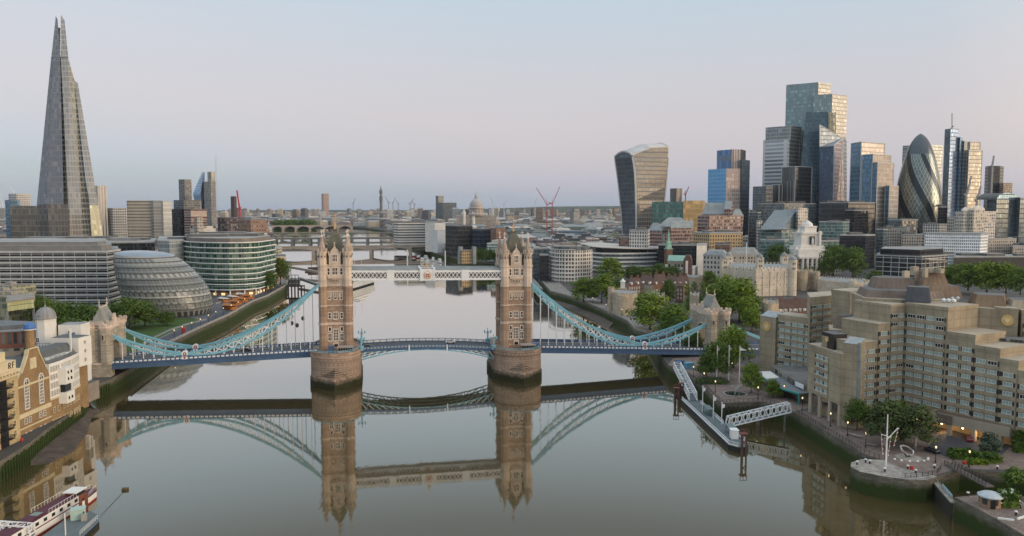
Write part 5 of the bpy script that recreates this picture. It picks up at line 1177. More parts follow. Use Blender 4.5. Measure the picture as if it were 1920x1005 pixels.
# round dock with its fountain figure
fx, fy = 85.5, 296
mb = MB(); mb.lathe(fx, fy, [(4.6, 5.4), (4.6, 6.5), (4.1, 6.5), (4.1, 6.15)], 24, 0, cap=False); mb.face([(fx+4.1*cos(2*pi*i/24), fy+4.1*sin(2*pi*i/24), 6.15) for i in range(24)], 1)
single('fountain_basin', mb, [M_COPE, mat('basin_water', (.02, .03, .03), .06, .2, .5)], 'round dark fountain basin on the plaza by the pier', 'fountain', (fx, fy, 6))
mb = MB(); pts = [(fx-.2, fy, 6.1), (fx, fy, 7.3), (fx+.5, fy, 8.4), (fx+1.3, fy, 9.2), (fx+2.2, fy, 9.4)]
for (a, b), w_ in zip(zip(pts, pts[1:]), (.35, .55, .65, .4)): mb.bar(a, b, w_, w_)
mb.bar((fx+.6, fy, 8.5), (fx-.8, fy+.3, 9.3), .25); mb.bar((fx-.8, fy+.3, 9.3), (fx-1.9, fy+.4, 9.2), .3); mb.bar((fx+1.1, fy, 9.1), (fx+1.2, fy+.5, 9.7), .2)
single('fountain_figure', mb, mat('pale_bronze', (.34, .36, .33), .5, .2, 1), 'pale leaping figure rising from the round fountain basin', 'sculpture', (fx, fy, 6.2))
# timber fender wall of the round dock
for i, (u, v) in enumerate([(1358+k*8.5, 757) for k in range(11)]):
 x, y = g(u, v); mb = MB(); mb.prism(rect(x, y-.5, .5, .5), -1.5, 5.2, 0); single('fender_pile', mb, mat('dark_timber', (.04, .036, .03), .85, .3, .6), 'dark timber fender pile against the round dock wall', 'pile', (x, y-.5, 0), 'timber fender piles in the round dock')
# the stone pier head: mast, bollards, sundial, lifebuoys
mx_, my_ = g(1661, 874)
r = thing('signal_mast', 'tall white signal mast with slanting gaff and dressed with bunting on the stone pier head', 'mast', (mx_, my_, 6)); ztop = at(1661, 777, Y=my_)[2]
mb = MB(); mb.lathe(mx_, my_, [(.26, 6), (.20, 14), (.13, ztop)], 8); part('mast', mb, M_POLE, r)
zy = at(1661, 818, Y=my_)[2]
mb = MB(); mb.bar((mx_-1.6, my_, zy+.6), (mx_+.6, my_, zy-.2), .16); mb.bar((mx_, my_, zy-1.0), (mx_+3.0, my_, zy+2.4), .17); part('gaff', mb, M_POLE, r)
for a, b in (((mx_-1.6, my_, zy+.5), (mx_-.9, my_+.2, 9)), ((mx_+3.0, my_, zy+2.3), (mx_+2.0, my_+.2, zy-3)), ((mx_+1.0, my_, zy), (mx_+.5, my_+.2, 8.5))):
 mb = MB(); n = 9
 mb.bar(a, b, .05, m=0)
 for k in range(n):
  f = k/n; p = [a[j]+(b[j]-a[j])*f for j in range(3)]; q = [a[j]+(b[j]-a[j])*(f+.07) for j in range(3)]; mb.face([tuple(p), (p[0]+.4, p[1], p[2]-.1), tuple(q)], k % 2)
 part('bunting', mb, [M_POLE, M_REDP], r)
def boll(x, y, z, label):
 mb = MB(); mb.lathe(x, y, [(.32, z), (.22, z+.3), (.24, z+.75)], 8, 0); mb.lathe(x, y, [(.36, z+.75), (.36, z+1.0), (.1, z+1.1)], 8, 1); single('bollard', mb, [M_BLACK, M_POLE], label, 'bollard', (x, y, z), 'white topped bollards on the pier head')
for u, v in ((1607, 871), (1623, 867), (1631, 869), (1717, 887), (1752, 878), (1659, 884), (1702, 879), (1870, 880), (1815, 930), (1905, 966)): boll(*g(u, v), 6.02, 'black bollard with a white painted top on the lock quays')
sx_, sy_ = g(1700, 858)
r = thing('sundial', 'large ring shaped sundial sculpture on the pier head square', 'sundial', (sx_, sy_, 6))
mb = MB(); c = (sx_, sy_, 8.2); ring = []
for i in range(25): a = 2*pi*i/24; ring.append((c[0]+1.8*cos(a), c[1]+1.1*sin(a), c[2]+.9*sin(a)-.55*cos(a)))
for p, q in zip(ring, ring[1:]): mb.bar(p, q, .3, .42)
part('ring', mb, mat('polished_steel', (.55, .56, .57), .3, .1, 1, metal=.7), r)
mb = MB(); mb.bar((sx_-2.0, sy_, 9.0), (sx_+.2, sy_, 6.0), .28); mb.bar((sx_+2.0, sy_, 7.7), (sx_+.2, sy_, 6.0), .28); mb.bar((sx_-2.0, sy_, 9.0), (sx_+2, sy_, 7.7), .16); part('cradle', mb, M_BLACK, r)
mb = MB(); mb.lathe(sx_+.5, sy_-.2, [(3.6, 6.03), (3.6, 6.12), (0.01, 6.14)], 20, 0); part('dial', mb, M_COPE, r)
for k in range(7):
 a = -2.7+k*.42; x, y = sx_+.5+4.4*cos(a)*1.2, sy_-.2+3.6*sin(a); mb = MB(); mb.lathe(x, y, [(.38, 6.03), (.34, 6.3), (.05, 6.42)], 8, 0); single('hour_stone', mb, M_POLE, 'low white hour stone set around the ring sundial', 'stone', (x, y, 6), 'hour stones around the sundial')
for u, v, t in ((1709, 885, 'on the pier head rail'), (1808, 875, 'beside the footbridge at the lock')):
 x, y = g(u, v); mb = MB(); mb.bar((x, y, 6), (x, y, 6.9), .12, m=1); mb.lathe(x, y, [(.2, 6.6), (.5, 6.8), (.5, 7.5), (.2, 7.7)], 10, 0); single('lifebuoy', mb, [M_REDP, M_POLE], 'red lifebuoy housing ' + t, 'lifebuoy', (x, y, 6))
# lock: gates, footbridge, keeper's hut
ga, gb = g(1755, 894), g(1788, 931)
r = thing('lock_gate', 'timber lock gate with a walkway and a light blue sign board', 'lock gate', (*ga, 0))
mb = MB(); dx, dy = gb[0]-ga[0], gb[1]-ga[1]; l = hypot(dx, dy); ox, oy = -dy/l, dx/l
mb.prism([ga, gb, (gb[0]-ox*.8, gb[1]-oy*.8), (ga[0]-ox*.8, ga[1]-oy*.8)], -2, 4.2, 0)
for k in range(8):
 f = (k+.5)/8; p = (ga[0]+dx*f+ox*.05, ga[1]+dy*f+oy*.05); mb.prism(rect(p[0], p[1], .35, .35, atan2(dy, dx)), -1.5, 3.6, 1)
part('gate_leaf', mb, [mat('wet_timber', (.035, .035, .028), .6, .3, .6), mat('pale_batten', (.16, .155, .13), .7, .3, .6)], r)
mb = MB(); mb.bar((*ga, 4.4), (*gb, 4.4), 1.2, .25); mb.bar((ga[0], ga[1], 5.5), (gb[0], gb[1], 5.5), .1); [mb.bar((ga[0]+dx*f, ga[1]+dy*f, 4.4), (ga[0]+dx*f, ga[1]+dy*f, 5.5), .1) for f in [k/9 for k in range(10)]]; part('gate_walkway', mb, M_COPE, r)
sgp = [(ga[0]+dx*f+ox*s, ga[1]+dy*f+oy*s) for f, s in ((.22, .72), (.78, .72), (.78, .66), (.22, .66))]; mb = MB(); mb.prism(sgp, 4.35, 5.35, 0)
for k in range(13):
 f = .26+k*.038; p0 = (ga[0]+dx*f+ox*.76, ga[1]+dy*f+oy*.76); mb.prism(rect(p0[0], p0[1], .34, .04, atan2(dy, dx)), 4.65, 5.05, 1)
part('sign_board', mb, [mat('light_blue_sign', (.30, .50, .62), .6, .1, 1), M_POLE], r)
fa, fb = g(1778, 872), g(1856, 914); r = thing('footbridge', 'dark footbridge with iron rails over the lock basin', 'footbridge', (*fa, 6))
mb = MB(); mb.bar((*fa, 6.2), (*fb, 6.2), 2.4, .35); part('deck', mb, mat('footbridge_boards', (.14, .115, .105), .85, .2, .6), r)
dx, dy = fb[0]-fa[0], fb[1]-fa[1]; l = hypot(dx, dy)
for s in (-1.1, 1.1):
 a = (fa[0]-dy/l*s, fa[1]+dx/l*s); b = (fb[0]-dy/l*s, fb[1]+dx/l*s); mb = MB()
 for z in (7.5, 7.0, 6.6): mb.bar((*a, z), (*b, z), .08)
 for k in range(13): f = k/12; p = (a[0]+(b[0]-a[0])*f, a[1]+(b[1]-a[1])*f); mb.bar((*p, 6.3), (*p, 7.5), .1)
 part('rail', mb, M_BLACK, r)
hx, hy = g(1856, 948); r = thing('lock_keeper_hut', 'small rounded brick lock keeper hut with a pale domed roof', 'hut', (hx, hy, 6))
mb = MB(); mb.lathe(hx, hy, [(2.4, 6.02), (2.4, 8.4)], 12, 0); part('wall', mb, [facade('hut_wall', (.26, .17, .10), (.03, .03, .03), 3.0, 2.5, .25, .25, .45, .2)], r); mb = MB(); mb.lathe(hx, hy, [(2.8, 8.4), (2.8, 8.65), (1.8, 9.2), (.2, 9.6)], 14, 0); part('roof', mb, mat('lead_roof', (.42, .46, .48), .5, .15, .5), r)
mb = MB(); mb.prism(rect(hx-.7, hy-2.35, 1.0, .2, -.2), 6.05, 8.1, 0); part('door', mb, M_PDARK, r)
for u, v, a, t in ((1915, 972, .5, 'nearer the edge'), (1886, 975, -.4, 'further left')): x, y = g(u, v); mb = MB(); mb.prism(rect(x, y, 3.2, .4, a), 6.02, 6.4, 0); single('kerb_stone', mb, M_POLE, 'long pale stone lying on the lock side, ' + t, 'stone', (x, y, 6))
# cars by the hotel
def car_proto(name, col, label):
 r = thing(name, label, 'car', (0, 0, 0)); pm = mat('car_paint_'+name, col, .3, .03, 1, spec=.6)
 mb = MB(); prof = [(-2.2, .35), (-2.25, .75), (-2.1, 1.0), (-1.5, 1.05), (2.0, 1.0), (2.25, .8), (2.2, .35)]
 L = [(x, -.88, z) for x, z in prof]; Rr = [(x, .88, z) for x, z in prof]; mb.face(L, 0); mb.face(Rr[::-1], 0)
 for i in range(len(prof)): j = (i+1) % len(prof); mb.face([L[j], L[i], Rr[i], Rr[j]], 0)
 mb.loft(rect(-.3, 0, 1.9, 1.36), 1.46, rect(-.3, 0, 1.75, 1.26), 1.52, 0); part('body', mb, pm, r)
 mb = MB(); mb.loft(rect(-.25, 0, 3.1, 1.66), 1.02, rect(-.3, 0, 1.9, 1.36), 1.46, 0); part('windows', mb, M_PDARK, r)
 for x in (-1.35, 1.4):
  for y in (-.86, .86):
   mb = MB(); n = 12; A = [(x+.34*cos(2*pi*i/n), y-.1, .34+.34*sin(2*pi*i/n)) for i in range(n)]; B = [(p[0], y+.1, p[2]) for p in A]; mb.face(A); mb.face(B[::-1]); [mb.face([A[i], A[(i+1) % n], B[(i+1) % n], B[i]]) for i in range(n)]; part('wheel', mb, M_BLACK, r)
 for y in (-.6, .6): mb = MB(); mb.box(2.19, y-.2, .68, 2.27, y+.2, .85); part('headlight', mb, M_POLE, r)
 return r
bc = car_proto('parked_car', (.02, .024, .032), ''); rc = car_proto('red_car', (.30, .02, .02), ''); wc_ = car_proto('white_car', (.6, .61, .62), '')
put(bc, (*g(1748, 848), 6.03), 1.9, 'black car parked on the drive right of the birches', 'cars'); put(bc, (cp(.24, -4)[0], cp(.24, -4)[1], 6.03), 2.4, 'black car waiting under the hotel portico', 'cars')
put(rc, (cp(.56, -3.2)[0], cp(.56, -3.2)[1], 6.03), 1.2, 'red car parked before the hotel portico', 'cars')
zb_ = lambda s, a, za, b, z: za+(z-za)*(s-a)/(b-a)
put(wc_, W(SPAN+48, -3, zb_(SPAN+48, SPAN+8, 12.4, SPAN+93, 8.7)+.05), YAW, 'white car crossing the right side span of the bridge', 'cars')
for s, t, c, lb in ((-40, 2.5, bc, 'dark car on the left side span of the bridge'), (14, -3, bc, 'dark car beginning to cross the middle span'), (52, 3, wc_, 'white car on the middle span of the bridge')):
 z = 13.5+.012*s if s > 0 else zb_(s, -93.5, 11.2, -8, 13.8); put(c, W(s, t, z+1.3 if s > 10 else z+.1), YAW, lb, 'cars') if s < 0 else put(c, W(s, t, 13.8-1.4*(s/SPAN)+1.1*4*((s-10.2)/(SPAN-20.4))*(1-(s-10.2)/(SPAN-20.4))+.03), YAW, lb, 'cars')
# benches under the hotel trees
for i, (u, v) in enumerate(((1596, 816), (1608, 820), (1634, 836))):
 x, y = g(u, v); r = thing('bench', 'grey bench on the river walk under the hotel trees', 'bench', (x, y, 6), 'benches on the river walk'); mb = MB(); mb.prism(rect(x, y, 2.6, .7, -.7), 6.4, 6.52, 0); part('seat', mb, M_COPE, r)
 for d in (-1, 1): mb = MB(); mb.prism(rect(x+d*.75, y-d*.6, .2, .5, -.7), 6.02, 6.4, 0); part('leg', mb, M_BLACK, r)
# ================================================================== wharf buildings on the left bank
def onx(u, v, X): d = ray(u, v); t = X/d[0]; return (X, d[1]*t, CH+d[2]*t)
M_YEL = masonry('yellow_brick', (.47, .36, .19), (.36, .29, .17), .5, .17, .14, .85, .2); M_STOCK = masonry('stock_brick', (.285, .185, .090), (.21, .15, .09), .45, .15, .22, .85, .2)
M_CREAM = mat('cream_stone', (.56, .48, .31), .8, .14, .3); M_WPAINT = mat('white_render', (.66, .645, .60), .75, .08, .25); M_LEAD = mat('grey_lead', (.25, .255, .255), .55, .2, .3); M_SLGREY = mat('slate_grey', (.10, .105, .105), .7, .25, .3)
FW = wmesh(1.5, 2.4, M_WPAINT, M_PDARK, .16, 3, 3); FS = wmesh(1.2, 1.7, M_WPAINT, M_PDARK, .14, 2, 1); FB = wmesh(1.1, 1.8, M_CREAM, M_PDARK, .16, 2, 1); FBIG = wmesh(2.2, 7.4, M_WPAINT, M_PDARK, .30, 3, 6)
def fx_(X, y0, y1, z0, z1, d=12.0, out=0.0): return [(X+out, y0), (X+out, y1), (X-d, y1), (X-d, y0)]
# yellow wharf with its balconies and lettering
X = -151.0
Y_ = thing('yellow_wharf', 'yellow brick riverside warehouse with black iron balconies and a lettered parapet at left edge', 'warehouse', (X, 228, 6))
mb = MB(); mb.prism(fx_(X, 196, 236.6, 6, 28), 5, 27.6, 0, 1); part('wall', mb, [M_YEL, M_SLGREY], Y_)
mb = MB(); mb.prism(fx_(X, 196, 237.2, 0, 0, 11, .7), 27.6, 28.4, 0); mb.prism(fx_(X, 196, 236.9, 0, 0, 11, .3), 26.3, 27.0, 0); [mb.prism(fx_(X, y, y+.5, 0, 0, .3, .6), 26.9, 27.6, 0) for y in [197+1.5*k for k in range(26)]]; mb.prism(fx_(X, 196, 236.0, 0, 0, 3), 28.4, 31.2, 0); mb.prism(fx_(X-1.5, 196, 233.5, 0, 0, 6), 31.2, 34.0, 0); part('cornice', mb, M_CREAM, Y_)
W_ = Wins(60)
for y in (207, 213, 219, 225.5): W_.wall((X, y-2), (X, y+2), 8, 6, 3.1, FB, 2, .5)
W_.wall((X, 232.6), (X, 235.6), 8, 6, 3.1, FB, 2.4, .2); W_.flush(Y_)
for k in range(6):
 z = 8.2+k*3.1
 mb = MB(); mb.prism(fx_(X, 226.8, 231.8, 0, 0, -.02, 1.5), z-.15, z, 0)
 for a, b in (((X+1.5, 226.8), (X+1.5, 231.8)), ((X, 231.8), (X+1.5, 231.8)), ((X, 226.8), (X+1.5, 226.8))):
  mb.bar((*a, z+1.05), (*b, z+1.05), .08); n = max(2, int(hypot(b[0]-a[0], b[1]-a[1])/.35)); [mb.bar((a[0]+(b[0]-a[0])*i/n, a[1]+(b[1]-a[1])*i/n, z), (a[0]+(b[0]-a[0])*i/n, a[1]+(b[1]-a[1])*i/n, z+1.05), .06) for i in range(n+1)]
 part('balcony', mb, M_BLACK, Y_)
mb = MB(); mb.prism(fx_(X, 227.4, 231.2, 0, 0, -.01, .04), 6, 26, 0); part('loading_bay', mb, M_PDARK, Y_)
# lettering on the parapet: the last letters, R and F
def letter(ch, y, z, h, X_, m, parent):
 w_ = h*.55; P = {'R': [((0, 0), (0, 1)), ((0, 1), (.8, 1)), ((.8, 1), (1, .78)), ((1, .78), (.8, .55)), ((.8, .55), (0, .55)), ((.45, .55), (1, 0))], 'F': [((0, 0), (0, 1)), ((0, 1), (1, 1)), ((0, .53), (.75, .53))]}[ch]
 mb = MB(); [mb.bar((X_, y+a[0]*w_, z+a[1]*h), (X_, y+b[0]*w_, z+b[1]*h), .12, .24) for a, b in P]; part('letter', mb, m, parent)
letter('R', 232.5, 29.0, 1.7, X+.06, M_BLACK, Y_); letter('F', 234.3, 29.0, 1.7, X+.06, M_BLACK, Y_)
# brick brewhouse with two tall windows, gable and chimney
X = -154.0
B_ = thing('brick_brewhouse', 'brown brick gabled warehouse with two tall white framed windows and a blue capped chimney', 'warehouse', (X, 249, 6))
mb = MB(); mb.prism(fx_(X, 240.6, 257.8, 0, 0, 14), 3, 21.6, 0)
out = [(240.6, 21.6), (257.8, 21.6), (257.4, 23.4), (255.6, 25.4), (252.6, 30.2), (251.9, 32.2), (247.0, 32.2), (246.3, 30.2), (243.0, 25.4), (241.0, 23.4)]
A = [(X, y, z) for y, z in out]; Bk = [(X-1.0, y, z) for y, z in out]; mb.face(A, 0); mb.face(Bk[::-1], 0); [mb.face([A[i], Bk[i], Bk[(i+1) % 10], A[(i+1) % 10]], 1) for i in range(1, 10)]; part('wall', mb, [M_STOCK, M_CREAM], B_)
mb = MB()
for z0, z1, o in ((20.9, 21.5, .25), (11.2, 12.6, .22), (7.6, 8.0, .15)): mb.prism(fx_(X, 240.4, 258.0, 0, 0, .2, o), z0, z1, 0)
for (ya, za), (yb, zb2) in (((243, 25.4), (246.3, 30.2)), ((246.3, 30.2), (247, 32.2)), ((247, 32.3), (251.9, 32.3)), ((255.6, 25.4), (252.6, 30.2)), ((252.6, 30.2), (251.9, 32.2))): mb.bar((X+.1, ya, za), (X+.1, yb, zb2), .5, .35)
mb.prism(fx_(X, 247.6, 250.8, 0, 0, .1, .25), 25.8, 29.3, 0); part('stone_band', mb, M_CREAM, B_)
def place_win(parent, me, X_, y, z):
 o = bpy.data.objects.new('window', me); COL.objects.link(o); o.parent = parent; q = ORG[parent.name]; o.location = (X_+.03-q[0], y-q[1], z-q[2]); o.rotation_euler = (0, 0, pi/2); ORG[o.name] = q
for y in (245.4, 253.1):
 place_win(B_, FBIG, X, y, 13.6)
 mb = MB(); n = 8; arc = [(1.25*cos(pi*i/n), 21.5+1.9*sin(pi*i/n)) for i in range(n+1)]; mb.face([(X+.06, y+a, z) for a, z in arc], 1); [mb.bar((X+.12, y+a[0], a[1]), (X+.12, y+b[0], b[1]), .3, .3, 0) for a, b in zip(arc, arc[1:])]; mb.bar((X+.12, y, 21.5), (X+.12, y, 23.4), .16, m=0); mb.bar((X+.12, y-1.1, 22.4), (X+.12, y+1.1, 22.4), .14, m=0); part('fanlight', mb, [M_WPAINT, M_PDARK], B_)
 for d in (-1.1, 1.1): place_win(B_, FS, X, y+d, 9.0)
 for d in (-1.2, 1.2): place_win(B_, wmesh(.8, 1.5, M_WPAINT, M_PDARK, .2, 1, 1), X, y+d, 4.6)
mb = MB(); mb.face([(X-.9, 241, 23), (X-.9, 248, 30), (X-16, 248, 30), (X-16, 241, 23)], 0); mb.face([(X-.9, 248, 30), (X-.9, 257, 23), (X-16, 257, 23), (X-16, 248, 30)], 0); mb.face([(X-16, 241, 23), (X-16, 248, 30), (X-16, 257, 23)], 0); part('roof', mb, M_SLGREY, B_)
cx, cy = -159.0, 256.5; zt = at(56, 607, Y=cy)[2]
mb = MB(); mb.lathe(cx, cy, [(1.9, 24), (1.75, 27), (1.45, 27.2), (1.3, zt-1.8)], 12, 0); mb.lathe(cx, cy, [(1.8, zt-1.8), (1.9, zt-1.3), (1.7, zt-.2), (.3, zt+.5)], 12, 1); mb.lathe(cx, cy, [(1.85, zt-2.0), (1.85, zt-1.7)], 12, 2); part('chimney', mb, [M_STOCK, mat('cap_blue', (.06, .15, .38), .5, .1, 1), M_WPAINT], B_)
mb = MB(); mb.prism(fx_(X-6, 236.6, 240.6, 0, 0, 10), 5, 20, 0); single('brick_link', mb, M_STOCK, 'narrow recessed brick link between the yellow wharf and the gabled warehouse', 'building', (X-6, 238.6, 5))
# converted boiler house: brick foot, white bays, long glazed roof
C_ = thing('white_wharf', 'converted wharf house with brick foot, white projecting bays and long grey roof', 'apartment building', (X, 267, 6))
poly = [(X, 257.9), (X+.2, 264), (X-.6, 272), (X-2.0, 279.5), (X-14, 279.5), (X-14, 257.9)]
mb = MB(); mb.prism(poly, 3, 13.4, 0); mb.prism(opt(poly, .02), 13.4, 25.4, 1, 2); mb.prism(opt(poly, -.2), 13.1, 13.6, 3); part('wall', mb, [M_STOCK, M_WPAINT, M_SLGREY, M_CREAM], C_)
W_ = Wins(70)
for a, b in zip(poly[:3], poly[1:4]): W_.wall(a, b, 14.3, 4, 2.75, wmesh(1.0, 1.8, M_WPAINT, M_PDARK, .12, 3, 2), 1.35, .3); W_.wall(a, b, 4.4, 1, 3, FB, 2.0, .4); W_.wall(a, b, 8.6, 1, 3, FB, 2.2, .5)
W_.flush(C_)
mb = MB(); mb.prism([(X+.1, 262.4), (X+2.6, 263.0), (X+2.4, 268.2), (X-.2, 269.2)], 10.8, 14.6, 0); mb.prism([(X+.1, 262.4), (X+2.6, 263.0), (X+2.4, 268.2), (X-.2, 269.2)], 17.4, 22.8, 0); mb.prism([(X+.1, 263.4), (X+1.6, 263.8), (X+1.5, 267.6), (X-.2, 268.2)], 14.6, 17.4, 1)
for z in (12.0, 18.6, 20.8):
 for y in (264.0, 266.0): mb.prism(fx_(X+2.5, y, y+.9, 0, 0, .3, .06), z, z+1.0, 1)
part('bay', mb, [M_WPAINT, M_PDARK], C_)
mb = MB(); mb.loft([(X-1.0, 258.2), (X-1.0, 271), (X-2.4, 278.5), (X-12, 278.5), (X-12, 258.2)], 25.4, [(X-3.6, 258.2), (X-3.8, 271), (X-5, 278), (X-9, 278), (X-9, 258.2)], 29.2, 0, mt=0); part('roof', mb, M_SLGREY, C_)
mb = MB(); mb.loft([(X-1.6, 259), (X-1.6, 271), (X-2.8, 277.5), (X-3.4, 277.5), (X-3.4, 259)], 26.3, [(X-3.1, 259), (X-3.3, 271), (X-4.5, 277.5), (X-4.8, 277.5), (X-4.6, 259)], 28.4, 0); part('rooflight', mb, facade('rooflight_glass', (.3, .32, .3), (.20, .24, .23), 3.0, 1.0, .03, .03, .1, .5, (.5, .5, .45)), C_)
mb = MB(); mb.bar((X-3, 276.5, 26), (X-3, 276.5, 34.5), .5); part('flue', mb, M_WPAINT, C_)
D_ = thing('white_stair_block', 'narrow white rendered block with three small windows left of the south gate tower', 'building', (X, 282, 6))
mb = MB(); mb.prism([(X-2.0, 279.6), (X-1.0, 286.4), (X-12, 288), (X-12, 279.6)], 20.0, 30.6, 0, 1); mb.prism([(X-3.4, 279.8), (X-2.6, 286), (X-12, 287), (X-12, 279.8)], 4, 20.0, 2); part('wall', mb, [M_WPAINT, M_SLGREY, M_STOCK], D_)
for z in (21.6, 24.8, 28.0): place_win(D_, wmesh(1.3, 1.2, M_WPAINT, M_PDARK, .12, 2, 1), X-1.5, 283.0, z)
mb = MB(); mb.prism([(-160, 289), (-159.5, 299), (-167, 301), (-168, 289)], 4, 11, 0, 1); single('gate_house_annexe', mb, [mat('annexe_stone', (.25, .215, .175), .85, .2, .3), M_SLGREY], 'low stone annexe with flat roof between the white block and the south gate tower', 'building', (-160, 294, 4))
# the domed white house behind
Dm = thing('domed_white_house', 'white house with an octagonal tower under a grey ribbed dome', 'building', (-174, 290, 6)); dx_, dy_ = -174.2, 291.0
mb = MB(); zt = at(80, 597, Y=291)[2]; mb.lathe(dx_, dy_, [(3.45, 20), (3.45, zt)], 8, 0, a0=pi/8); mb.prism(rect(-170.5, 292, 15, 9, .1), 6, 26.2, 0, 1); mb.prism(rect(-166.5, 296, 8, 8, .1), 6, 33.5, 0, 1); mb.prism(rect(-172, 286.5, 7, 3, .1), 6, 24.0, 0, 1); part('wall', mb, [M_WPAINT, M_LEAD], Dm)
mb = MB(); mb.lathe(dx_, dy_, [(3.75, zt), (3.75, zt+.35), (3.5, zt+.5), (3.3, zt+1.7), (2.6, zt+3.0), (1.5, zt+3.9), (.4, zt+4.3), (.12, zt+5.0), (.05, zt+6.6)], 16, 0)
for k in range(8):
 pr = [(3.55, zt+.5), (3.36, zt+1.7), (2.66, zt+3.0), (1.55, zt+3.95), (.4, zt+4.35)]; a = pi/4*k; [mb.bar((dx_+p[0]*cos(a), dy_+p[0]*sin(a), p[1]), (dx_+q[0]*cos(a), dy_+q[0]*sin(a), q[1]), .2) for p, q in zip(pr, pr[1:])]
part('dome', mb, M_LEAD, Dm, smooth=False)
mb = MB(); mb.prism(rect(-171, 286.6, 14, 3.6, .1), 26.0, 26.4, 0); [mb.bar((-177.5+k*1.0, 284.9+.1*k, 26.4), (-177.5+k*1.0, 284.9+.1*k, 27.6), .08, m=1) for k in range(15)]; mb.bar((-177.5, 284.9, 27.6), (-163.5, 286.3, 27.6), .1, m=1); part('balcony', mb, [M_LEAD, M_BLACK], Dm)
for a, z, y in ((-175.6, 27.6, 287.7), (-175.6, 22.5, 284.95), (-171.5, 22.5, 285.0), (-166, 29.5, 291.9), (-168, 22.6, 286.9), (-164.5, 22.6, 287.3)): o = bpy.data.objects.new('window', FS); COL.objects.link(o); o.parent = Dm; q = ORG[Dm.name]; o.location = (a-q[0], y-q[1], z-q[2]); o.rotation_euler = (0, 0, .1)
mb = MB(); mb.prism(rect(-163.6, 291.5, 5.5, .6, .1), 27, 27.3, 0); mb.face([(-168, 290, 30), (-163, 290.5, 31), (-162.5, 288.5, 29.6), (-167.5, 288, 28.6)], 0); part('awning', mb, mat('blue_awning', (.06, .10, .22), .7, .1, 1), Dm)
# curved terracotta hotel behind the brewhouse
T_ = thing('curved_brick_hotel', 'curved terracotta and buff brick building behind the brick chimney', 'building', (-196, 310, 6))
arc = [(-240, 300), (-222, 292.5), (-208, 290), (-196, 291), (-186, 295), (-184, 310), (-240, 320)]
mb = MB(); mb.prism(arc, 6, 24.2, 0); part('lower_wall', mb, facade('buff_wall', (.33, .27, .20), (.03, .045, .045), 4.4, 3.6, .28, .14, .45, .15), T_)
mb = MB(); mb.prism(opt(arc, .3), 24.2, 30.6, 0); part('upper_wall', mb, facade('terracotta_wall', (.19, .075, .05), (.03, .045, .05), 6.3, 1.9, .12, .2, .4, .25), T_)
mb = MB(); mb.prism(opt(arc, -.5), 30.6, 31.1, 0); mb.prism(opt(arc, 3), 31.1, 32.6, 1); part('roof', mb, [M_LEAD, mat('terrace_felt', (.15, .165, .165), .8, .3, .3)], T_)
# park-side pavilion blocks with the yellow green glass front
P_ = thing('glass_pavilion', 'raised pavilion with pale yellow green glass front left of the park trees', 'building', (-260, 415, 6))
f0, f1 = at(14, 586, Y=400), at(64, 578, Y=415)
q0 = (f0[0], f0[1]); q1 = (f1[0], f1[1])
mb = MB(); zb2, zt2 = at(14, 584, Y=400)[2], at(14, 567, Y=400)[2]; poly = [q0, q1, (q1[0]-16, q1[1]+26), (q0[0]-16, q0[1]+26)]; mb.prism(poly, zb2, zt2, 0, 1); part('wall', mb, [facade('yellow_green_glass', (.16, .17, .10), (.42, .43, .22), 9, 2.0, .02, .02, .06, .4, (.55, .55, .32), .25), M_LEAD], P_)
mb = MB(); mb.prism(opt(poly, -.4), zt2, zt2+.6, 0); part('roof', mb, mat('pavilion_roof', (.26, .235, .20), .8, .25, .2), P_)
for p in poly[:3]: mb = MB(); mb.prism(rect(p[0]-1, p[1]+1, .8, .8), 6, zb2, 0); part('column', mb, M_LEAD, P_)
for i, (u, v, vt, Y, wd, dp, lb) in enumerate(((25, 575, 553, 436, 14, 16, 'low flat roofed block with roof terrace directly behind the yellow green pavilion'), (10, 570, 545, 452, 17, 16, 'taller flat roofed block further behind the yellow green pavilion'), (24, 560, 534, 480, 20, 16, 'flat roofed block with yellowish band at the foot of the striped office'))):
 c = at(u, v, Y=Y); zt3 = at(u, vt, Y=Y)[2]; r = thing('terraced_block', lb, 'building', (c[0], Y, 6)); pl = rect(c[0], Y, wd, dp, -.35); mb = MB(); mb.prism(pl, 6, zt3, 0, 1); part('wall', mb, [facade('terrace_wall', (.34, .33, .22), (.12, .14, .10), 3.6, 1.5, .2, .1, .1, .4, (.45, .45, .28)), mat('terrace_roof', (.22, .185, .15), .9, .35, .3)], r)
 mb = MB(); mb.prism(rect(c[0]-2, Y+2, 5, 4, -.35), zt3, zt3+1.6, 0); part('roof_plant', mb, M_COPE, r)
# ------------------------------------------------------------------ barge, landing stage, buoy, piles
def loc2(u, v, z): p = at(u, v, z=z); return (p[0], p[1])
g0, g1 = loc2(28, 1010, 1.2), loc2(180, 918, 1.2)
ax, ay = g1[0]-g0[0], g1[1]-g0[1]; l = hypot(ax, ay); ax, ay = ax/l, ay/l; nx_, ny_ = -ay, ax       # n = to the left of the direction
BP = lambda d, s, z: (g0[0]+ax*d+nx_*s, g0[1]+ay*d+ny_*s, z)
Lb = l
K_ = thing('river_barge', 'moored passenger barge with maroon decks, white cabin sides and a white roofed wheelhouse', 'boat', BP(Lb/2, 0, 0))
hl = [(-14, -2.6), (Lb-7, -2.6), (Lb-3, -2.0), (Lb, 0), (Lb-3, 2.0), (Lb-7, 2.6), (-14, 2.6)]
mb = MB(); P2 = [BP(d, s, 0)[:2] for d, s in hl]; mb.loft(opt(P2, .35), -.5, P2, .45, 0, top=False); mb.loft(P2, .45, opt(P2, -.08), 1.9, 1, top=True, mt=2); part('hull', mb, [M_REDP, M_WPAINT, mat('maroon_deck', (.085, .022, .035), .6, .2, .4)], K_)
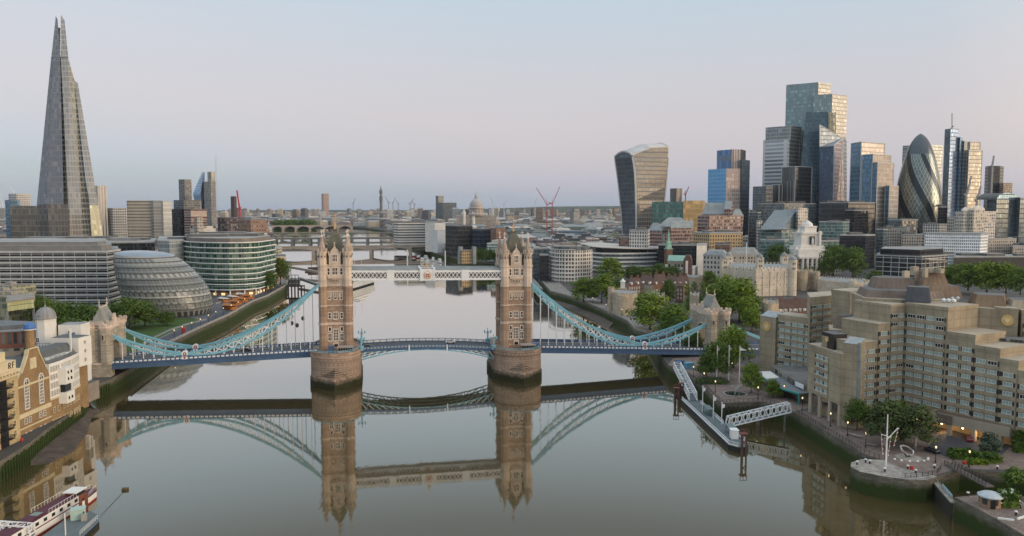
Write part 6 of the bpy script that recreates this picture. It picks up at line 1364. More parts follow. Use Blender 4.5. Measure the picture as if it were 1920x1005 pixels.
mb = MB(); mb.prism([BP(d, s, 0)[:2] for d, s in ((-14, -2.2), (Lb-11, -2.2), (Lb-11, 2.2), (-14, 2.2))], 1.9, 3.7, 0, 1)
for k in range(10):
 d = -8+k*3.0
 if d < Lb-12: mb.prism([BP(d+a, s, 0)[:2] for a, s in ((0, -2.26), (1.2, -2.26), (1.2, -2.1), (0, -2.1))], 2.4, 3.2, 2)
part('cabin', mb, [M_WPAINT, MATS['maroon_deck'], M_PDARK], K_)
mb = MB(); mb.prism([BP(d, s, 0)[:2] for d, s in ((2, -1.4), (9, -1.4), (9, 1.4), (2, 1.4))], 3.7, 4.0, 0); mb.prism([BP(d, s, 0)[:2] for d, s in ((6.4, -1.0), (8.6, -1.0), (8.6, 1.0), (6.4, 1.0))], 4.0, 4.12, 1); part('skylight', mb, [MATS['maroon_deck'], M_GLASSG], K_)
mb = MB(); mb.prism([BP(d, s, 0)[:2] for d, s in ((Lb-11, -1.5), (Lb-7.4, -1.5), (Lb-7.4, 1.5), (Lb-11, 1.5))], 1.9, 4.3, 0); mb.prism([BP(d, s, 0)[:2] for d, s in ((Lb-10.9, -1.56), (Lb-7.5, -1.56), (Lb-7.5, 1.56), (Lb-10.9, 1.56))], 3.2, 4.1, 1); part('wheelhouse', mb, [mat('varnished_wood', (.20, .06, .03), .5, .2, 1), M_PDARK], K_)
mb = MB(); mb.prism([BP(d, s, 0)[:2] for d, s in ((Lb-11.5, -1.9), (Lb-6.9, -1.9), (Lb-6.9, 1.9), (Lb-11.5, 1.9))], 4.3, 4.5, 0); part('wheelhouse_roof', mb, M_WPAINT, K_)
for s in (-2.2, 2.2):
 mb = MB(); mb.bar(BP(9, s, 4.7), BP(Lb-11, s, 4.7), .07); [mb.bar(BP(9+k*1.2, s, 3.7), BP(9+k*1.2, s, 4.7), .06) for k in range(int((Lb-20)/1.2)+1)]; mb.bar(BP(Lb-6.5, s*.95, 2.8), BP(Lb-1, s*.3, 2.9), .07); [mb.bar(BP(Lb-6.5+k, s*(.95-.12*k), 1.9), BP(Lb-6.5+k, s*(.95-.12*k), 2.9), .06) for k in range(6)]; part('rail', mb, M_WPAINT, K_)
S0, S1 = loc2(95, 1012, 1.0), loc2(187, 972, 1.0)
LS_ = thing('landing_stage', 'grey floating landing stage beside the barge', 'pontoon', (*S0, 0))
pl = [loc2(70, 1012, 1.0), loc2(150, 1012, 1.0), loc2(186, 978, 1.0), loc2(184, 966, 1.0), loc2(170, 958, 1.0), loc2(120, 975, 1.0)]
mb = MB(); mb.prism(pl, -.5, 1.0, 0, 1); part('hull', mb, [M_HULL, M_DECKG], LS_)
hx, hy = loc2(147, 972, 1.0); mb = MB(); mb.prism(rect(hx, hy, 3.2, 2.4, .45), 1.02, 3.5, 0); mb.prism(rect(hx, hy, 3.4, 2.6, .45), 3.5, 3.65, 0); mb.prism(rect(hx+1.5, hy-.2, .3, 1.0, .45), 2.0, 3.0, 1); part('deck_hut', mb, [mat('mint_paint', (.36, .48, .42), .6, .1, 1), M_PDARK], LS_)
x, y = loc2(158, 976, 1.0); mb = MB(); mb.prism(rect(x, y, 1.3, 1.0, .4), 1.02, 2.6, 0); part('cupboard', mb, M_COPE, LS_)
for i, (u, v, t) in enumerate(((152, 968, 930), (163, 962, 926))):
 x, y = loc2(u, v, 0); z = at(u, t, Y=y)[2]; mb = MB(); mb.prism(rect(x, y, .7, .7, .4), -2, z, 0); single('stage_pile', mb, mat('red_brown_pile', (.17, .06, .035), .7, .25, .6), 'red brown steel pile between the barge and the landing stage', 'pile', (x, y, 0), 'piles of the landing stage')
x, y = loc2(123, 1004, 1.0); mb = MB(); mb.cyl(x, y, 1.0, at(123, 962, Y=y)[2], .14, 8); single('mast_pole', mb, M_WPAINT, 'white pole standing on the landing stage', 'pole', (x, y, 1))
mb = MB(); a, b = loc2(150, 1004, 1.0), loc2(183, 974, 1.0); n = 8
for d in (.5, 1.05): mb.bar((*a, 1+d), (*b, 1+d), .07)
for k in range(n+1): f = k/n; p = (a[0]+(b[0]-a[0])*f, a[1]+(b[1]-a[1])*f); mb.bar((*p, 1), (*p, 2.05), .07)
part('guard_rail', mb, M_WPAINT, LS_)
a, b = loc2(-75, 995, 3.0), loc2(62, 1003, 1.4); truss('gangway', (*a, 3.0), (*b, 1.3), 'white lattice gangway at the bottom left corner leading to the landing stage', 2.2, 2.4, 9)
x, y = loc2(234, 918, .2); r = thing('mooring_buoy', 'small brown mooring buoy floating off the barge', 'buoy', (x, y, 0)); mb = MB(); n = 10; A = [(x-.7, y+.45*cos(2*pi*i/n), .3+.45*sin(2*pi*i/n)) for i in range(n)]; Bq = [(p[0]+1.5, p[1]+.3, p[2]) for p in A]; mb.face(A[::-1]); mb.face(Bq); [mb.face([A[i], A[(i+1) % n], Bq[(i+1) % n], Bq[i]]) for i in range(n)]; part('float', mb, mat('rusty_float', (.10, .072, .036), .8, .4, 1), r)
mb = MB(); c0 = loc2(188, 968, .1); pts = [(x+(c0[0]-x)*k/8, y+(c0[1]-y)*k/8, .35-.28*sin(pi*k/8)) for k in range(9)]; mb.tube(pts, .03); part('chain', mb, M_BLACK, r)
for i, (u, v, vt, lb) in enumerate(((166, 842, 816, 'left and taller timber pile standing off the foreshore'), (171, 838, 818, 'right timber pile standing off the foreshore'))):
 x, y = loc2(u, v, 0); mb = MB(); mb.prism(rect(x, y, 1.15, 1.0, .3*i), -2, at(u, vt, Y=y)[2], 0); single('timber_pile', mb, mat('grey_timber', (.30, .27, .225), .85, .3, .8), lb, 'pile', (x, y, 0), 'timber piles off the foreshore')
# timber fendering along the wharf feet, greened by the tide
M_WEED = mat('weedy_timber', (.032, .055, .012), .9, .5, .8); k_ = 0
for (a, b) in zip(SB[2:9], SB[3:10]):
 l = hypot(b[0]-a[0], b[1]-a[1]); n = int(l/1.45)
 for i in range(n):
  f = (i+.5)/n; x, y = a[0]+(b[0]-a[0])*f+.35, a[1]+(b[1]-a[1])*f; mb = MB(); mb.prism(rect(x, y, .42, .42, .1), -1.5, 4.6+.7*((k_*7) % 3)/3, 0); k_ += 1
  single('fender_pile', mb, M_WEED, 'weedy green timber fender pile against the left river wall', 'pile', (x, y, 0), 'weedy fender piles along the left wall')
x, y = g(41, 829); mb = MB(); mb.lathe(x, y, [(.15, 6.02), (.45, 6.4), (.45, 7.0), (.15, 7.4)], 8); single('lifebuoy', mb, M_REDP, 'red lifebuoy housing at the wharf edge below the yellow warehouse', 'lifebuoy', (x, y, 6))
a = loc2(156, 742, 5.5); b = loc2(178, 765, 1.0); mb = MB(); mb.bar((*a, 5.6), (*b, 1.0), 1.4, .3); [mb.bar((a[0]+s, a[1], 6.6), (b[0]+s, b[1], 2.0), .1) for s in (-.7, .7)]; single('landing_steps', mb, M_DECKG, 'small sloping gangplank at the foot of the south gate tower', 'gangway', (*a, 5))
# ================================================================== south bank offices
M_FLAT = mat('pale_flat_roof', (.30, .30, .285), .85, .3, .05); M_FLATD = mat('dark_flat_roof', (.13, .13, .125), .85, .3, .06); M_SLAT = mat('white_louvre', (.82, .83, .82), .5, .1, .2)
M_GDARK = facade('dark_office_glass', (.05, .055, .055), (.018, .024, .026), 4.0, 1.5, .04, .04, .06, .35, (.09, .10, .10), .08, .03)
def pix_poly(pts): return [at(u, 500, Y=Y)[:2] for u, Y in pts]
def zat(u, v, Y): return at(u, v, Y=Y)[2]
# striped office
S_ = thing('striped_office', 'long dark glass office with stacked white horizontal bands at the left edge', 'office', (-330, 565, 6))
poly = [at(u, 500, Y=Y)[:2] for u, Y in ((-60, 552), (200, 556), (225, 582), (222, 640), (-60, 640))]; zt = zat(100, 472, 555)
mb = MB(); mb.prism(poly, 6, zt, 0, 1); part('glass_wall', mb, [M_GDARK, M_FLAT], S_)
n = 10
for k in range(n+1):
 mb = MB(); z = 7.5+(zt-8.2)*k/n; q = opt(poly, -.9); qi = opt(poly, -.05); m_ = len(q)
 for z0, z1 in ((z, z+1.45), (z-1.0, z-.65)):
  for i in range(3): mb.prism([q[i-1], q[i], qi[i], qi[i-1]] if i else [q[0], q[1], qi[1], qi[0]], z0, z1, 0) if i else None
  for i in (0, 1): mb.prism([q[i], q[i+1], qi[i+1], qi[i]], z0, z1, 0)
 part('band', mb, M_SLAT, S_)
mb = MB(); a, b = opt(poly, -.7)[0], opt(poly, -.7)[1]
for k in range(14): f = k/13; x, y = a[0]+(b[0]-a[0])*f, a[1]+(b[1]-a[1])*f; mb.bar((x, y, 7), (x, y, zt), .22)
part('mullion', mb, M_SLAT, S_, kind='stuff')
mb = MB(); mb.prism(opt(poly, 5), zt, zt+4.2, 0, 1); mb.prism(opt(poly, 9), zt+4.2, zt+6.6, 0, 1); part('plant_storey', mb, [mat('plant_louvre', (.20, .20, .19), .7, .15, .2), M_FLAT], S_)
# rounded leaning glass hall
E_ = thing('rounded_glass_hall', 'rounded leaning glass hall of stacked rings with a tilted lens roof', 'civic hall', (-225, 525, 6))
lv = [(6.2, 262, 394), (10.5, 250, 399), (14.5, 244, 398), (18.5, 239, 395.5), (22.5, 235, 391), (26.5, 232, 385), (30.5, 230, 377), (34.5, 228, 367), (38.2, 226.5, 356), (41.5, 225.5, 345), (44.2, 225, 333)]
MG_ = facade('ring_glass', (.255, .265, .25), (.10, .11, .105), 4.0, 2.2, .04, .03, .12, .22, (.36, .365, .33), .10, .03, spec=.55)
def ring_at(z, ul, ur, n=40, grow=0.0, Yc=530):
 k = Yc/FPX; cx = ((ul+ur)/2-960)*k*1.0; r = (ur-ul)/2*k+grow; d = 1.012
 return [(cx*d+r*cos(2*pi*i/n), Yc+r*.92*sin(2*pi*i/n)) for i in range(n)]
for i, ((z0, l0, r0), (z1, l1, r1)) in enumerate(zip(lv, lv[1:])):
 mb = MB(); A, B2 = ring_at(z0, l0, r0), ring_at(z1, l1, r1); mb.loft(A, z0+(.3 if i else 0), B2, z1, 0, top=False); C2 = ring_at(z1, l1, r1, grow=.28); mb.loft(B2, z1-.05, C2, z1+.05, 1, top=False); mb.loft(C2, z1+.05, C2, z1+.5, 1, top=True)
 part('glazed_ring', mb, [facade('hall_foot', (.22, .22, .21), (.05, .055, .055), 5, 3.4, .05, .1, .3, .2) if i == 0 else MG_, mat('ring_ledge', (.10, .10, .095), .5, .2, .3)], E_)
mb = MB(); A = ring_at(44.3, 226, 331); zc = 44.7; cx = sum(p[0] for p in A)/len(A); tl = lambda p: (p[0], p[1], 46.3-.075*(p[0]-cx)+.03*(p[1]-530))
T0 = [tl(p) for p in A]; n = len(T0); mb.face([(p[0], p[1], p[2]-0.0) for p in T0], 0)
for i in range(n): j = (i+1) % n; mb.face([(*A[i], zc), (*A[j], zc), T0[j], T0[i]], 1)
cz = (cx, 530); prev = T0
for s, h in ((.8, .9), (.5, 1.6), (.02, 1.9)):
 nxt = [(cz[0]+(p[0]-cz[0])*s, cz[1]+(p[1]-cz[1])*s, 46.3-.075*(p[0]-cx)*s+.03*(p[1]-530)*s+h) for p in T0]; [mb.face([prev[i], prev[(i+1) % n], nxt[(i+1) % n], nxt[i]], 0) for i in range(n)]; prev = nxt
part('lens_roof', mb, [mat('lens_glass', (.17, .21, .25), .18, .15, .1, spec=.6), mat('lens_rim', (.42, .43, .42), .5, .1, .3)], E_)
for i in range(9):
 a = -pi*.88+i*.16; A0_ = ring_at(6, 268, 392); k = Yk = 530/FPX; cx0 = (330-960)*k*1.012; x, y = cx0+22.5*cos(a), 530+20.7*sin(a); mb = MB(); mb.cyl(x, y, 6, 10.6, .45, 8); part('column', mb, M_SLAT, E_)
# green glass office with the bowed front
G_ = thing('green_glass_office', 'bowed green glass office with white floor bands beside the rounded hall', 'office', (-240, 665, 6))
front = [(342, 676), (352, 660), (375, 647), (402, 640), (430, 638), (458, 642), (480, 650), (488, 657), (516, 700), (505, 760), (342, 760)]
poly = [at(u, 500, Y=Y)[:2] for u, Y in front]; zt = zat(430, 455, 640); nfl = 9
GG = facade('green_glass', (.15, .23, .19), (.016, .036, .032), 4.45, 2.4, .10, .10, .10, .5, (.15, .25, .20), .07, .03)
mb = MB(); mb.prism(poly, 10, zt, 0, 1); part('glass_wall', mb, [GG, M_FLATD], G_)
for k in range(nfl+1):
 mb = MB(); z = 10.4+(zt-10.6)*k/nfl; q = opt(poly, -.8); qi = opt(poly, -.05)
 for i in range(8): mb.prism([q[i], q[i+1], qi[i+1], qi[i]], z, z+.6, 0)
 part('band', mb, M_SLAT, G_)
mb = MB(); mb.prism(opt(poly, 1.6), 6, 10, 0); part('shopfront', mb, facade('shopfront', (.14, .09, .06), (.10, .06, .035), 4.2, 4, .05, .1, .15, .5, (.5, .3, .14), .2, lit=.18), G_)
for i in range(8): p = opt(poly, .6)[i]; mb = MB(); mb.cyl(p[0], p[1], 6, 10.2, .5, 8); part('column', mb, M_SLAT, G_)
mb = MB(); mb.prism(opt(poly, 4), zt, zt+3.4, 0, 1); part('plant_storey', mb, [mat('plant_bronze', (.20, .175, .15), .7, .2, .2), M_FLAT], G_)
for i, (u, Y, w_, d, h) in enumerate(((395, 690, 34, 18, 2.2), (455, 700, 30, 14, 2.5), (420, 725, 40, 12, 3.0), (480, 715, 14, 12, 2.4))): p = at(u, 500, Y=Y); mb = MB(); mb.prism(rect(p[0], Y, w_, d, .1), zt+3.4, zt+3.4+h, 0, 1); part('roof_plant', mb, [M_FLATD, M_FLAT], G_)
# the other offices of the estate, seen mostly as roofs behind
def office(name, pts, vtop, label, wall, roof=None, z0=6, plant=True, uref=None, cat='office'):
 pl = [at(u, vtop+22, Y=Y)[:2] for u, Y in pts]; Y0 = pts[0][1]; z1 = zat(uref or pts[0][0], vtop, Y0); r = thing(name, label, cat, (pl[0][0], pl[0][1], z0))
 mb = MB(); mb.prism(pl, z0, z1, 0, 1); part('wall', mb, [wall, roof or M_FLAT], r); mb = MB(); q = opt(pl, -.25); mb.prism(q, z1-.7, z1+.5, 0, 1); part('parapet', mb, [mat('parapet_metal', (.34, .34, .33), .6, .15, .3), roof or M_FLAT], r)
 if plant:
  R = random.Random(len(label)*31+int(abs(pl[0][0]))); cx = sum(p[0] for p in pl)/len(pl); cy = sum(p[1] for p in pl)/len(pl); sx_ = (max(p[0] for p in pl)-min(p[0] for p in pl))*.5; sy_2 = (max(p[1] for p in pl)-min(p[1] for p in pl))*.4
  for k in range(3): mb = MB(); mb.prism(rect(cx+R.uniform(-.5, .5)*sx_, cy+R.uniform(-.5, .5)*sy_2, sx_*R.uniform(.2, .6), sy_2*R.uniform(.3, .7), .1), z1+.5, z1+R.uniform(1.6, 3.6), 0, 1); part('roof_plant', mb, [M_FLATD, M_FLAT], r)
 return r, pl, z1
GREYW = facade('grey_office', (.24, .24, .23), (.03, .035, .036), 4.0, 2.0, .25, .1, .2, .3, (.12, .13, .13))
office('flat_office', ((-40, 660), (152, 660), (160, 745), (-40, 745)), 458, 'wide flat roofed office directly behind the striped one', GREYW)
office('flat_office', ((165, 670), (290, 680), (296, 760), (170, 760)), 455, 'flat roofed grey glass office behind the rounded hall roof', M_GDARK)
office('flat_office', ((60, 770), (240, 775), (245, 850), (60, 850)), 451, 'pale flat roofed office at the foot of the tall pointed glass tower', GREYW, M_FLAT)
office('flat_office', ((296, 655), (318, 648), (345, 668), (340, 760), (300, 760)), 452, 'tall narrow pale sided office left of the green glass one', facade('pale_panel', (.40, .43, .43), (.20, .24, .25), 4, 3, .1, .1, .1, .5, (.4, .43, .43)))
office('flat_office', ((390, 800), (500, 800), (500, 860), (390, 860)), 441, 'long cream roofed building behind the green glass office', facade('cream_long', (.55, .50, .40), (.12, .11, .09), 3.6, 3, .3, .2, .4), mat('cream_roof', (.58, .53, .45), .8, .12, .1))
office('riverside_house', ((512, 790), (536, 800), (536, 830), (512, 830)), 482, 'cream arcaded riverside house at the end of the left bank trees', facade('cream_arcade', (.52, .40, .20), (.05, .045, .04), 4.6, 3.2, .2, .2, .5), M_SLGREY, plant=False)
# market stalls, parasols, people on the promenade
def stall(u, v, w_, d, h, a, col, label, group, roof=None):
 x, y = g(u, v); r = thing('market_stall', label, 'stall', (x, y, 6), group); mb = MB(); mb.prism(rect(x, y, w_, d, a), 6.02, 6+h*.6, 0); part('counter', mb, mat('stall_%s' % col[3], col[:3], .7, .2, .5), r)
 c = rect(x, y, w_*1.1, d*1.25, a); m_ = [((c[0][0]+c[3][0])/2, (c[0][1]+c[3][1])/2), ((c[1][0]+c[2][0])/2, (c[1][1]+c[2][1])/2)]; mb = MB(); z = 6+h
 mb.face([(*c[0], z-.5), (*c[1], z-.5), (*m_[1], z+.4), (*m_[0], z+.4)]); mb.face([(*m_[0], z+.4), (*m_[1], z+.4), (*c[2], z-.5), (*c[3], z-.5)]); mb.face([(*c[0], z-.5), (*m_[0], z+.4), (*c[3], z-.5)]); mb.face([(*c[1], z-.5), (*c[2], z-.5), (*m_[1], z+.4)]); [mb.bar((*p, 6), (*p, z-.5), .12) for p in c]
 part('canopy', mb, mat('canopy_%s' % (roof or col)[3], (roof or col)[:3], .7, .2, .4), r)
OR = (.42, .15, .035, 'orange'); WH = (.55, .53, .5, 'white'); RD = (.45, .05, .06, 'red')
stall(432, 580, 12, 5.5, 3.6, -.75, OR, 'largest orange food stall on the promenade beside the rounded hall', 'stalls on the promenade')
for i, (u, v, c, ro, t) in enumerate(((420, 566, OR, WH, 'orange stall with white canopy furthest left'), (437, 562, OR, WH, 'orange stall with white canopy, middle of the rear row'), (452, 557, OR, WH, 'orange stall with white canopy at the right of the rear row'), (455, 566, OR, OR, 'orange topped stall, middle of the front row'), (466, 560, OR, OR, 'orange topped stall, right of the front row'), (443, 571, OR, OR, 'orange topped stall, left of the front row'))): stall(u, v, 9, 4.5, 3.2, -.75, c, t, 'stalls on the promenade', ro)
for i, (u, v) in enumerate(((502, 541), (507, 539), (512, 537), (517, 535), (508, 536), (521, 531), (514, 533), (500, 544))):
 x, y = g(u, v); r = thing('parasol', 'red parasol on the terrace below the green glass office', 'parasol', (x, y, 6), 'red parasols on the terrace'); mb = MB(); mb.cyl(x, y, 6.02, 8.6, .1, 6); part('pole', mb, M_BLACK, r); mb = MB(); mb.lathe(x, y, [(2.3, 8.2), (.1, 9.2)], 8, cap=False); part('canopy', mb, M_REDP, r)
x, y = g(344, 624); r = thing('kiosk', 'small red kiosk standing on the promenade road', 'kiosk', (x, y, 6)); mb = MB(); mb.prism(rect(x, y, 1.8, 1.6, .3), 6.02, 8.6, 0); part('body', mb, M_REDP, r); mb = MB(); mb.lathe(x, y, [(1.4, 8.6), (.9, 9.1), (.1, 9.4)], 8); part('roof', mb, M_REDP, r)
x, y = g(412, 572); mb = MB(); prev = None; pts = [(x+(u*.9), y+sin(u*.5)*2, 0) for u in range(0)]
for k in range(9): a, b = g(404+k*12, 571-k*4.4), g(404+(k+1)*12, 571-(k+1)*4.4); mb.bar((*a, 6.6), (*b, 6.6), .8, 1.2)
single('terrace_wall', mb, M_COPE, 'pale low terrace wall behind the orange stalls', 'wall', (x, y, 6))
# ================================================================== north bank: castle, church, offices
M_KEEP = masonry('castle_stone', (.60, .53, .43), (.45, .40, .33), 1.0, .45, .15, .85, .2); M_RAG = masonry('curtain_wall_stone', (.45, .375, .275), (.30, .25, .19), .9, .4, .2, .85, .3)
M_TILE = mat('brown_roof_tile', (.088, .052, .042), .8, .25, .4); M_COPR = mat('green_copper_roof', (.22, .38, .30), .7, .2, .3); M_WST = mat('white_stone', (.68, .655, .61), .8, .15, .15); M_LROOF = mat('lead_grey_roof', (.24, .26, .26), .6, .25, .2); M_BRICKR = mat('red_brown_brick', (.175, .095, .07), .85, .2, .3)
def crenel(mb, poly, z, h=1.1, w_=1.2, m=0, th=.6):
 n = len(poly)
 for i in range(n):
  a, b = poly[i], poly[(i+1) % n]; l = hypot(b[0]-a[0], b[1]-a[1]); k = max(1, int(l/(2*w_)))
  for j in range(k): f = (j+.5)/k; mb.prism(rect(a[0]+(b[0]-a[0])*f, a[1]+(b[1]-a[1])*f, w_, th, atan2(b[1]-a[1], b[0]-a[0])), z, z+h, m)
def pitched(mb, poly, z, h, m=1, hip=0.0, mg=0):
 """roof over a four-cornered plan, ridge along its first side"""
 a, b, c, d = poly; ms = lambda p, q: ((p[0]+q[0])/2, (p[1]+q[1])/2); e, f = ms(a, d), ms(b, c); e2 = (e[0]+(f[0]-e[0])*hip, e[1]+(f[1]-e[1])*hip, z+h); f2 = (f[0]+(e[0]-f[0])*hip, f[1]+(e[1]-f[1])*hip, z+h)
 mb.face([(*a, z), (*b, z), f2, e2], m); mb.face([(*c, z), (*d, z), e2, f2], m); mb.face([(*d, z), (*a, z), e2], m if hip else mg); mb.face([(*b, z), (*c, z), f2], m if hip else mg)
# white keep
def keep():
 Y = 640; za, zb_ = zat(1420, 556, 640)-4, zat(1420, 503, 640); P = [at(u, 500, Y=y)[:2] for u, y in ((1358, 655), (1418, 632), (1486, 640), (1470, 690), (1366, 700))]
 r = thing('white_keep', 'white stone castle keep with crenellated walls and four domed corner turrets', 'castle', (P[1][0], P[1][1], 8)); mb = MB(); mb.prism(P, 6, zb_, 0, 1); q = opt(P, .4); crenel(mb, q, zb_, 1.5, 1.5)
 for i in (0, 1):
  a, b = P[i], P[i+1]; n = 5 if i else 4
  for k in range(n+1): f = k/n; mb.prism(rect(a[0]+(b[0]-a[0])*f, a[1]+(b[1]-a[1])*f, 1.3, .9, atan2(b[1]-a[1], b[0]-a[0])), 6, zb_-2.5, 0)
 part('wall', mb, [M_KEEP, M_LROOF], r); W_ = Wins(60); kw = wmesh(1.0, 2.3, M_FRAME, M_PDARK, .35, 1, 0)
 for i in (0, 1): W_.wall(P[i], P[i+1], 14, 3, 6.0, kw, 5.6 if i else 6.2, 2.2)
 W_.flush(r)
 for k, (p, rr) in enumerate(((P[0], 3.0), (P[1], 2.8), (P[2], 3.6), (P[3], 2.8), (P[4], 2.8))):
  if k == 1: zt = zat(1420, 487, 632); p = at(1424, 500, Y=650)[:2]
  else: zt = zat(1485, 489, 640)
  mb = MB(); pr = rect(p[0], p[1], rr*1.9, rr*1.9, .1)
  if k == 2: mb.lathe(p[0], p[1], [(rr, 6), (rr, zt), (rr+.3, zt), (rr+.3, zt+.7)], 12, 0)
  else: mb.prism(pr, zb_-6 if k else 6, zt, 0); crenel(mb, pr, zt, .9, .9)
  mb.lathe(p[0], p[1], [(rr*.95, zt+.7), (rr*.98, zt+1.4), (rr*.75, zt+2.9), (rr*.3, zt+3.8), (.1, zt+4.4), (.06, zt+6.8)], 12, 1)
  for z in (zt-3, zt-7):
   for a in (-1, 1): mb.prism(rect(p[0]+a*.8, p[1]-rr-.02, .6, .3), z, z+1.7, 2)
  part('turret', mb, [M_KEEP, M_LROOF, M_PDARK], r)
 x, y = at(1399, 500, Y=660)[:2]; mb = MB(); mb.bar((x, y, zb_), (x, y, zat(1399, 455, 660)), .45); part('flagstaff', mb, M_POLE, r)
keep()
def fort(name, pts, vtop, label, z0=5, m=M_RAG, round_=(), u=None, wins=0, cat='castle tower', roof=M_LROOF):
 P = [at(a, 500, Y=b)[:2] for a, b in pts]; z1 = zat(u or pts[0][0], vtop, pts[0][1]); r = thing(name, label, cat, (*P[0], z0)); mb = MB(); mb.prism(P, z0, z1-.5, 0, 1); crenel(mb, opt(P, .4), z1-.5, 1.0, 1.1); part('wall', mb, [m, roof], r)
 for i, rr, dz in round_: mb = MB(); p = P[i]; mb.lathe(*p, [(rr, z0), (rr, z1+dz)], 12, 0); crenel(mb, [(p[0]+rr*.9*cos(t), p[1]+rr*.9*sin(t)) for t in [k*pi/4 for k in range(8)]], z1+dz, .9, .9); part('turret', mb, m, r)
 if wins:
  W_ = Wins(40); fw = wmesh(.7, 1.5, M_FRAME, M_PDARK, .2, 1, 0, sill=False)
  for i in range(len(P)-2): W_.wall(P[i], P[i+1], z0+4, max(1, int((z1-z0-5)/4.2)), 4.2, fw, wins, 1.5)
  W_.flush(r)
 return r, P, z1
fort('river_gate_tower', ((1146, 538), (1168, 522), (1196, 530), (1196, 548), (1150, 556)), 547, 'pale stone river gatehouse of the castle with a round corner turret on the wharf', round_=((0, 2.2, 2.4), (1, 4.2, -.4)), wins=5)
fort('inner_tower', ((1213, 560), (1247, 560), (1247, 580), (1213, 580)), 552, 'low grey castle tower between the river gatehouse and the wharf trees', wins=6, m=M_KEEP)
fort('curtain_wall', ((1246, 575), (1330, 583), (1330, 588), (1246, 580)), 578, 'castle curtain wall with a sloping top left of the keep trees', cat='wall'); fort('curtain_wall', ((1420, 545), (1470, 520), (1472, 526), (1424, 550)), 585, 'castle curtain wall behind the hotel sign tower', cat='wall')
fort('castle_tower', ((1283, 690), (1303, 680), (1318, 690), (1312, 705), (1288, 708)), 518, 'tan castle tower behind the brown roofed houses', wins=6); fort('castle_tower', ((1318, 720), (1338, 720), (1338, 740), (1318, 740)), 516, 'smaller tan castle wall tower left of the keep', wins=6)
fort('castle_tower', ((1430, 480), (1444, 470), (1462, 478), (1460, 492), (1434, 494)), 566, 'round tan castle tower at the left of the long brown roof', round_=((1, 3.2, .4),))
fort('castle_tower', ((1294, 470), (1312, 466), (1312, 480), (1296, 482)), 552, 'grey castle tower directly behind the north gate tower', z0=6)
fort('castle_block', ((1492, 690), (1508, 680), (1508, 706), (1492, 706)), 508, 'tan twin turreted castle gate block right of the keep', round_=((0, 3, 1.2), (1, 3, .8)), wins=5, cat='castle block'); fort('castle_block', ((1516, 690), (1532, 682), (1534, 700), (1518, 704)), 510, 'tan turreted castle block, second right of the keep', round_=((0, 3, 1.6), (1, 2.6, .6)), wins=5, cat='castle block')
fort('barrack_range', ((1534, 672), (1600, 640), (1625, 650), (1622, 676), (1540, 700)), 524, 'long pale crenellated stone range behind the hotel', m=M_KEEP, round_=((1, 3, 2.2), (2, 2.6, 1)), wins=4, cat='castle range'); fort('barrack_range', ((1620, 628), (1640, 622), (1652, 630), (1650, 640), (1624, 642)), 533, 'small pale crenellated stone block at the right end of the castle', m=M_KEEP, wins=4, cat='castle range')
def house(name, pts, veave, vridge, label, wall, roof, z0=7, hip=0.0, wins=None, chim=0, cat='house', dorm=0):
 P = [at(a, 500, Y=b)[:2] for a, b in pts]; z1 = zat(pts[0][0], veave, pts[0][1]); z2 = zat(pts[0][0], vridge, pts[0][1]+6); r = thing(name, label, cat, (*P[0], z0)); mb = MB(); mb.prism(P, z0, z1, 0); part('wall', mb, wall, r)
 mb = MB(); pitched(mb, opt(P, -.3), z1+.02, z2-z1, 0, hip, 1); R_2 = part('roof', mb, [roof, wall], r)
 a, b, c, d = P
 for k in range(chim): f = (k+.5)/chim; x, y = (a[0]+d[0])/2*(1-f)+(b[0]+c[0])/2*f, (a[1]+d[1])/2*(1-f)+(b[1]+c[1])/2*f; mb = MB(); mb.prism(rect(x, y, 1.6, 1.1), z2-2, z2+1.8, 0); part('chimney', mb, M_BRICKR, R_2)
 for k in range(dorm): f = (k+.5)/dorm; x, y = a[0]+(b[0]-a[0])*f, a[1]+(b[1]-a[1])*f; mb = MB(); mb.prism(rect(x, y+1.2, 1.3, 2.2, atan2(b[1]-a[1], b[0]-a[0])), z1+.2, z1+2.0, 0); part('dormer', mb, M_WPAINT, R_2)
 if wins: W_ = Wins(40); W_.wall(P[0], P[1], z0+2.0, max(1, int((z1-z0-1.5)/3.0)), 3.0, wins, 2.6, .6); W_.flush(r)
 return r
HWN = wmesh(1.0, 1.6, M_WPAINT, M_PDARK, .22, 2, 1)
for i, (u0, u1, Y, ve, vr, lb) in enumerate(((1178, 1202, 600, 535, 522, 'brown brick castle house at the left end of the brown roofed row'), (1200, 1226, 615, 532, 516, 'brown roofed castle house with white gable, second of the row'), (1224, 1250, 612, 534, 515, 'brown roofed castle house in the middle of the row'), (1248, 1272, 625, 532, 517, 'brown roofed castle house with many chimneys, fourth of the row'), (1270, 1292, 640, 534, 518, 'brown brick castle house at the right end of the row'))):
 house('castle_house', ((u0, Y), (u1, Y+8*(-1)**i), (u1, Y+24), (u0, Y+24)), ve, vr, lb, MATS['red_brown_brick'] if i % 2 == 0 else M_RAG, M_TILE, hip=.15, wins=HWN, chim=2, dorm=2)
house('castle_house', ((1268, 590), (1282, 586), (1284, 600), (1270, 604)), 536, 530, 'small dark brick house with white windows in front of the row', MATS['red_brown_brick'], M_TILE, wins=HWN, hip=.2)
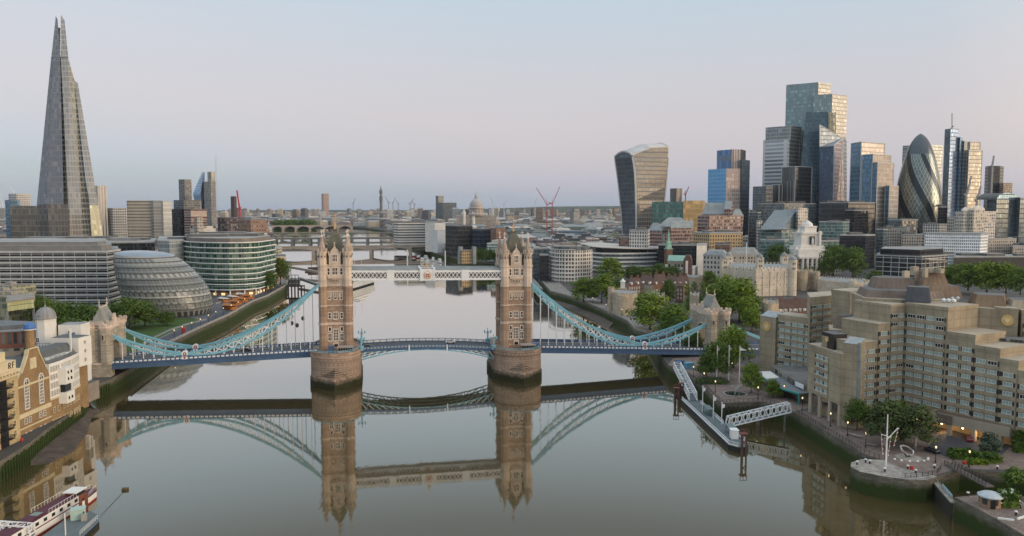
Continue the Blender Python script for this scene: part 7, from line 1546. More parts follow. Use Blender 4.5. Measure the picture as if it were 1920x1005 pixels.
mb = MB(); x, y = at(1168, 500, Y=600)[:2]; z = zat(1168, 528, 600); r = thing('bell_turret', 'small white wooden bell turret above the castle wall', 'turret', (x, y, 8)); mb.prism(rect(x, y, 6, 6), 8, zat(1168, 540, 600), 1); mb.prism(rect(x, y, 3.2, 3.2), zat(1168, 540, 600), z, 0); part('body', mb, [M_WPAINT, M_RAG], r); mb = MB(); mb.lathe(x, y, [(2.4, z), (1.0, z+1.4), (.1, z+2.6)], 8); part('roof', mb, M_WPAINT, r)
house('long_barrack', ((1452, 520), (1534, 528), (1536, 542), (1450, 536)), 586, 562, 'long red brown building with white dormers beside the hotel left tower', M_BRICKR, M_TILE, z0=6, wins=HWN, dorm=9, cat='barrack', chim=3)
# brick church with its green spire
r = thing('brick_church', 'brick church with slender green copper spire and green roof', 'church', (*at(1253, 500, Y=800)[:2], 8)); x, y = at(1253, 500, Y=810)[:2]
mb = MB(); zt = zat(1253, 468, 800); mb.prism(rect(x, y, 6.4, 6.4, .2), 8, zt, 0); part('tower', mb, M_BRICKR, r); mb = MB(); mb.prism(rect(x, y, 7.2, 7.2, .2), zt, zt+.8, 0); z1 = zat(1253, 457, 800); mb.loft(rect(x, y, 5.2, 5.2, .2), zt+.8, rect(x, y, 4.2, 4.2, .2), z1, 0); mb.loft(rect(x, y, 4.8, 4.8, .2), z1, rect(x, y, 3.0, 3.0, .2), z1+2.2, 0); mb.loft(rect(x, y, 2.4, 2.4, .2), z1+2.2, rect(x, y, .3, .3, .2), zat(1253, 430, 800), 0); part('spire', mb, M_COPR, r)
P = [at(u, 500, Y=Y)[:2] for u, Y in ((1252, 770), (1292, 760), (1298, 785), (1256, 795))]; z1 = zat(1270, 489, 770); mb = MB(); mb.prism(P, 8, z1, 0); mb.prism(opt(P, -5), 8, z1-6, 1); part('nave', mb, [facade('nave_wall', (.30, .26, .21), (.04, .04, .04), 12, 3.2, .3, .1, .5), M_WST], r)
mb = MB(); pitched(mb, opt(P, -.4), z1+.02, zat(1270, 479, 775)-z1, 0, 0, 1); part('roof', mb, [M_COPR, M_BRICKR], r)
P = [at(u, 500, Y=Y)[:2] for u, Y in ((1281, 756), (1297, 752), (1298, 760), (1283, 764))]; zt = zat(1290, 478, 756); mb = MB(); mb.prism(P, 8, zt-5, 0); a, b, c, d = P; mb.loft(P, zt-5, [((a[0]*.7+b[0]*.3), (a[1]*.7+b[1]*.3)), ((a[0]*.3+b[0]*.7), (a[1]*.3+b[1]*.7)), ((d[0]*.3+c[0]*.7), (d[1]*.3+c[1]*.7)), ((d[0]*.7+c[0]*.3), (d[1]*.7+c[1]*.3))], zt, 0); mb.prism(rect(*[(a[i]+b[i])/2 for i in (0, 1)], 3.6, .5), 12, zt-5.5, 1); part('gable', mb, [MATS['red_brown_brick'], M_WST], r)
# offices along the river and Tower Hill
FWH = facade('white_grid', (.60, .57, .53), (.04, .042, .045), 3.7, 2.9, .22, .14, .42, .3, (.2, .2, .19)); FBAND = facade('white_band_office', (.62, .61, .58), (.035, .042, .045), 4.0, 2.0, .0, .42, .03, .3, (.14, .15, .15))
FST = facade('stone_windows', (.40, .36, .31), (.045, .045, .05), 3.8, 2.8, .25, .2, .5, .2); FPINK = facade('pink_granite', (.34, .225, .19), (.05, .045, .05), 4.2, 2.6, .40, .05, .22, .2); FYEL = facade('yellow_stone', (.46, .33, .18), (.05, .045, .04), 4.0, 3.2, .25, .2, .5, .2); FBLK = facade('black_office', (.022, .024, .03), (.012, .014, .02), 3.9, 1.6, .1, .1, .1, .1, (.05, .05, .06))
FGRID = facade('dark_grid', (.52, .51, .48), (.02, .026, .03), 4.6, 7.6, .05, .08, .07, .3, (.07, .08, .09)); FWOFF = facade('white_office', (.80, .82, .83), (.14, .17, .19), 3.5, 2.0, .18, .26, .34, .4, (.38, .41, .42)); FTEAL = facade('teal_office', (.24, .32, .31), (.06, .11, .11), 4.0, 1.6, .1, .12, .08, .5, (.2, .27, .27)); FGLS = facade('grey_blue_glass', (.19, .21, .22), (.05, .065, .075), 4.0, 1.5, .08, .08, .08, .5, (.15, .18, .19)); FBRK = facade('brick_windows', (.23, .12, .085), (.04, .04, .04), 3.6, 2.6, .28, .22, .5, .2)
M_PALEROOF = mat('pale_membrane_roof', (.50, .46, .41), .85, .12, .05)
cv = [at(u, 500, Y=Y)[:2] for u, Y in ((1030, 790), (1034, 772), (1044, 762), (1060, 757), (1078, 757), (1096, 762), (1108, 768), (1111, 790))]
r = thing('rounded_white_block', 'rounded white apartment block of square windows beyond the right bridge tower', 'apartment building', (*cv[3], 8)); z1 = zat(1070, 470, 757); mb = MB(); mb.prism(cv, 6, z1, 0, 1); part('wall', mb, [FWH, M_FLAT], r); mb = MB(); mb.prism(opt(cv, 2.5), z1, z1+3.2, 0, 1); part('penthouse', mb, [FGLS, M_FLATD], r)
for k in range(9): mb = MB(); z = 10+k*3.9; q, qi = opt(cv, -.9), opt(cv, -.02); mb.prism([q[0], q[1], qi[1], qi[0]], z, z+.5, 0); [mb.prism([q[i], q[i+1], qi[i+1], qi[i]], z, z+.5, 0) for i in (1, 2, 3)]; part('balcony', mb, M_WPAINT, r)
office('riverside_office', ((1000, 790), (1031, 792), (1031, 830), (1000, 830)), 466, 'grey glass office between the right bridge tower and the rounded white block', FGLS, z0=6); office('riverside_office', ((1012, 770), (1028, 770), (1028, 782), (1012, 782)), 478, 'dark blue glass office face beside the rounded white block', FBLK, z0=6, plant=False)
cv = [at(u, 500, Y=Y)[:2] for u, Y in ((1086, 960), (1112, 872), (1128, 862), (1160, 858), (1200, 862), (1230, 872), (1237, 880), (1236, 930), (1130, 990))]
r = thing('long_white_office', 'long white banded office with a sloping pale roof before the curved top tower', 'office', (*cv[3], 8)); z1 = zat(1160, 474, 860); mb = MB(); mb.prism(cv, 6, z1, 0, 1); part('wall', mb, [FGLS, M_FLAT], r)
for k in range(6): mb = MB(); z = z1-1.0-k*4.6; q, qi = opt(cv, -.7), opt(cv, -.02); [mb.prism([q[i], q[i+1], qi[i+1], qi[i]], z-.7, z+1.0, 0) for i in range(6)]; part('band', mb, M_WPAINT, r)
cr_ = opt(cv, 3.0); mb = MB(); zr = zat(1160, 466, 870); mb.prism(cr_, z1, zr, 0, 1); part('attic', mb, [FBLK, M_FLAT], r); mb = MB(); q = opt(cv, -1.0); mb.face([(p[0], p[1], zr+2.5-(p[0]-q[0][0])*.035) for p in q], 0); mb.face([(p[0], p[1], zr+1.8-(p[0]-q[0][0])*.035) for p in q[::-1]], 0); [mb.face([(*q[i], zr+1.8-(q[i][0]-q[0][0])*.035), (*q[(i+1) % 9], zr+1.8-(q[(i+1) % 9][0]-q[0][0])*.035), (*q[(i+1) % 9], zr+2.5-(q[(i+1) % 9][0]-q[0][0])*.035), (*q[i], zr+2.5-(q[i][0]-q[0][0])*.035)]) for i in range(9)]; part('roof', mb, M_PALEROOF, r)
office('black_office', ((1234, 845), (1306, 835), (1312, 870), (1238, 880)), 459, 'black glass office block behind the green spire', FBLK, M_FLATD); office('white_gable_office', ((1306, 833), (1325, 838), (1325, 870), (1308, 866)), 459, 'plain white side wall adjoining the black office', M_WST, plant=False)
for lb, pts, vt, wl, vr in (('white stone classical block with grey mansard left of the keep flagstaff', ((1318, 760), (1362, 748), (1366, 780), (1322, 790)), 478, facade('white_classical', (.47, .45, .42), (.05, .05, .055), 4.6, 3.4, .2, .25, .5, .2), 470), ('wider white stone classical block with grey mansard behind the keep', ((1364, 772), (1420, 772), (1422, 800), (1366, 800)), 477, FST, 466)):
 rr, pl, zz = office('classical_block', pts, vt, lb, wl, z0=8, plant=False); mb = MB(); mb.loft(opt(pl, .5), zz+.5, opt(pl, 4), zat(pts[0][0], vr, pts[0][1]), 0); part('mansard', mb, M_LROOF, rr)
# monument building with the stepped domed tower
r = thing('monument_tower', 'white stone civic palace with a stepped tower, niche statue and columned front', 'civic building', (*at(1512, 500, Y=840)[:2], 8)); x, y = at(1512, 500, Y=850)[:2]; Z = lambda v: zat(1512, v, 840)
mb = MB(); S_ = lambda w0, d0, v0, v1, m=0: mb.prism(rect(x, y, w0, d0, .12), Z(v0), Z(v1), m)
mb.prism(rect(x, y+8, 66, 40, .12), 6, Z(478), 1); S_(34, 30, 482, 467); S_(27, 25, 467, 461); S_(20, 21, 461, 437); S_(22, 23, 439, 436); S_(13.5, 14, 436, 425); S_(15, 15, 426, 424); mb.lathe(x, y, [(5.6, Z(424)), (5.2, Z(420)), (3.4, Z(417)), (1, Z(414))], 12, 0)
for sx2 in (-1, 1): mb.prism(rect(x+sx2*9.6, y-10.6, 2.2, 2.2, .12), Z(461), Z(433), 0); mb.prism(rect(x+sx2*16, y-12, 3, 3, .12), Z(482), Z(462), 0)
part('tower', mb, [M_WST, FST], r); mb = MB(); mb.prism(rect(x+1.2, y-11.4, 5.5, .5, .12), Z(458), Z(443), 0); part('niche', mb, M_PDARK, r); mb = MB(); mb.lathe(x+1.2, y-12.3, [(1.1, Z(458)), (1.3, Z(452)), (1.0, Z(448)), (.6, Z(447)), (.7, Z(446)), (.1, Z(444.5))], 8); part('statue', mb, M_WST, r)
for k in range(6): mb = MB(); q = rect(x, y, 26, 34, .12); a, b = q[0], q[1]; mb.cyl(a[0]+(b[0]-a[0])*k/5, a[1]+(b[1]-a[1])*k/5, 8, Z(482), 1.3, 10); part('column', mb, M_WST, r)
mb = MB(); mb.prism(rect(x, y-15.5, 30, 5, .12), Z(484), Z(480), 0); part('entablature', mb, M_WST, r)
# dark gridded office, white slab, long dark shed
rr, pl, zz = office('gridded_office', ((1641, 800), (1728, 770), (1776, 800), (1770, 850), (1650, 850)), 478, 'dark glass office in a white square frame behind the hotel', FGRID, z0=8); mb = MB(); mb.prism(opt(pl, 4), zz+.5, zat(1700, 467, 790), 0, 1); part('attic', mb, [FBLK, M_FLAT], rr)
office('white_slab', ((1733, 915), (1838, 893), (1852, 908), (1848, 930), (1740, 940)), 437, 'bright white office slab with grouped windows', FWOFF, z0=8, plant=False); office('dark_shed', ((1788, 870), (1960, 880), (1960, 920), (1790, 910)), 482, 'long low dark building at the right edge behind the trees', mat('dark_panel', (.06, .055, .05), .7, .2, .2), M_FLAT, z0=8)
office('stone_block', ((1850, 960), (1905, 970), (1905, 1010), (1852, 1000)), 448, 'grey stone block right of the white slab', FST); office('stone_block', ((1898, 930), (1960, 935), (1960, 970), (1900, 965)), 462, 'stepped grey stone block at the right edge', FST)
# ================================================================== the tall towers
def gf(name, glass, frame, fh=4.0, bw=1.6, **k):
 fh, bw = (fh*1.6 if fh < 5 else fh), max(bw, 3.2); frame = tuple(c*1.25+.02 for c in frame)
 a = dict(sill=.10, head=.12, jamb=.16, blind=.28, bcol=tuple(min(1, c*1.9+.02) for c in glass), grough=.13, tilt=.004, gmetal=.35, dirt=.08); a.update(k); return facade(name, frame, glass, fh, bw, **a)
G_GREEN = gf('tower_glass_green', (.18, .28, .30), (.18, .21, .21)); G_PALE = gf('tower_glass_pale', (.17, .20, .21), (.30, .30, .29), bw=3); G_BLUE = gf('tower_glass_blue', (.075, .17, .27), (.10, .13, .15)); G_DARK = gf('tower_glass_dark', (.075, .11, .14), (.05, .06, .06)); G_BLACK = gf('tower_glass_black', (.035, .04, .045), (.03, .03, .03)); G_CREAM = gf('tower_glass_cream', (.19, .185, .165), (.29, .28, .255), bw=2.6); G_SUNLIT = gf('tower_glass_sunlit', (.27, .235, .21), (.38, .35, .31), 4.0, 2.4); G_RIB = facade('ribbed_tower', (.13, .13, .135), (.03, .03, .032), 40, 2.0, .0, .0, .45, .2); G_SILV = gf('tower_glass_silver', (.36, .35, .34), (.24, .23, .22), 4.2, 1.5, bcol=(.62, .60, .55), sill=.14); G_GOLD = gf('tower_glass_gold', (.60, .42, .20), (.45, .34, .18), 4, 3); G_FRAME = mat('tower_frame_white', (.52, .52, .50), .5, .08, .05)  # warm right faces hold the sunrise glow in their glass colour
def block(r, pts, vtop, mats, name='shaft', z0=6, uref=None, Yref=None, roof=None, frame=None, vbot=None):
 P = [at(u, (vtop+415)/2, Y=Y)[:2] for u, Y in pts]; u = uref or pts[1][0]; Y = Yref or pts[1][1]; z1 = zat(u, vtop, Y); z0 = zat(u, vbot, Y) if vbot else z0
 mb = MB(); ms = mats if isinstance(mats, list) else [mats]; n = len(P)
 for i in range(n):
  a, b = P[i], P[(i+1) % n]; l = hypot(b[0]-a[0], b[1]-a[1]); mb.face([(*a, z0), (*b, z0), (*b, z1), (*a, z1)], min(i, len(ms)-1), [(0, z0), (l, z0), (l, z1), (0, z1)])
 mb.face([(*p, z1) for p in P], len(ms)); o = part(name, mb, ms+[roof or M_FLATD], r)
 if frame:
  q = MB(); k = min(3, n)
  for i in range(k): q.bar((*P[i], z0), (*P[i], z1+frame/2), frame)
  for i in range(k-1): q.bar((*P[i], z1), (*P[i+1], z1), frame)
  part('frame', q, G_FRAME, r)
 return P, z1
def tow(name, label, blocks, cat='skyscraper', **k):
 b0 = blocks[0]; p = at(b0[0][1][0], 500, Y=b0[0][1][1]); r = thing(name, label, cat, (p[0], p[1], 6))
 for b in blocks: block(r, b[0], b[1], b[2], **{**k, **(b[3] if len(b) > 3 else {})})
 return r
def tri(ul, Yl, ue, Ye, ur, Yr, d=45): return ((ul, Yl), (ue, Ye), (ur, Yr), (ur-(ue-ul)*.3, Yr+d), (ul, Yl+d))
# pointed glass tower on the left
def shard():
 D = 950; r = thing('pointed_glass_tower', 'very tall tapering glass tower with a split pointed top at left', 'skyscraper', (*at(120, 500, Y=D)[:2], 6)); F1 = gf('spire_glass', (.165, .185, .215), (.16, .17, .185), 4.0, 1.5, sill=.10, head=.12, bcol=(.33, .33, .325), tilt=.004, blind=.22); F2 = gf('spire_glass_pale', (.30, .295, .28), (.30, .29, .27), 4.0, 1.5, sill=.12, bcol=(.42, .41, .38), blind=.3); F3 = gf('spire_slot', (.05, .055, .05), (.24, .24, .21), 4.0, 3.0, sill=.2); F4 = gf('spire_glass_sunlit', (.62, .55, .36), (.5, .45, .3), 4, 1.5, tilt=.01)  # gold of the lower right pane is sunrise glow put into colour
 def pane(name, q, Ys, m, th=4):
  (u0, v0), (u1, v1), (u2, v2), (u3, v3) = q; pts = [at(u, v, Y=Y) for (u, v), Y in zip(q, Ys)]; mb = MB(); bk = [(p[0]*1.004, p[1]+th, p[2]) for p in pts]; l0 = hypot(pts[1][0]-pts[0][0], pts[1][1]-pts[0][1])
  mb.face(pts, 0, [(0, pts[0][2]), (l0, pts[1][2]), (l0*.6+.3*l0, pts[2][2]), (l0*.1+.3*l0, pts[3][2])]); mb.face(bk[::-1], 0); [mb.face([pts[i], bk[i], bk[(i+1) % 4], pts[(i+1) % 4]], 0) for i in range(4)]; part(name, mb, m, r)
 core = MB(); z0 = 6; zt = zat(112, 105, D+20); core.loft([at(u, 440, Y=Y)[:2] for u, Y in ((66, D+20), (120, D+2), (186, D+14), (180, D+70), (74, D+70))], z0, [at(u, 105, Y=Y)[:2] for u, Y in ((101, D+28), (112, D+24), (122, D+28), (121, D+40), (102, D+40))], zt, 0); part('core', core, F3, r)
 pane('glass_face', ((63, 443), (87, 443), (105, 107), (96, 107)), (D+14, D+6, D+24, D+26), F2 if 0 else F1); pane('glass_face', ((84, 443), (121, 443), (112.5, 108), (100, 108)), (D+4, D-2, D+20, D+22), F1)
 pane('glass_face', ((131, 443), (157, 443), (128, 106), (114, 106)), (D-6, D-2, D+20, D+20), F2); pane('glass_face', ((156, 443), (173, 443), (139.5, 150), (127, 106)), (D+2, D+6, D+22, D+21), F3)
 pane('glass_face', ((168, 385), (184, 385), (146, 156), (139, 150)), (D+3, D+6, D+22, D+22), F2); pane('glass_face', ((172, 443), (193, 443), (184, 385), (168, 385)), (D, D+4, D+6, D+3), F4)
 pane('top_fin', ((96, 108), (113, 108), (108, 36), (104.5, 30)), (D+22, D+20, D+26, D+26), F1); pane('top_fin', ((113.5, 107), (128, 107), (121, 38), (114, 28)), (D+19, D+19, D+26, D+26), F2)
 q = MB(); q.bar(at(110, 108, Y=D+30), at(110.5, 52, Y=D+32), 2.0); [q.bar(at(101+.15*k, 104-k*7, Y=D+30), at(120-.2*k, 104-k*7, Y=D+30), .5) for k in range(8)]; part('lattice_top', q, M_FLATD, r)
shard()
tow('bronze_base_block', 'brown gridded glass block at the left foot of the pointed glass tower', [(((19, 900), (75, 885), (106, 890), (104, 930), (22, 940)), 386, gf('bronze_grid', (.16, .145, .12), (.16, .13, .10), 4, 1.7, bcol=(.34, .30, .24), tilt=.01)), (((74, 882), (90, 878), (128, 884), (126, 900), (76, 900)), 383, gf('bronze_grid_dark', (.10, .10, .10), (.09, .085, .08), 4, 1.7, tilt=.01))], 'office')
def curved_tower():
 r = thing('curved_top_tower', 'tower widening upwards under a curved roof with white edges', 'skyscraper', (*at(1193, 500, Y=1180)[:2], 6)); lv = [(440, 1167.5, 1193, 1242), (400, 1165, 1192.8, 1244.5), (375, 1162.5, 1192.3, 1246.5), (349, 1160, 1191.6, 1249), (325, 1157, 1190.2, 1251), (307, 1154.6, 1188.2, 1252.2), (294, 1152.6, 1185.6, 1253)]
 YL, YE, YR = 1222, 1180, 1205; Ls = []
 for v, a, b, c in lv: A, B, C = at(a, v, Y=YL), at(b, v, Y=YE), at(c, v, Y=YR); z = B[2]; Ls.append(([A[:2], B[:2], C[:2], (A[0]+C[0]-B[0], A[1]+C[1]-B[1])], z))
 for nm, i, m in (('glass_end', 0, gf('curved_dark_glass', (.07, .09, .11), (.06, .07, .08), 4, 1.6)), ('finned_face', 1, gf('curved_fin_glass', (.06, .064, .068), (.125, .13, .135), 4.0, 1.8, jamb=.3, sill=.12, bcol=(.11, .11, .105))), ('rear_face', 2, G_DARK), ('side_face', 3, G_DARK)):
  mb = MB()
  for (p, z), (q, z2) in zip(Ls, Ls[1:]): j = (i+1) % 4; l = hypot(p[j][0]-p[i][0], p[j][1]-p[i][1]); mb.face([(*p[i], z), (*p[j], z), (*q[j], z2), (*q[i], z2)], 0, [(0, z), (l, z), (l, z2), (0, z2)])
  part(nm, mb, m, r)
 P, z = Ls[-1]; n = 8; L_ = lambda a, b, f: (a[0]+(b[0]-a[0])*f, a[1]+(b[1]-a[1])*f); prof = [(i/n, 9.5*sin(pi*min(1, .06+i/n*.88))**.8) for i in range(n+1)]; dz = zat(1253, 276, YR)-z-2
 front = [(*L_(P[0], P[1], f), z+h) for f, h in prof]; back = [(*L_(P[3], P[2], f), z+h+dz) for f, h in prof]; mid = [tuple((a+b)/2+(5 if k == 2 else 0) for k, (a, b) in enumerate(zip(p, q))) for p, q in zip(front, back)]
 mb = MB(); [mb.face([A_[i], A_[i+1], B_[i+1], B_[i]], 0, [(0, i*5), (0, i*5+5), (30, i*5+5), (30, i*5)]) for A_, B_ in ((front, mid), (mid, back)) for i in range(n)]; mb.face([(*P[0], z)]+front+[(*P[1], z)], 1); mb.face([(*P[1], z), front[-1], mid[-1], back[-1], (*P[2], z)], 2, [(0, z), (0, z+3), (30, z+9), (60, z+12), (60, z)]); part('curved_roof', mb, [facade('roof_fins', (.50, .50, .49), (.16, .17, .18), 40, 2.4, 0, 0, .45, .2), MATS['curved_dark_glass'], MATS['curved_fin_glass']], r)
 mb = MB(); [mb.bar(p, q, 2.4) for p, q in zip(front, front[1:])]; [mb.bar(p, q, 1.6) for p, q in zip(back, back[1:])]; [mb.bar((*a[0][1], a[1]), (*b[0][1], b[1]), 2.4) for a, b in zip(Ls, Ls[1:])]; [mb.bar((*a[0][0], a[1]), (*b[0][0], b[1]), 2.0) for a, b in zip(Ls, Ls[1:])]; [mb.bar((*a[0][2], a[1]), (*b[0][2], b[1]), 1.8) for a, b in zip(Ls, Ls[1:])]; mb.bar(front[-1], mid[-1], 1.4); mb.bar(mid[-1], back[-1], 1.4); part('white_edge', mb, G_FRAME, r)
curved_tower()
def gherkin():
 D = 1200; c = at(1722, 360, Y=D)[:2]; r = thing('bullet_glass_tower', 'bullet shaped glass tower wound with dark spirals and white diamonds', 'skyscraper', (*c, 6)); pr = [(445, 36), (430, 37.3), (415, 38.8), (400, 39.6), (385, 39.8), (370, 39.2), (355, 37.8), (340, 35.6), (325, 32.8), (310, 29.4), (297, 26.0), (285, 22.5), (275, 19), (266, 14.8), (259, 10.5), (254, 6), (250.5, .4)]
 m, t, p = pb('spiral_glass'); uv = nn(t, 'ShaderNodeUVMap'); s = nn(t, 'ShaderNodeSeparateXYZ'); t.links.new(uv.outputs[0], s.inputs[0]); A, B = s.outputs[0], s.outputs[1]
 sp_ = math2(t, 'LESS_THAN', math2(t, 'FRACT', math2(t, 'SUBTRACT', math2(t, 'MULTIPLY', A, 6), math2(t, 'MULTIPLY', B, -2.4))), .31); lines = []
 for sg in (1, -1): f = math2(t, 'FRACT', math2(t, 'ADD', math2(t, 'MULTIPLY', A, 36), math2(t, 'MULTIPLY', B, 14.4*sg))); lines.append(math2(t, 'LESS_THAN', f, .11))
 ln = math2(t, 'MAXIMUM', lines[0], lines[1]); fl = math2(t, 'LESS_THAN', math2(t, 'FRACT', math2(t, 'MULTIPLY', B, 42)), .16); top = math2(t, 'GREATER_THAN', B, .80)
 wn = nn(t, 'ShaderNodeTexWhiteNoise', noise_dimensions='2D'); cb = nn(t, 'ShaderNodeCombineXYZ'); t.links.new(math2(t, 'FLOOR', math2(t, 'MULTIPLY', A, 72)), cb.inputs[0]); t.links.new(math2(t, 'FLOOR', math2(t, 'MULTIPLY', B, 42)), cb.inputs[1]); t.links.new(cb.outputs[0], wn.inputs[0])
 def mixc(f, a, b): x = nn(t, 'ShaderNodeMix', data_type='RGBA'); [x.inputs.__getitem__(i).__setattr__('default_value', (*v, 1)) if isinstance(v, tuple) else t.links.new(v, x.inputs[i]) for i, v in ((6, a), (7, b))]; t.links.new(f, x.inputs[0]); return x.outputs[2]
 base = mixc(wn.outputs[0], (.085, .115, .12), (.19, .23, .225)); base = mixc(fl, base, (.16, .18, .17)); base = mixc(ln, base, (.42, .44, .40)); base = mixc(sp_, base, (.028, .038, .048)); base = mixc(top, base, (.06, .075, .09)); base = mixc(math2(t, 'MULTIPLY', top, ln), base, (.20, .22, .23)); t.links.new(base, p.inputs['Base Color']); p.inputs['Metallic'].default_value = .55; p.inputs['Roughness'].default_value = .2
 mb = MB(); n = 48; L = [(hw*D/FPX*1.0, zat(1722, v, D)) for v, hw in pr]; z0, z1 = L[0][1], L[-1][1]
 for (r0, za), (r1, zb2) in zip(L, L[1:]):
  for i in range(n): a0, a1 = 2*pi*i/n, 2*pi*(i+1)/n; mb.face([(c[0]+q*cos(a), c[1]+q*sin(a), z) for q, a, z in ((r0, a0, za), (r0, a1, za), (r1, a1, zb2), (r1, a0, zb2))], 0, [(i/n, (za-z0)/(z1-z0)), ((i+1)/n, (za-z0)/(z1-z0)), ((i+1)/n, (zb2-z0)/(z1-z0)), (i/n, (zb2-z0)/(z1-z0))])
 part('glass_skin', mb, m, r, smooth=True); mb = MB(); mb.cyl(*c, 6, z0+.5, L[0][0]*.98, 24); part('base', mb, G_DARK, r)
gherkin()
tow('slab_tower', 'tallest pale green glass tower of the right cluster with a stepped flat top', [(tri(1471, 1385, 1531, 1355, 1554, 1372), 154, [G_GREEN, G_CREAM]), (tri(1522, 1352, 1557, 1340, 1585, 1362), 176, [G_GREEN, G_CREAM])])  # cream on the right faces is reflected sunrise, set as glass colour
def wedge():
 r = thing('wedge_tower', 'dark blue wedge shaped tower with a ladder of steel down its right', 'skyscraper', (*at(1530, 500, Y=1290)[:2], 6)); mb = MB(); b = [at(u, 400, Y=Y)[:2] for u, Y in ((1488, 1300), (1552, 1285), (1566, 1310), (1560, 1345), (1490, 1345))]; t_ = [at(u, 215, Y=Y)[:2] for u, Y in ((1511, 1308), (1553, 1300), (1563, 1314), (1560, 1340), (1512, 1340))]; mb.loft(b, 6, t_, zat(1530, 209, 1295), 0, mt=1); part('shaft', mb, [G_BLUE if 0 else gf('wedge_glass', (.04, .09, .125), (.05, .08, .10), 4, 1.8), M_FLATD], r)
 q = MB(); P = lambda u, v: at(u, v, Y=1297)
 for k in range(12): v = 212+k*14; q.bar(P(1557, v), P(1566, v+7), 1.4); q.bar(P(1566, v+7), P(1557, v+14), 1.4)
 q.bar(P(1556, 210), P(1557, 385), 1.6); q.bar(P(1566, 210), P(1568, 385), 1.6); part('steel_ladder', q, mat('yellow_steel', (.42, .36, .18), .5, .1, 1), r)
wedge()
def scalpel():
 r = thing('angular_tower', 'angular tower with a slanted pointed glass crown', 'skyscraper', (*at(1560, 500, Y=1240)[:2], 6)); A = at(1537, 234, Y=1252); B = at(1580, 259, Y=1262); C = at(1564, 273, Y=1236); D_ = at(1537, 275, Y=1250); z = 6
 gnd = lambda u, Y: (*at(u, 385, Y=Y)[:2], z); a, b, c = gnd(1537, 1250), gnd(1563, 1236), gnd(1591, 1268); bk = (*at(1580, 500, Y=1300)[:2], z); bt = (bk[0], bk[1], B[2]); ak = (*at(1537, 500, Y=1300)[:2], z); at_ = (ak[0], ak[1], A[2])
 for nm, fs, m in (('glass_front', [[a, b, C, D_]], gf('angular_dark', (.05, .085, .14), (.05, .06, .08), 4, 1.6)), ('glass_side', [[b, c, B, C]], gf('angular_sunlit', (.40, .335, .33), (.45, .4, .4), 4, 2.5)), ('glass_crown', [[D_, C, B, A]], gf('angular_pale', (.15, .18, .20), (.20, .22, .24), 4, 2)), ('rear_wall', [[c, bk, bt, B], [bk, ak, at_, bt], [ak, a, D_, A, at_], [A, B, bt, at_]], G_DARK)):  # right facet's rose tone is warm reflected light put into its colour
  mb = MB(); [mb.face(f) for f in fs]; part(nm, mb, m, r)
 q = MB(); [q.bar(p1, p2, 1.1) for p1, p2 in ((A, B), (B, C), (C, D_), (C, b), (B, c), (A, D_))]; q.bar(at(1580, 262, Y=1258), (*at(1570, 500, Y=1240)[:2], 6), .8); part('edge', q, G_FRAME, r)
scalpel()
tow('stepped_tower', 'stepped glass tower of four white framed slabs left of the bullet shaped tower', [(tri(1594, 1180, 1613, 1150, 1656, 1180), 266, [G_BLUE, G_SUNLIT]), (tri(1615, 1148, 1635, 1130, 1668, 1156), 289, [G_BLUE, G_SUNLIT]), (tri(1634, 1128, 1644, 1116, 1674, 1142), 304, [G_BLUE, G_SUNLIT]), (tri(1659, 1122, 1667, 1112, 1683, 1132), 348, [G_BLUE, G_SUNLIT])], frame=1.1)
tow('glazed_block_tower', 'pale glass tower of stacked blocks with a sunlit cream right side, left in the right cluster', [(tri(1434, 1352, 1480, 1322, 1501, 1345), 236, [G_PALE, G_CREAM]), (tri(1430, 1350, 1478, 1316, 1497, 1340), 260, [gf('louvre_glass', (.30, .33, .36), (.50, .50, .49), 4, 40, sill=.3), G_CREAM])], frame=.8)  # warm light on the right side is put into its cream glass
tow('ribbed_dark_tower', 'dark ribbed tower with pale vertical edges in front of the stacked glass tower', [(tri(1465, 1260, 1490, 1235, 1521, 1258), 312, [G_RIB, G_BLACK]), (tri(1448, 1262, 1460, 1250, 1466, 1258), 346, G_RIB)], frame=1.0)
tow('grey_glass_block', 'low grey glass block left of the dark ribbed tower', [(tri(1411, 1230, 1436, 1205, 1448, 1225), 349, [FGLS, G_SUNLIT])], 'office')
tow('blue_rose_tower', 'stepped tower with blue left face, rose middle and dark right face', [(((1327, 1312), (1361, 1282), (1388, 1284), (1404, 1312), (1404, 1340), (1327, 1340)), 316, [gf('sky_reflection_glass', (.10, .32, .60), (.2, .35, .5), 4, 1.6, bcol=(.15, .4, .68)), gf('sunrise_reflection_glass', (.44, .345, .31), (.45, .38, .34), 4, 2, tilt=.006), G_DARK]), (((1386, 1286), (1390, 1280), (1405, 1306), (1405, 1335), (1386, 1335)), 299, G_DARK), (((1343, 1318), (1371, 1290), (1389, 1292), (1397, 1318), (1397, 1340), (1343, 1340)), 280, [gf('ink_blue_glass', (.08, .15, .30), (.12, .16, .22), 40, 3), facade('rose_fins', (.60, .49, .42), (.10, .08, .07), 60, 4.4, 0, 0, .55, .2), G_BLACK])])  # blue sky and rose sunrise reflections put into the face colours
tow('brown_tower', 'small distant brown concrete tower between the curved tower and the blue one', [(tri(1256, 1720, 1268, 1700, 1279, 1712, 30), 353, facade('brown_ribs', (.17, .14, .12), (.06, .05, .05), 50, 4, 0, 0, .4))], 'tower block')
tow('green_gold_block', 'wide glass block, green at left and gold at right', [(((1222, 1110), (1281, 1100), (1281, 1150), (1222, 1150)), 378, gf('deep_green_glass', (.07, .16, .14), (.06, .09, .08), 4, 1.6)), (((1281, 1099), (1318, 1094), (1322, 1140), (1282, 1140)), 376, gf('gold_wall', (.48, .31, .13), (.45, .30, .14), 4, 3, gmetal=.3, grough=.3))], 'office')
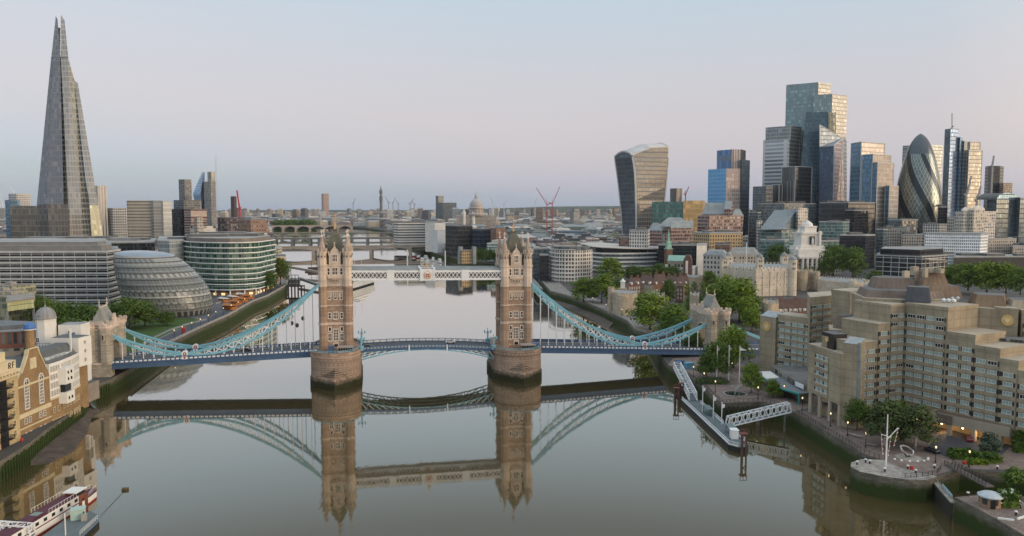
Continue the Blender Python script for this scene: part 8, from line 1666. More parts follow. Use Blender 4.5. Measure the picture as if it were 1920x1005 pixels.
H2 = tow('spired_tower', 'dark blue glass tower with a slender spire right of the bullet shaped tower', [(((1768, 1352), (1779, 1338), (1794, 1346), (1794, 1390), (1768, 1390)), 241, [G_DARK, gf('spired_blue', (.10, .17, .30), (.14, .17, .2), 4, 2)]), (((1793, 1350), (1797, 1342), (1802, 1346), (1802, 1385), (1793, 1385)), 257, G_BLUE), (((1801, 1350), (1805, 1343), (1811, 1348), (1811, 1385), (1801, 1385)), 264, G_PALE)])
mb = MB(); mb.bar(at(1785, 242, Y=1360), at(1785, 212, Y=1360), .9); mb.bar(at(1782, 242, Y=1358), at(1788, 236, Y=1358), 1.2); part('spire', mb, M_FLATD, H2)
tow('cream_grid_tower', 'cream gridded tower behind the dark blue spired tower', [(((1810, 1345), (1814, 1336), (1839, 1342), (1839, 1375), (1810, 1375)), 281, G_CREAM), (((1810, 1378), (1816, 1376), (1835, 1380), (1835, 1400), (1810, 1400)), 266, G_CREAM)], frame=.8)
tow('pale_rear_tower', 'pale slab tower standing behind the bullet shaped tower', [(tri(1690, 1500, 1728, 1470, 1765, 1490), 271, G_PALE)])
tow('black_round_tower', 'black tower with a crane on top near the right edge', [(((1845, 1520), (1851, 1500), (1873, 1500), (1880, 1520), (1873, 1545), (1851, 1545)), 311, G_BLACK), (((1873, 1490), (1880, 1484), (1897, 1488), (1897, 1520), (1873, 1520)), 343, facade('brick_bands', (.24, .16, .13), (.05, .05, .05), 4, 2.5))])
def vault():
 r = thing('vaulted_glass_hall', 'dark glass office under a barrel vault roof at the right edge', 'office', (*at(1880, 500, Y=1060)[:2], 6)); P, z1 = block(r, ((1850, 1075), (1868, 1050), (1908, 1062), (1908, 1110), (1850, 1110)), 374, G_DARK); a, b = P[1], P[2]; mb = MB(); d = (-3, 40); pr = [((a[0]+b[0])/2+(a[0]-b[0])/2*cos(t), (a[1]+b[1])/2+(a[1]-b[1])/2*cos(t), z1+9*sin(t)) for t in [pi*k/10 for k in range(11)]]
 for p, q in zip(pr, pr[1:]): mb.face([p, q, (q[0]+d[0], q[1]+d[1], q[2]), (p[0]+d[0], p[1]+d[1], p[2])], 0)
 mb.face(pr, 1); part('vault', mb, [M_FLATD, G_BLUE], r); block(r, ((1906, 1058), (1912, 1052), (1960, 1060), (1960, 1100), (1908, 1100)), 370, G_DARK, name='annexe')
vault()
def grand():
 r = thing('white_grand_building', 'white stone building with a turreted stepped front and arched gables', 'office', (*at(1815, 500, Y=960)[:2], 6)); block(r, ((1776, 985), (1808, 960), (1846, 968), (1846, 1010), (1776, 1010)), 408, FST, name='wall', roof=M_FLAT); W1 = facade('grand_white', (.55, .51, .44), (.05, .05, .05), 4.2, 3.0, .2, .2, .5)
 for pts, v in ((((1790, 972), (1806, 958), (1822, 964), (1820, 985), (1790, 985)), 396), (((1816, 962), (1826, 955), (1846, 962), (1846, 980), (1818, 980)), 393)):
  P, z1 = block(r, pts, v, W1, name='turret_block', roof=M_FLAT); mb = MB(); a, b = P[1], P[2]; mb.face([((a[0]+b[0])/2+(a[0]-b[0])/2*cos(t), (a[1]+b[1])/2+(a[1]-b[1])/2*cos(t)-.2, z1+4*sin(t)) for t in [pi*k/8 for k in range(9)]]); c_ = ((a[0]+b[0])/2, (a[1]+b[1])/2+6); mb.lathe(*c_, [(4, z1), (3.8, z1+2), (2, z1+4), (.2, z1+5)], 10); part('arched_gable', mb, M_WST, r)
 block(r, ((1842, 975), (1846, 968), (1867, 974), (1867, 1000), (1842, 1000)), 396, FWH, name='wing', roof=M_FLAT)
grand()
# mid-distance offices in front of the cluster
def sloped():
 r = thing('sloped_glass_office', 'office with a great sloping glass roof and white gridded ends', 'office', (*at(1465, 500, Y=950)[:2], 6)); block(r, ((1420, 962), (1466, 944), (1514, 958), (1514, 1000), (1420, 1000)), 432, FTEAL, name='wall', roof=M_FLAT); block(r, ((1491, 970), (1497, 957), (1515, 962), (1515, 985), (1491, 985)), 390, FWH, name='end_block', roof=M_FLAT); block(r, ((1418, 966), (1421, 960), (1430, 964), (1430, 985), (1418, 985)), 414, FWH, name='end_block', roof=M_FLAT)
 mb = MB(); P = [at(1425, 430, Y=950), at(1466, 430, Y=941), at(1494, 393, Y=972), at(1453, 394, Y=980)]; mb.face(P); mb.face([P[3], P[2], (P[2][0], P[2][1]+2, P[1][2]), (P[3][0], P[3][1]+2, P[0][2])][::-1]); mb.face([P[0], P[3], (P[3][0], P[3][1]+2, P[0][2])]); mb.face([P[1], P[2], (P[2][0], P[2][1]+2, P[1][2])][::-1]); part('sloping_roof', mb, gf('slope_glass', (.22, .28, .31), (.16, .2, .22), 3, 3, gmetal=.35, sill=.04), r)
 q = MB()
 for k in range(9): f = k/8; a = [P[0][i]+(P[1][i]-P[0][i])*f for i in range(3)]; b = [P[3][i]+(P[2][i]-P[3][i])*f for i in range(3)]; q.bar((a[0], a[1]-.3, a[2]), (b[0], b[1]-.3, b[2]), .6)
 part('rafter', q, M_LROOF, r)
sloped()
def gabled(name, label, pts, veave, wall, roofs, cat='office'):
 r = thing(name, label, cat, (*at(pts[1][0], 500, Y=pts[1][1])[:2], 6)); block(r, pts, veave, wall, name='wall', roof=M_LROOF)
 for p4, ve, vr, hip in roofs: P = [at(u, 500, Y=Y)[:2] for u, Y in p4]; ze, zr = zat(p4[0][0], ve, p4[0][1]), zat(p4[0][0], vr, p4[0][1]); mb = MB(); mb.prism(P, ze-9, ze, 1); pitched(mb, opt(P, -.4), ze+.02, zr-ze, 0, hip, 1); part('roof', mb, [M_LROOF, FPINK], r)
 return r
gabled('gabled_granite_office', 'pink granite office with steep grey gabled roofs in front of the blue rose tower', tri(1308, 975, 1330, 955, 1393, 970), 404, FPINK, [(((1314, 978), (1362, 966), (1364, 995), (1318, 1000)), 402, 380, .12), (((1356, 963), (1368, 960), (1372, 995), (1360, 998)), 392, 377, 0), (((1370, 966), (1392, 972), (1390, 995), (1370, 995)), 405, 392, .3)])
gabled('gabled_granite_office', 'lower pink granite office with broad grey hipped roofs left of the taller gabled one', tri(1211, 965, 1258, 937, 1302, 953), 440, FPINK, [(((1232, 965), (1290, 961), (1296, 995), (1236, 995)), 425, 408, .3), (((1214, 961), (1240, 951), (1244, 975), (1218, 981)), 432, 418, .3), (((1257, 939), (1298, 949), (1298, 965), (1260, 965)), 428, 414, 0)])
office('yellow_office', ((1300, 900), (1330, 878), (1392, 888), (1392, 915), (1302, 920)), 436, 'yellow stone office with square windows before the gabled granite one', FYEL); office('red_brick_office', ((1340, 850), (1368, 842), (1372, 865), (1344, 865)), 458, 'red brick gabled office at the foot of the yellow one', FBRK, M_TILE)
office('white_office', ((1180, 880), (1215, 870), (1218, 900), (1184, 905)), 432, 'white stone office with square windows at the foot of the curved tower', FWH); office('red_brick_office', ((1160, 905), (1182, 900), (1184, 925), (1162, 925)), 444, 'small red brick office behind the long pale roof', FBRK, M_FLATD)
office('dark_office', ((1536, 1100), (1590, 1080), (1640, 1092), (1640, 1130), (1536, 1130)), 380, 'broad dark glass office below the angular tower', G_BLACK, M_FLATD); office('dark_office', ((1584, 1070), (1600, 1060), (1628, 1066), (1628, 1090), (1584, 1090)), 394, 'lower dark glass office in front of the broad dark one', FBLK, M_FLATD)
office('teal_office', ((1535, 1000), (1580, 990), (1592, 1000), (1590, 1030), (1536, 1030)), 416, 'teal glass office with white end right of the monument tower', FTEAL); office('teal_office', ((1424, 885), (1470, 875), (1478, 900), (1430, 905)), 450, 'low teal glass office left of the monument tower', FTEAL); office('teal_office', ((1530, 900), (1572, 905), (1572, 930), (1532, 930)), 452, 'low pale teal office right of the monument tower', FTEAL)
office('dark_glass_office', ((1574, 930), (1622, 922), (1640, 935), (1638, 960), (1578, 960)), 441, 'dark glass office with pale base behind the pair of dark trees', FBLK); office('dark_glass_office', ((1642, 950), (1656, 944), (1664, 950), (1662, 970), (1642, 970)), 430, 'narrow dark slate tower block right of the dark glass office', FGLS)
office('grey_office', ((1404, 1010), (1420, 1000), (1426, 1015), (1408, 1025)), 398, 'slim grey office beside the gabled granite one', FGLS); office('glass_office', ((1420, 1120), (1470, 1105), (1530, 1118), (1530, 1150), (1420, 1150)), 382, 'wide grey glass office at the foot of the dark ribbed tower', FGLS)
for lb, pts, v, wl in (('stone office with green roof left of the white slab', ((1690, 980), (1730, 975), (1730, 1005), (1690, 1005)), 440, FST), ('pale office with arched green roof below the bullet shaped tower', ((1650, 1020), (1700, 1010), (1705, 1040), (1655, 1045)), 428, FST), ('blue grey office under the bullet shaped tower', ((1664, 1080), (1690, 1070), (1720, 1080), (1718, 1110), (1664, 1110)), 412, FGLS), ('white framed office between the bullet tower and the grand white building', ((1730, 1080), (1760, 1070), (1778, 1078), (1778, 1110), (1730, 1110)), 420, FWH), ('dark ribbed office left of the black tower', ((1758, 1090), (1764, 1085), (1776, 1090), (1776, 1120), (1758, 1120)), 388, FBLK)): office('city_office', pts, v, lb, wl)
# ================================================================== farther up the river
def beam(mb, u0, u1, Y0, Y1, z0, z1, w_, m=0): a, b = at(u0, 500, Y=Y0)[:2], at(u1, 500, Y=Y1)[:2]; mb.bar((*a, (z0+z1)/2), (*b, (z0+z1)/2), w_, z1-z0, m)
M_BRC = mat('bridge_concrete', (.36, .31, .27), .8, .12, .05); M_BRD = mat('bridge_steel_grey', (.16, .17, .17), .7, .2, .05)
def riverbridge(name, label, u0, u1, Y0, Y1, zd, th, w_, piers, m, arch=0):
 r = thing(name, label, 'bridge', (*at(u0, 500, Y=Y0)[:2], 0)); mb = MB(); beam(mb, u0, u1, Y0, Y1, zd-th, zd, w_, 0); part('deck', mb, m, r); mb = MB(); beam(mb, u0, u1, Y0-w_/2, Y1-w_/2, zd, zd+1.3, .6, 0); part('parapet', mb, M_BRC, r)
 f = lambda u: Y0+(Y1-Y0)*(u-u0)/(u1-u0)
 for u in piers: x, y = at(u, 500, Y=f(u))[:2]; mb = MB(); mb.prism(rect(x, y, 5, w_*1.05, .1), -2, zd-th, 0); part('pier', mb, m, r)
 if arch:
  for a, b in zip(piers, piers[1:]):
   mb = MB(); n = 10; P = [(*at(a+(b-a)*k/n, 500, Y=f(a+(b-a)*k/n)-w_/2)[:2], zd-th-arch*(2*k/n-1)**2) for k in range(n+1)]
   for p, q in zip(P, P[1:]): mb.face([p, q, (q[0], q[1], zd-th), (p[0], p[1], zd-th)]); mb.face([p, q, (q[0], q[1]+w_, q[2]), (p[0], p[1]+w_, p[2])])
   part('arch', mb, m, r)
riverbridge('concrete_bridge', 'low concrete river bridge of shallow spans, nearest behind the stone towers', 512, 800, 1290, 1345, 14.5, 3.0, 28, (512, 590, 697, 770), M_BRC, 4); riverbridge('rail_bridge', 'grey girder railway bridge, second across the river upstream', 512, 745, 1690, 1730, 14, 3.4, 24, (518, 550, 583, 600, 640, 690), M_BRD); riverbridge('steel_bridge', 'low greenish steel bridge, third across the river upstream', 512, 735, 2050, 2080, 14, 3.0, 20, (530, 570, 610, 660), mat('bridge_green', (.14, .17, .14), .7, .2, .05), 4); riverbridge('arched_bridge', 'arched pale bridge farthest up the river', 511, 660, 2780, 2840, 17, 3.0, 34, (511, 533, 557, 583, 610, 636, 660), M_BRC, 9)
def dometown():
 D = 2219; c = at(893, 500, Y=D)[:2]; Z = lambda v: zat(893, v, D); r = thing('domed_cathedral', 'pale domed cathedral with a lantern cross on the skyline', 'cathedral', (*c, 10)); mb = MB(); mb.prism(rect(c[0], c[1]+10, 110, 45, .1), 6, Z(403), 1); mb.lathe(*c, [(23, Z(404)), (23, Z(401)), (19.5, Z(400)), (19.5, Z(391)), (22, Z(390.5)), (22, Z(389)), (18, Z(388)), (18, Z(386))], 24, 0); part('drum', mb, [facade('colonnade', (.50, .43, .38), (.14, .12, .12), 40, 4.2, 0, 0, .5), FST], r)
 mb = MB(); mb.lathe(*c, [(17.5*cos(t)+.8, Z(386)+(Z(373)-Z(386))*sin(t)) for t in [pi/2*k/8 for k in range(9)]], 24); mb.lathe(*c, [(4, Z(374)), (3.6, Z(369)), (4.2, Z(368.6)), (2.6, Z(366)), (.9, Z(363)), (.3, Z(358))], 8); part('dome', mb, mat('dome_lead', (.38, .36, .345), .6, .12, .05), r)
 for s in (-1, 1): mb = MB(); mb.lathe(c[0]-20+s*13, c[1]-14, [(5, 20), (5, Z(398)), (3, Z(396)), (.3, Z(391))], 8); part('west_tower', mb, M_WST, r)
dometown()
D = 5000; c = at(716, 500, Y=D)[:2]; Z = lambda v: zat(716, v, D); mb = MB(); mb.lathe(*c, [(9, 6), (9, Z(378)), (11, Z(377)), (11, Z(368)), (6, Z(367)), (6, Z(364)), (10.5, Z(363)), (10.5, Z(357)), (7, Z(356)), (3, Z(353)), (1.2, Z(348))], 14); single('telecom_tower', mb, mat('telecom_grey', (.12, .12, .125), .5, .1, .02), 'slim round telecom tower alone on the skyline', 'tower', (*c, 6))
FA_P = facade('far_pink', (.46, .32, .27), (.14, .11, .10), 3.6, 3, .3, .2, .35); tow('brick_slab', 'pinkish tower block alone left of the slim telecom tower', [(tri(603, 4620, 607, 4600, 617, 4610, 30), 363, FA_P)], 'tower block'); tow('dark_slab', 'dark square tower left of the domed cathedral', [(tri(817, 3020, 822, 3000, 832, 3010, 30), 367, FGLS), (tri(818, 2990, 830, 2970, 856, 2985, 40), 380, FGLS)], 'tower block')
# the near left skyline
for nm, lb, bl, ct in (('white_ribbed_tower', 'white ribbed concrete tower behind the foot of the pointed glass tower', [(tri(176, 1130, 184, 1120, 201, 1130), 348, facade('white_ribs', (.52, .50, .47), (.10, .10, .10), 60, 4, 0, 0, .6))], 'tower block'), ('beige_block', 'large beige office block with a white right end', [(((238, 1055), (240, 1050), (283, 1046), (285, 1080), (238, 1090)), 376, facade('beige_bands', (.54, .49, .41), (.24, .22, .19), 4.2, 50, .3, .3, .0)), (((283, 1044), (288, 1040), (304, 1042), (304, 1085), (284, 1085)), 376, facade('grey_bands', (.36, .36, .34), (.25, .25, .24), 4, 50, .1, .1, 0)), (((304, 1042), (306, 1040), (322, 1044), (322, 1085), (304, 1085)), 377, facade('white_bands', (.74, .73, .68), (.55, .54, .50), 6, 50, .05, .05, 0))], 'office'),
 ('dark_gridded_tower', 'dark gridded tower left of the leaning blue glass tower', [(tri(336, 1930, 347, 1910, 360, 1925, 40), 336, facade('dark_ribs', (.12, .12, .125), (.05, .055, .06), 4, 3))], 'tower block'), ('grey_ribbed_tower', 'grey tower with vertical windows right of the leaning blue tower', [(tri(383, 2090, 396, 2070, 405, 2085, 40), 340, facade('south_grid', (.28, .26, .24), (.07, .07, .07), 4, 3, .2, .1, .4)), (tri(390, 2092, 397, 2078, 404, 2085, 30), 322, facade('south_top', (.34, .30, .26), (.06, .06, .06), 30, 9, .2, .2, .5))], 'tower block'), ('brick_chimney', 'square dark brick power station chimney', [(tri(433, 1900, 439, 1893, 444, 1897, 14), 368, mat('chimney_brick', (.10, .065, .06), .8, .1, .05))], 'chimney'),
 ('glass_office', 'grey glass office under the dark gridded tower', [(tri(326, 1300, 345, 1285, 378, 1300), 375, FGLS), (tri(322, 1240, 338, 1230, 350, 1240), 392, FBLK)], 'office'), ('pink_office', 'pink banded office in front of the leaning blue tower', [(tri(345, 1230, 358, 1220, 388, 1235), 392, facade('pink_bands', (.42, .27, .24), (.07, .06, .06), 4, 30, .4, 0, 0))], 'office'), ('purple_office', 'dark purple brick office below the brick chimney', [(tri(408, 1290, 425, 1280, 458, 1290), 408, facade('purple_brick', (.13, .095, .10), (.05, .05, .055), 4, 3))], 'office'), ('brown_office', 'brown brick office with square windows at the river left bank', [(tri(446, 1150, 470, 1130, 503, 1150), 412, facade('brown_brick', (.25, .155, .115), (.06, .05, .05), 6, 4, .4, .2, .5))], 'office'),
 ('stone_church_tower', 'cream stone church tower among the left bank roofs', [(tri(364, 1010, 370, 1005, 381, 1010, 12), 408, FST)], 'church'), ('arched_hall', 'white arched market hall beside the cream church tower', [(tri(356, 1040, 380, 1030, 404, 1040, 20), 424, facade('white_arches', (.52, .50, .46), (.06, .06, .06), 12, 6, .25, .15, .45))], 'hall'), ('blue_office', 'small blue glass office at the far left', [(tri(10, 1250, 20, 1240, 38, 1250), 375, G_BLUE)], 'office'), ('pale_office', 'pale stepped office above the small blue one at the far left', [(tri(17, 1500, 32, 1480, 58, 1500), 363, FWH)], 'office'), ('grid_office', 'pale gridded office between the white ribbed tower and the beige block', [(tri(200, 1140, 212, 1130, 238, 1140), 390, FWH)], 'office'),
 ('white_bank', 'white banded office at the right end of the concrete bridge', [(((738, 1360), (746, 1335), (798, 1345), (800, 1380), (740, 1390)), 416, facade('white_bank_bands', (.60, .58, .54), (.05, .055, .06), 4.4, 50, .0, .5, 0))], 'office'), ('wrapped_block', 'plain white sheeted block beside the white banded office', [(tri(797, 1300, 815, 1285, 835, 1295), 418, M_WST), (tri(812, 1270, 820, 1260, 837, 1268), 433, mat('sheet_white', (.62, .64, .66), .8, .08, .1))], 'office'), ('black_glass_office', 'large black glass office on the right bank by the wrapped block', [(tri(835, 1180, 858, 1150, 886, 1175), 424, G_BLACK), (tri(884, 1170, 900, 1160, 921, 1170), 430, gf('navy_glass', (.035, .05, .085), (.03, .04, .06)))], 'office'), ('red_office', 'dark red office between the black glass one and the right bridge tower', [(tri(920, 1120, 930, 1110, 948, 1120), 428, FBRK)], 'office')): tow(nm, lb, bl, ct)
tow('mansard_market', 'ornate yellow stone market hall with mansard pavilions on the right quay', [(tri(858, 1010, 866, 1000, 893, 1010, 20), 470, FYEL), (tri(859, 1008, 862, 1002, 868, 1006, 12), 463, M_LROOF), (tri(884, 1008, 887, 1003, 893, 1006, 12), 463, M_LROOF)], 'market hall')
def leaning():
 r = thing('leaning_blue_tower', 'blue glass tower bulging to the left then tapering to its top', 'skyscraper', (*at(375, 500, Y=2120)[:2], 6)); lv = [(410, 372, 384), (386, 367, 384), (366, 362, 384), (362, 362, 384), (345, 369, 384), (323, 378, 384)]; mb = MB(); Ls = [([at(u, v, Y=Y)[:2] for u, Y in ((a, 2140), ((a*.35+b*.65), 2110), (b, 2130), (b, 2160), (a, 2160))], zat(a, v, 2130)) for v, a, b in lv]; [mb.loft(p, z, q, z2, 0, top=True) for (p, z), (q, z2) in zip(Ls, Ls[1:])]; part('shaft', mb, gf('leaning_glass', (.16, .27, .42), (.2, .26, .32), 4, 3), r)
leaning()
n = 40; D = 3700; q = MB(); c = at(2, 371, Y=D); P = [(c[0]+62*cos(2*pi*k/n), c[1]+20*sin(2*pi*k/n), c[2]+60*sin(2*pi*k/n)) for k in range(n+1)]; [q.bar(a, b, 1.4) for a, b in zip(P, P[1:])]; [q.bar(c, P[k], .4) for k in range(0, n, 4)]; q.bar(c, (c[0]-20, c[1], 6), 2.5); q.bar(c, (c[0]+20, c[1], 6), 2.5); single('big_wheel', q, M_WHITE, 'giant white observation wheel at the far left horizon', 'ferris wheel', (c[0], c[1], 6))
# cranes
def crane(u, Y, vt, vb, col, label, lean=8, th=1.0, group='tower cranes on the skyline'):
 b = at(u, 500, Y=Y)[:2]; zt, zb2 = zat(u, vt, Y), 6; r = thing('tower_crane', label, 'crane', (*b, 6), group); k = Y/FPX; zm = zt-(zt-zat(u, vb, Y))*.55; mb = MB(); mb.bar((*b, zb2), (*b, zm), th*1.3); part('mast', mb, col, r); mb = MB(); mb.bar((*b, zm), (b[0]+lean*k, b[1], zt), th); mb.bar((*b, zm), (b[0]-lean*.45*k, b[1], zm+4), th*1.3); mb.bar((b[0], b[1], zm), (b[0], b[1], zm+9), th*.8); mb.bar((b[0], b[1], zm+9), (b[0]+lean*.6*k, b[1], zm+(zt-zm)*.6), th*.35); part('jib', mb, col, r)
CR = mat('crane_red', (.50, .07, .07), .6, .05, .1); CG = mat('crane_grey', (.30, .30, .31), .6, .05, .1); CW = mat('crane_white', (.55, .55, .55), .6, .05, .1)
for a in ((1025, 1600, 352, 410, CR, 'red luffing crane between the cathedral and the curved tower, jib leaning left', -20, 1.1), (1035, 1650, 350, 410, CR, 'red luffing crane beside the left leaning one, jib leaning right', 14, 1.1), (452, 1500, 357, 420, CR, 'red crane right of the brick chimney', -4, 2.4), (1283, 1500, 350, 380, CR, 'thin red crane left of the blue rose tower', 6, 1.2), (1852, 1300, 292, 330, CG, 'grey crane above the black round tower', 2, 2), (1806, 1250, 330, 400, CG, 'dark crane in front of the cream gridded tower', 8, 2.2), (1826, 1250, 350, 400, CG, 'dark crane right of the cream gridded tower', 6, 2.0), (182, 1300, 333, 380, CG, 'grey crane behind the white ribbed tower', -5, 1.6)): crane(*a)
for u, vt, ln in ((664, 372, 4), (730, 368, -6), (738, 370, 5), (748, 374, -4), (770, 372, 7), (778, 376, -5), (923, 366, -4), (945, 374, 6), (1003, 370, 3)): crane(u, 3400+u % 7*60, vt, 392, CW if u % 2 else CG, 'thin pale crane among the roofs of the far skyline', ln, 2.2, 'thin cranes far on the skyline')
b = at(410, 500, Y=1980)[:2]; mb = MB(); zt = zat(410, 290, 1980); [mb.bar((b[0]+dx, b[1], 6), (b[0]+dx, b[1], zt), .6) for dx in (-1.6, 1.6)]; [mb.bar((b[0]-1.6, b[1], z), (b[0]+1.6, b[1], z+6), .4) for z in range(8, int(zt)-6, 8)]; single('lattice_mast', mb, CW, 'tall thin lattice mast right of the grey ribbed tower', 'mast', (*b, 6))
# boats and river furniture upstream
def ship(name, u, v, L_, w_, h, rz, label, cols, tiers=2, group=None, mast=0):
 x, y = g(u, v, 0); r = thing(name, label, 'boat', (x, y, 0), group); c, s = cos(rz), sin(rz); P = lambda a, b: (x+a*c-b*s, y+a*s+b*c); hull = [P(-L_/2, -w_*.4), P(L_*.3, -w_/2), P(L_*.44, -w_*.3), P(L_/2, 0), P(L_*.44, w_*.3), P(L_*.3, w_/2), P(-L_/2, w_*.4)]; mb = MB(); mb.loft(opt(hull, w_*.09), -.4, hull, h, 0, mt=1); part('hull', mb, [cols[0], M_DECKG], r); mb = MB(); mb.loft(opt(hull, w_*.07), -.4, opt(hull, w_*.05), h*.18, 0, top=False); part('boot_line', mb, M_HULL, r)
 for k in range(tiers): mb = MB(); f = .36-.1*k; mb.prism([P(-L_*f, -w_*.33), P(L_*(f-.12), -w_*.33), P(L_*(f-.12), w_*.33), P(-L_*f, w_*.33)], h+k*2.4, h+2.4+k*2.4, 0); part('cabin', mb, cols[1], r)
 for k in range(mast): p = P(-L_*.2+k*L_*.25, 0); mb = MB(); mb.bar((*p, h), (*p, h+6+L_*.18), .35); mb.bar((p[0]-3, p[1], h+3+L_*.12), (p[0]+3, p[1], h+3+L_*.12), .25); part('mast', mb, cols[0], r)
NAVY = mat('naval_grey', (.58, .60, .60), .6, .12, .2); CAB = facade('boat_cabin', (.80, .80, .79), (.05, .06, .07), 2.4, 1.6, .35, .2, .3)
ship('warship', 668, 538, 78, 15, 7.5, -pi/2-.16, 'grey moored warship just past the left bridge tower', (NAVY, CAB), 3, None, 2); ship('tall_ship', 592, 508, 26, 6, 2.4, .5, 'dark old sailing ship beside the left bridge tower', (mat('tarred_hull', (.05, .03, .028), .7, .2, .3), mat('tarred_hull', (.05, .03, .028))), 1, None, 2)
for i, (u, v, t) in enumerate(((792, 491, 'nearest of the cluster'), (802, 495, 'middle of the cluster'), (812, 490, 'behind the middle one'), (824, 493, 'right end of the cluster'), (798, 486, 'rear of the cluster'))): ship('pleasure_boat', u, v, 15, 4.5, 1.5, 1.4+.2*i, 'white pleasure boat moored off the right quay, '+t, (M_WPAINT, CAB), 2, 'white pleasure boats off the right quay')
for u, v, t in ((785, 484, 'left'), (776, 481, 'right')): ship('work_boat', u, v, 16, 6, 1.6, 1.5, 'red work boat moored near the concrete bridge, %s one' % t, (M_REDP, CAB), 1, 'red work boats')
for i, (u, v) in enumerate(((568, 597), (557, 610), (547, 606))):
 x, y = g(u, v, 0); mb = MB(); mb.lathe(x, y, [(.7, -.2), (1.3, .3), (1.1, .9), (.2, 1.6)], 8); single('river_buoy', mb, M_BLACK, 'small dark buoy on the water before the left bridge tower', 'buoy', (x, y, 0), 'dark buoys by the left tower')
for u, vb, vt, Y in ((764, 503, 468, 1020), (835, 505, 470, 1000)): x, y = at(u, 500, Y=Y)[:2]; mb = MB(); mb.bar((x, y, 0), (x, y, zat(u, vt, Y)), 1.3); single('white_pile', mb, M_WHITE, 'tall white mooring pile in the river, %s of two' % ('left' if u < 800 else 'right'), 'pile', (x, y, 0), 'white mooring piles')
r = thing('timber_jetty', 'dark framed jetty with a glazed shelter at the left bank', 'jetty', (*g(553, 545, 0), 0)); x, y = g(553, 548, 0); mb = MB(); mb.prism(rect(x, y, 16, 10), 5.4, 6.2, 0); [mb.bar((x-7.5+3*i, y+d, -2), (x-7.5+3*i, y+d, 5.4), .7) for i in range(6) for d in (-4.5, 4.5)]; part('deck', mb, MATS['dark_timber'], r); mb = MB(); mb.prism(rect(x-1, y+3, 9, 6), 6.2, 12, 0); [mb.bar((x-5.5+3*i, y-.2, 6.2), (x-5.5+3*i, y-.2, 16), .4, m=1) for i in range(4)]; mb.bar((x-5.5, y-.2, 16), (x+3.5, y-.2, 16), .5, m=1); part('shelter', mb, [FGLS, M_BLACK], r)
a, b = g(562, 532, 0), g(602, 543, 0); mb = MB(); mb.bar((*a, 5.5), (*b, 3.5), 3, 2.2); part('brow', mb, M_BRD, r)
a, b = g(545, 512, 0), g(600, 519, 0); mb = MB(); mb.bar((*a, 7), (*b, 5), 3, 2.5); single('access_brow', mb, M_BRC, 'pale access bridge reaching from the left bank to the moored ships', 'gangway', (*a, 5))
a, b = g(1000, 520, 6), g(1034, 548, 6); mb = MB(); mb.bar((a[0]-6, a[1]+25, 7), (b[0]-9, b[1]+20, 6.5), 5, 1.6); [mb.bar((a[0]-6+k*3.4, a[1]+25-k*19, -1), (a[0]-6+k*3.4, a[1]+25-k*19, 7), .8) for k in range(6)]; single('dark_pier', mb, M_BRD, 'dark pier on piles beyond the right bridge tower', 'pier', (*a, 0))
# ------------------------------------------------------------------ the city: three hundred nearer buildings by themselves, the rest as one mass
import bisect
NBY = sorted((p[1], p[0]) for p in NB if p[1] > 330); SBY = sorted((p[1], p[0]) for p in SB if p[1] > 330)
def xi(T, y): i = min(max(bisect.bisect([t[0] for t in T], y), 1), len(T)-1); (y0, x0), (y1, x1) = T[i-1], T[i]; return x0+(x1-x0)*min(max((y-y0)/(y1-y0+1e-6), 0), 1)
def in_river(x, y, m=10): return y < 3150 and xi(SBY, y)-m < x < xi(NBY, y)+m
PAL = [('pale stone', (.46, .42, .37)), ('white', (.66, .65, .62)), ('grey', (.28, .28, .28)), ('brown', (.26, .19, .15)), ('dark', (.11, .11, .12)), ('cream', (.50, .43, .33)), ('pinkish', (.42, .32, .28)), ('blue grey', (.22, .26, .29))]
FC = [facade('city_wall_%s' % k, (.4, .4, .4), (.05, .055, .06), fh, bw, s_, .2, j, .3, (.2, .2, .2), objcol=True) for k, fh, bw, s_, j in (('a', 3.6, 3.0, .3, .45), ('b', 4.0, 30, .42, .0), ('c', 3.8, 2.2, .2, .3))]
RF = [M_FLAT, M_FLATD, M_LROOF, MATS['slate_grey'], M_PALEROOF]; R = random.Random(21); CNT = {}; made = []
LM = [(20, 'left of the pointed glass tower'), (130, 'below the pointed glass tower'), (230, 'right of the pointed glass tower'), (330, 'about the beige block'), (420, 'about the leaning blue tower'), (515, 'right of the brick chimney'), (600, 'behind the left end of the river bridges'), (680, 'about the pinkish tower block'), (760, 'about the telecom tower'), (860, 'left of the domed cathedral'), (930, 'about the domed cathedral'), (1000, 'right of the domed cathedral'), (1070, 'about the red cranes'), (1160, 'left of the curved top tower'), (1300, 'about the curved top tower'), (1420, 'about the blue rose tower'), (1600, 'below the tallest tower cluster'), (1770, 'about the bullet shaped tower'), (2000, 'at the right edge of the skyline')]
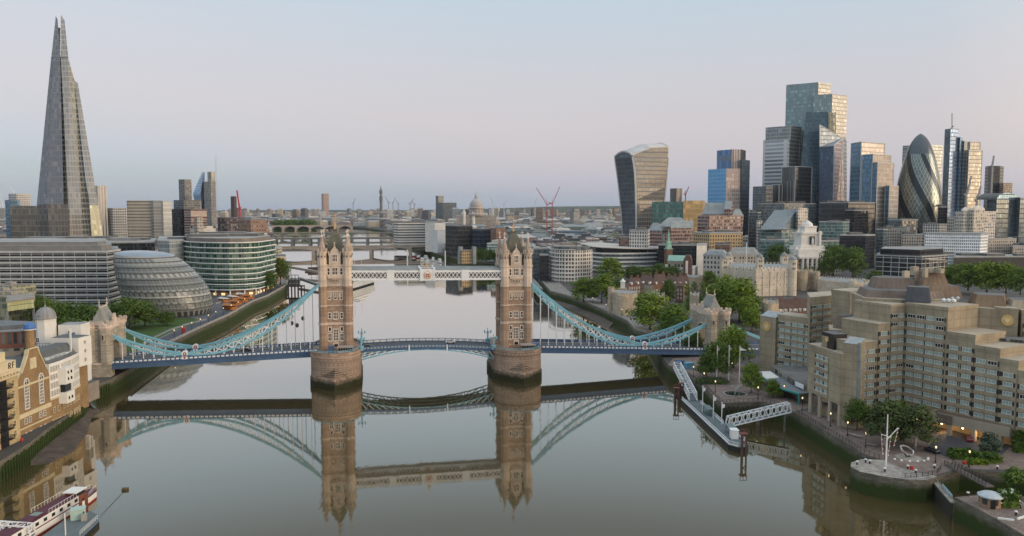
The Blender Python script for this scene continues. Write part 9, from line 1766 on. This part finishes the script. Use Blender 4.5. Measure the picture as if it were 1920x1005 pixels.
def city(x, y, w_, d, h, a, big):
 if in_river(x, y, w_*.6): return False
 m = max(w_, d)*.52+1
 if any(x+m > f[0] and x-m < f[2] and y+m > f[1] and y-m < f[3] for f in FOOT): return False
 if any(abs(x-q[0]) < (w_+q[2])*.5 and abs(y-q[1]) < (d+q[3])*.5 for q in made): return False
 made.append((x, y, w_, d)); mb = MB(); p = rect(x, y, w_, d, a); z = 6; k = R.random(); mb.prism(p, z, z+h, 0, 1)
 if k < .35: pitched(mb, opt(p, -.3), z+h+.03, R.uniform(3, 6), 1, R.choice((0, .25)), 0)
 elif k < .75: mb.prism(opt(p, min(w_, d)*R.uniform(.12, .22)), z+h, z+h+R.uniform(2.5, 4.5), R.choice((0, 1)), 1)
 if k > .5: mb.prism(rect(x+w_*.2, y, w_*.22, d*.25, a), z+h, z+h+R.uniform(2, 6), 1, 1)
 for q in range(4 if y < 1500 else 2): s_ = R.uniform(1.5, 4.5); mb.prism(rect(x+R.uniform(-.32, .32)*w_, y+R.uniform(-.3, .3)*d, s_, s_*R.uniform(.6, 1.4), a), z+h*.9, z+h+R.uniform(2, 6.2), R.choice((0, 1)), 1)
 cn, c = R.choice(PAL+PAL[:2]); pos = next(t for U, t in LM if 960+x/y*FPX < U); dist = 'near' if y < 1300 else 'middle distance' if y < 2000 else 'far'
 shp = ('pitched roof' if k < .35 else 'flat roof'); lab = '%s %s %s building %s, %s' % (dist, 'tall' if h > 30 else 'low', cn, pos, shp)
 o = single('city_building', mb, [R.choice(FC), R.choice(RF)], lab, 'building', (x, y, 6), 'ordinary buildings of the city'); o.color = (*[v*R.uniform(.85, 1.15) for v in c], 1); return True
tot = 0; tries = 0
BANDS = ((690, 900, 0), (900, 1150, 60), (1150, 1500, 75), (1500, 1900, 75), (1900, 2500, 78))
for Ya, Yb, N_ in BANDS:
 n = 0; tries = 0
 while n < N_ and tries < 3500:
  tries += 1; y = R.uniform(Ya, Yb); u = R.uniform(-20, 1940); x = (u-960)/FPX*y; w_, d = R.uniform(24, 62), R.uniform(20, 42); h = R.choice((13, 16, 18, 20, 22, 25)) * (1 if y < 1500 else 1.15)
  if R.random() < .08 and y > 1200: h = R.uniform(30, 44)
  if city(x, y, w_, d, h, R.uniform(-.5, .6), 1): n += 1
mbs = [MB() for _ in PAL]
for k in range(15000):
 y = 1000+7200*R.random()**1.35; u = R.uniform(-60, 1980); x = (u-960)/FPX*y; sc = 1+y/6000; w_, d, h = R.uniform(11, 38)*sc, R.uniform(10, 26)*sc, R.choice((11, 14, 17, 20, 24))*(1+.3*(y > 2600))
 if R.random() < .05 and y > 2600: w_, d, h = 24, 22, R.uniform(38, 72)
 if in_river(x, y, w_*.7): continue
 m = w_*.5
 if any(x+m > f[0] and x-m < f[2] and y+m > f[1] and y-m < f[3] for f in FOOT) or (y < 2600 and any(abs(x-q[0]) < (w_+q[2])*.5 and abs(y-q[1]) < (d+q[3])*.5 for q in made)): continue
 a = R.uniform(-.5, .6); p = rect(x, y, w_, d, a); i = R.randrange(len(PAL)); mb = mbs[i]; mb.prism(p, 6, 6+h, 0, 1)
 if R.random() < .5: mb.prism(opt(p, w_*.16), 6+h, 6+h+R.uniform(2, 5), R.choice((0, 1)), 1)
 elif y < 4000: pitched(mb, p, 6+h+.03, R.uniform(3, 6), 1, .1, 0)
for (nm, c), mb in zip(PAL, mbs):
 o = struct('distant_city', mb, [R.choice(FC), R.choice(RF)], kind='stuff'); o.color = (*c, 1)
# street trees between the far houses, one mass
mb = MB()
for k in range(260):
 y = R.uniform(800, 2600); u = R.uniform(0, 1900); x = (u-960)/FPX*y
 if in_river(x, y, 12) or any(f[0] < x < f[2] and f[1] < y < f[3] for f in FOOT): continue
 for j in range(40): c = [x+R.gauss(0, 5), y+R.gauss(0, 4), 12+R.gauss(0, 3)]; s = R.uniform(1, 2.4); t = R.uniform(0, 6.3); mb.face([(c[0]-s*cos(t), c[1]-s*sin(t), c[2]-s*.6), (c[0]+s*cos(t), c[1]+s*sin(t), c[2]-s*.5), (c[0]+s*.5*cos(t), c[1]+s*.5*sin(t)+.6, c[2]+s*.8)])
struct('far_street_trees', mb, LEAF['dark'], kind='stuff')
# the air
hz_ = MB(); hz_.box(-20500, -960, -4, 20500, 20500, 330); o = struct('haze', hz_, [], kind='stuff')
m = bpy.data.materials.new('haze_air'); m.use_nodes = True; t = m.node_tree; t.nodes.clear(); ou = nn(t, 'ShaderNodeOutputMaterial'); pv = nn(t, 'ShaderNodeVolumePrincipled'); pv.inputs['Color'].default_value = (.80, .87, .95, 1); pv.inputs['Density'].default_value = 0.00002; pv.inputs['Anisotropy'].default_value = 0.0; t.links.new(pv.outputs[0], ou.inputs['Volume']); o.data.materials.append(m)
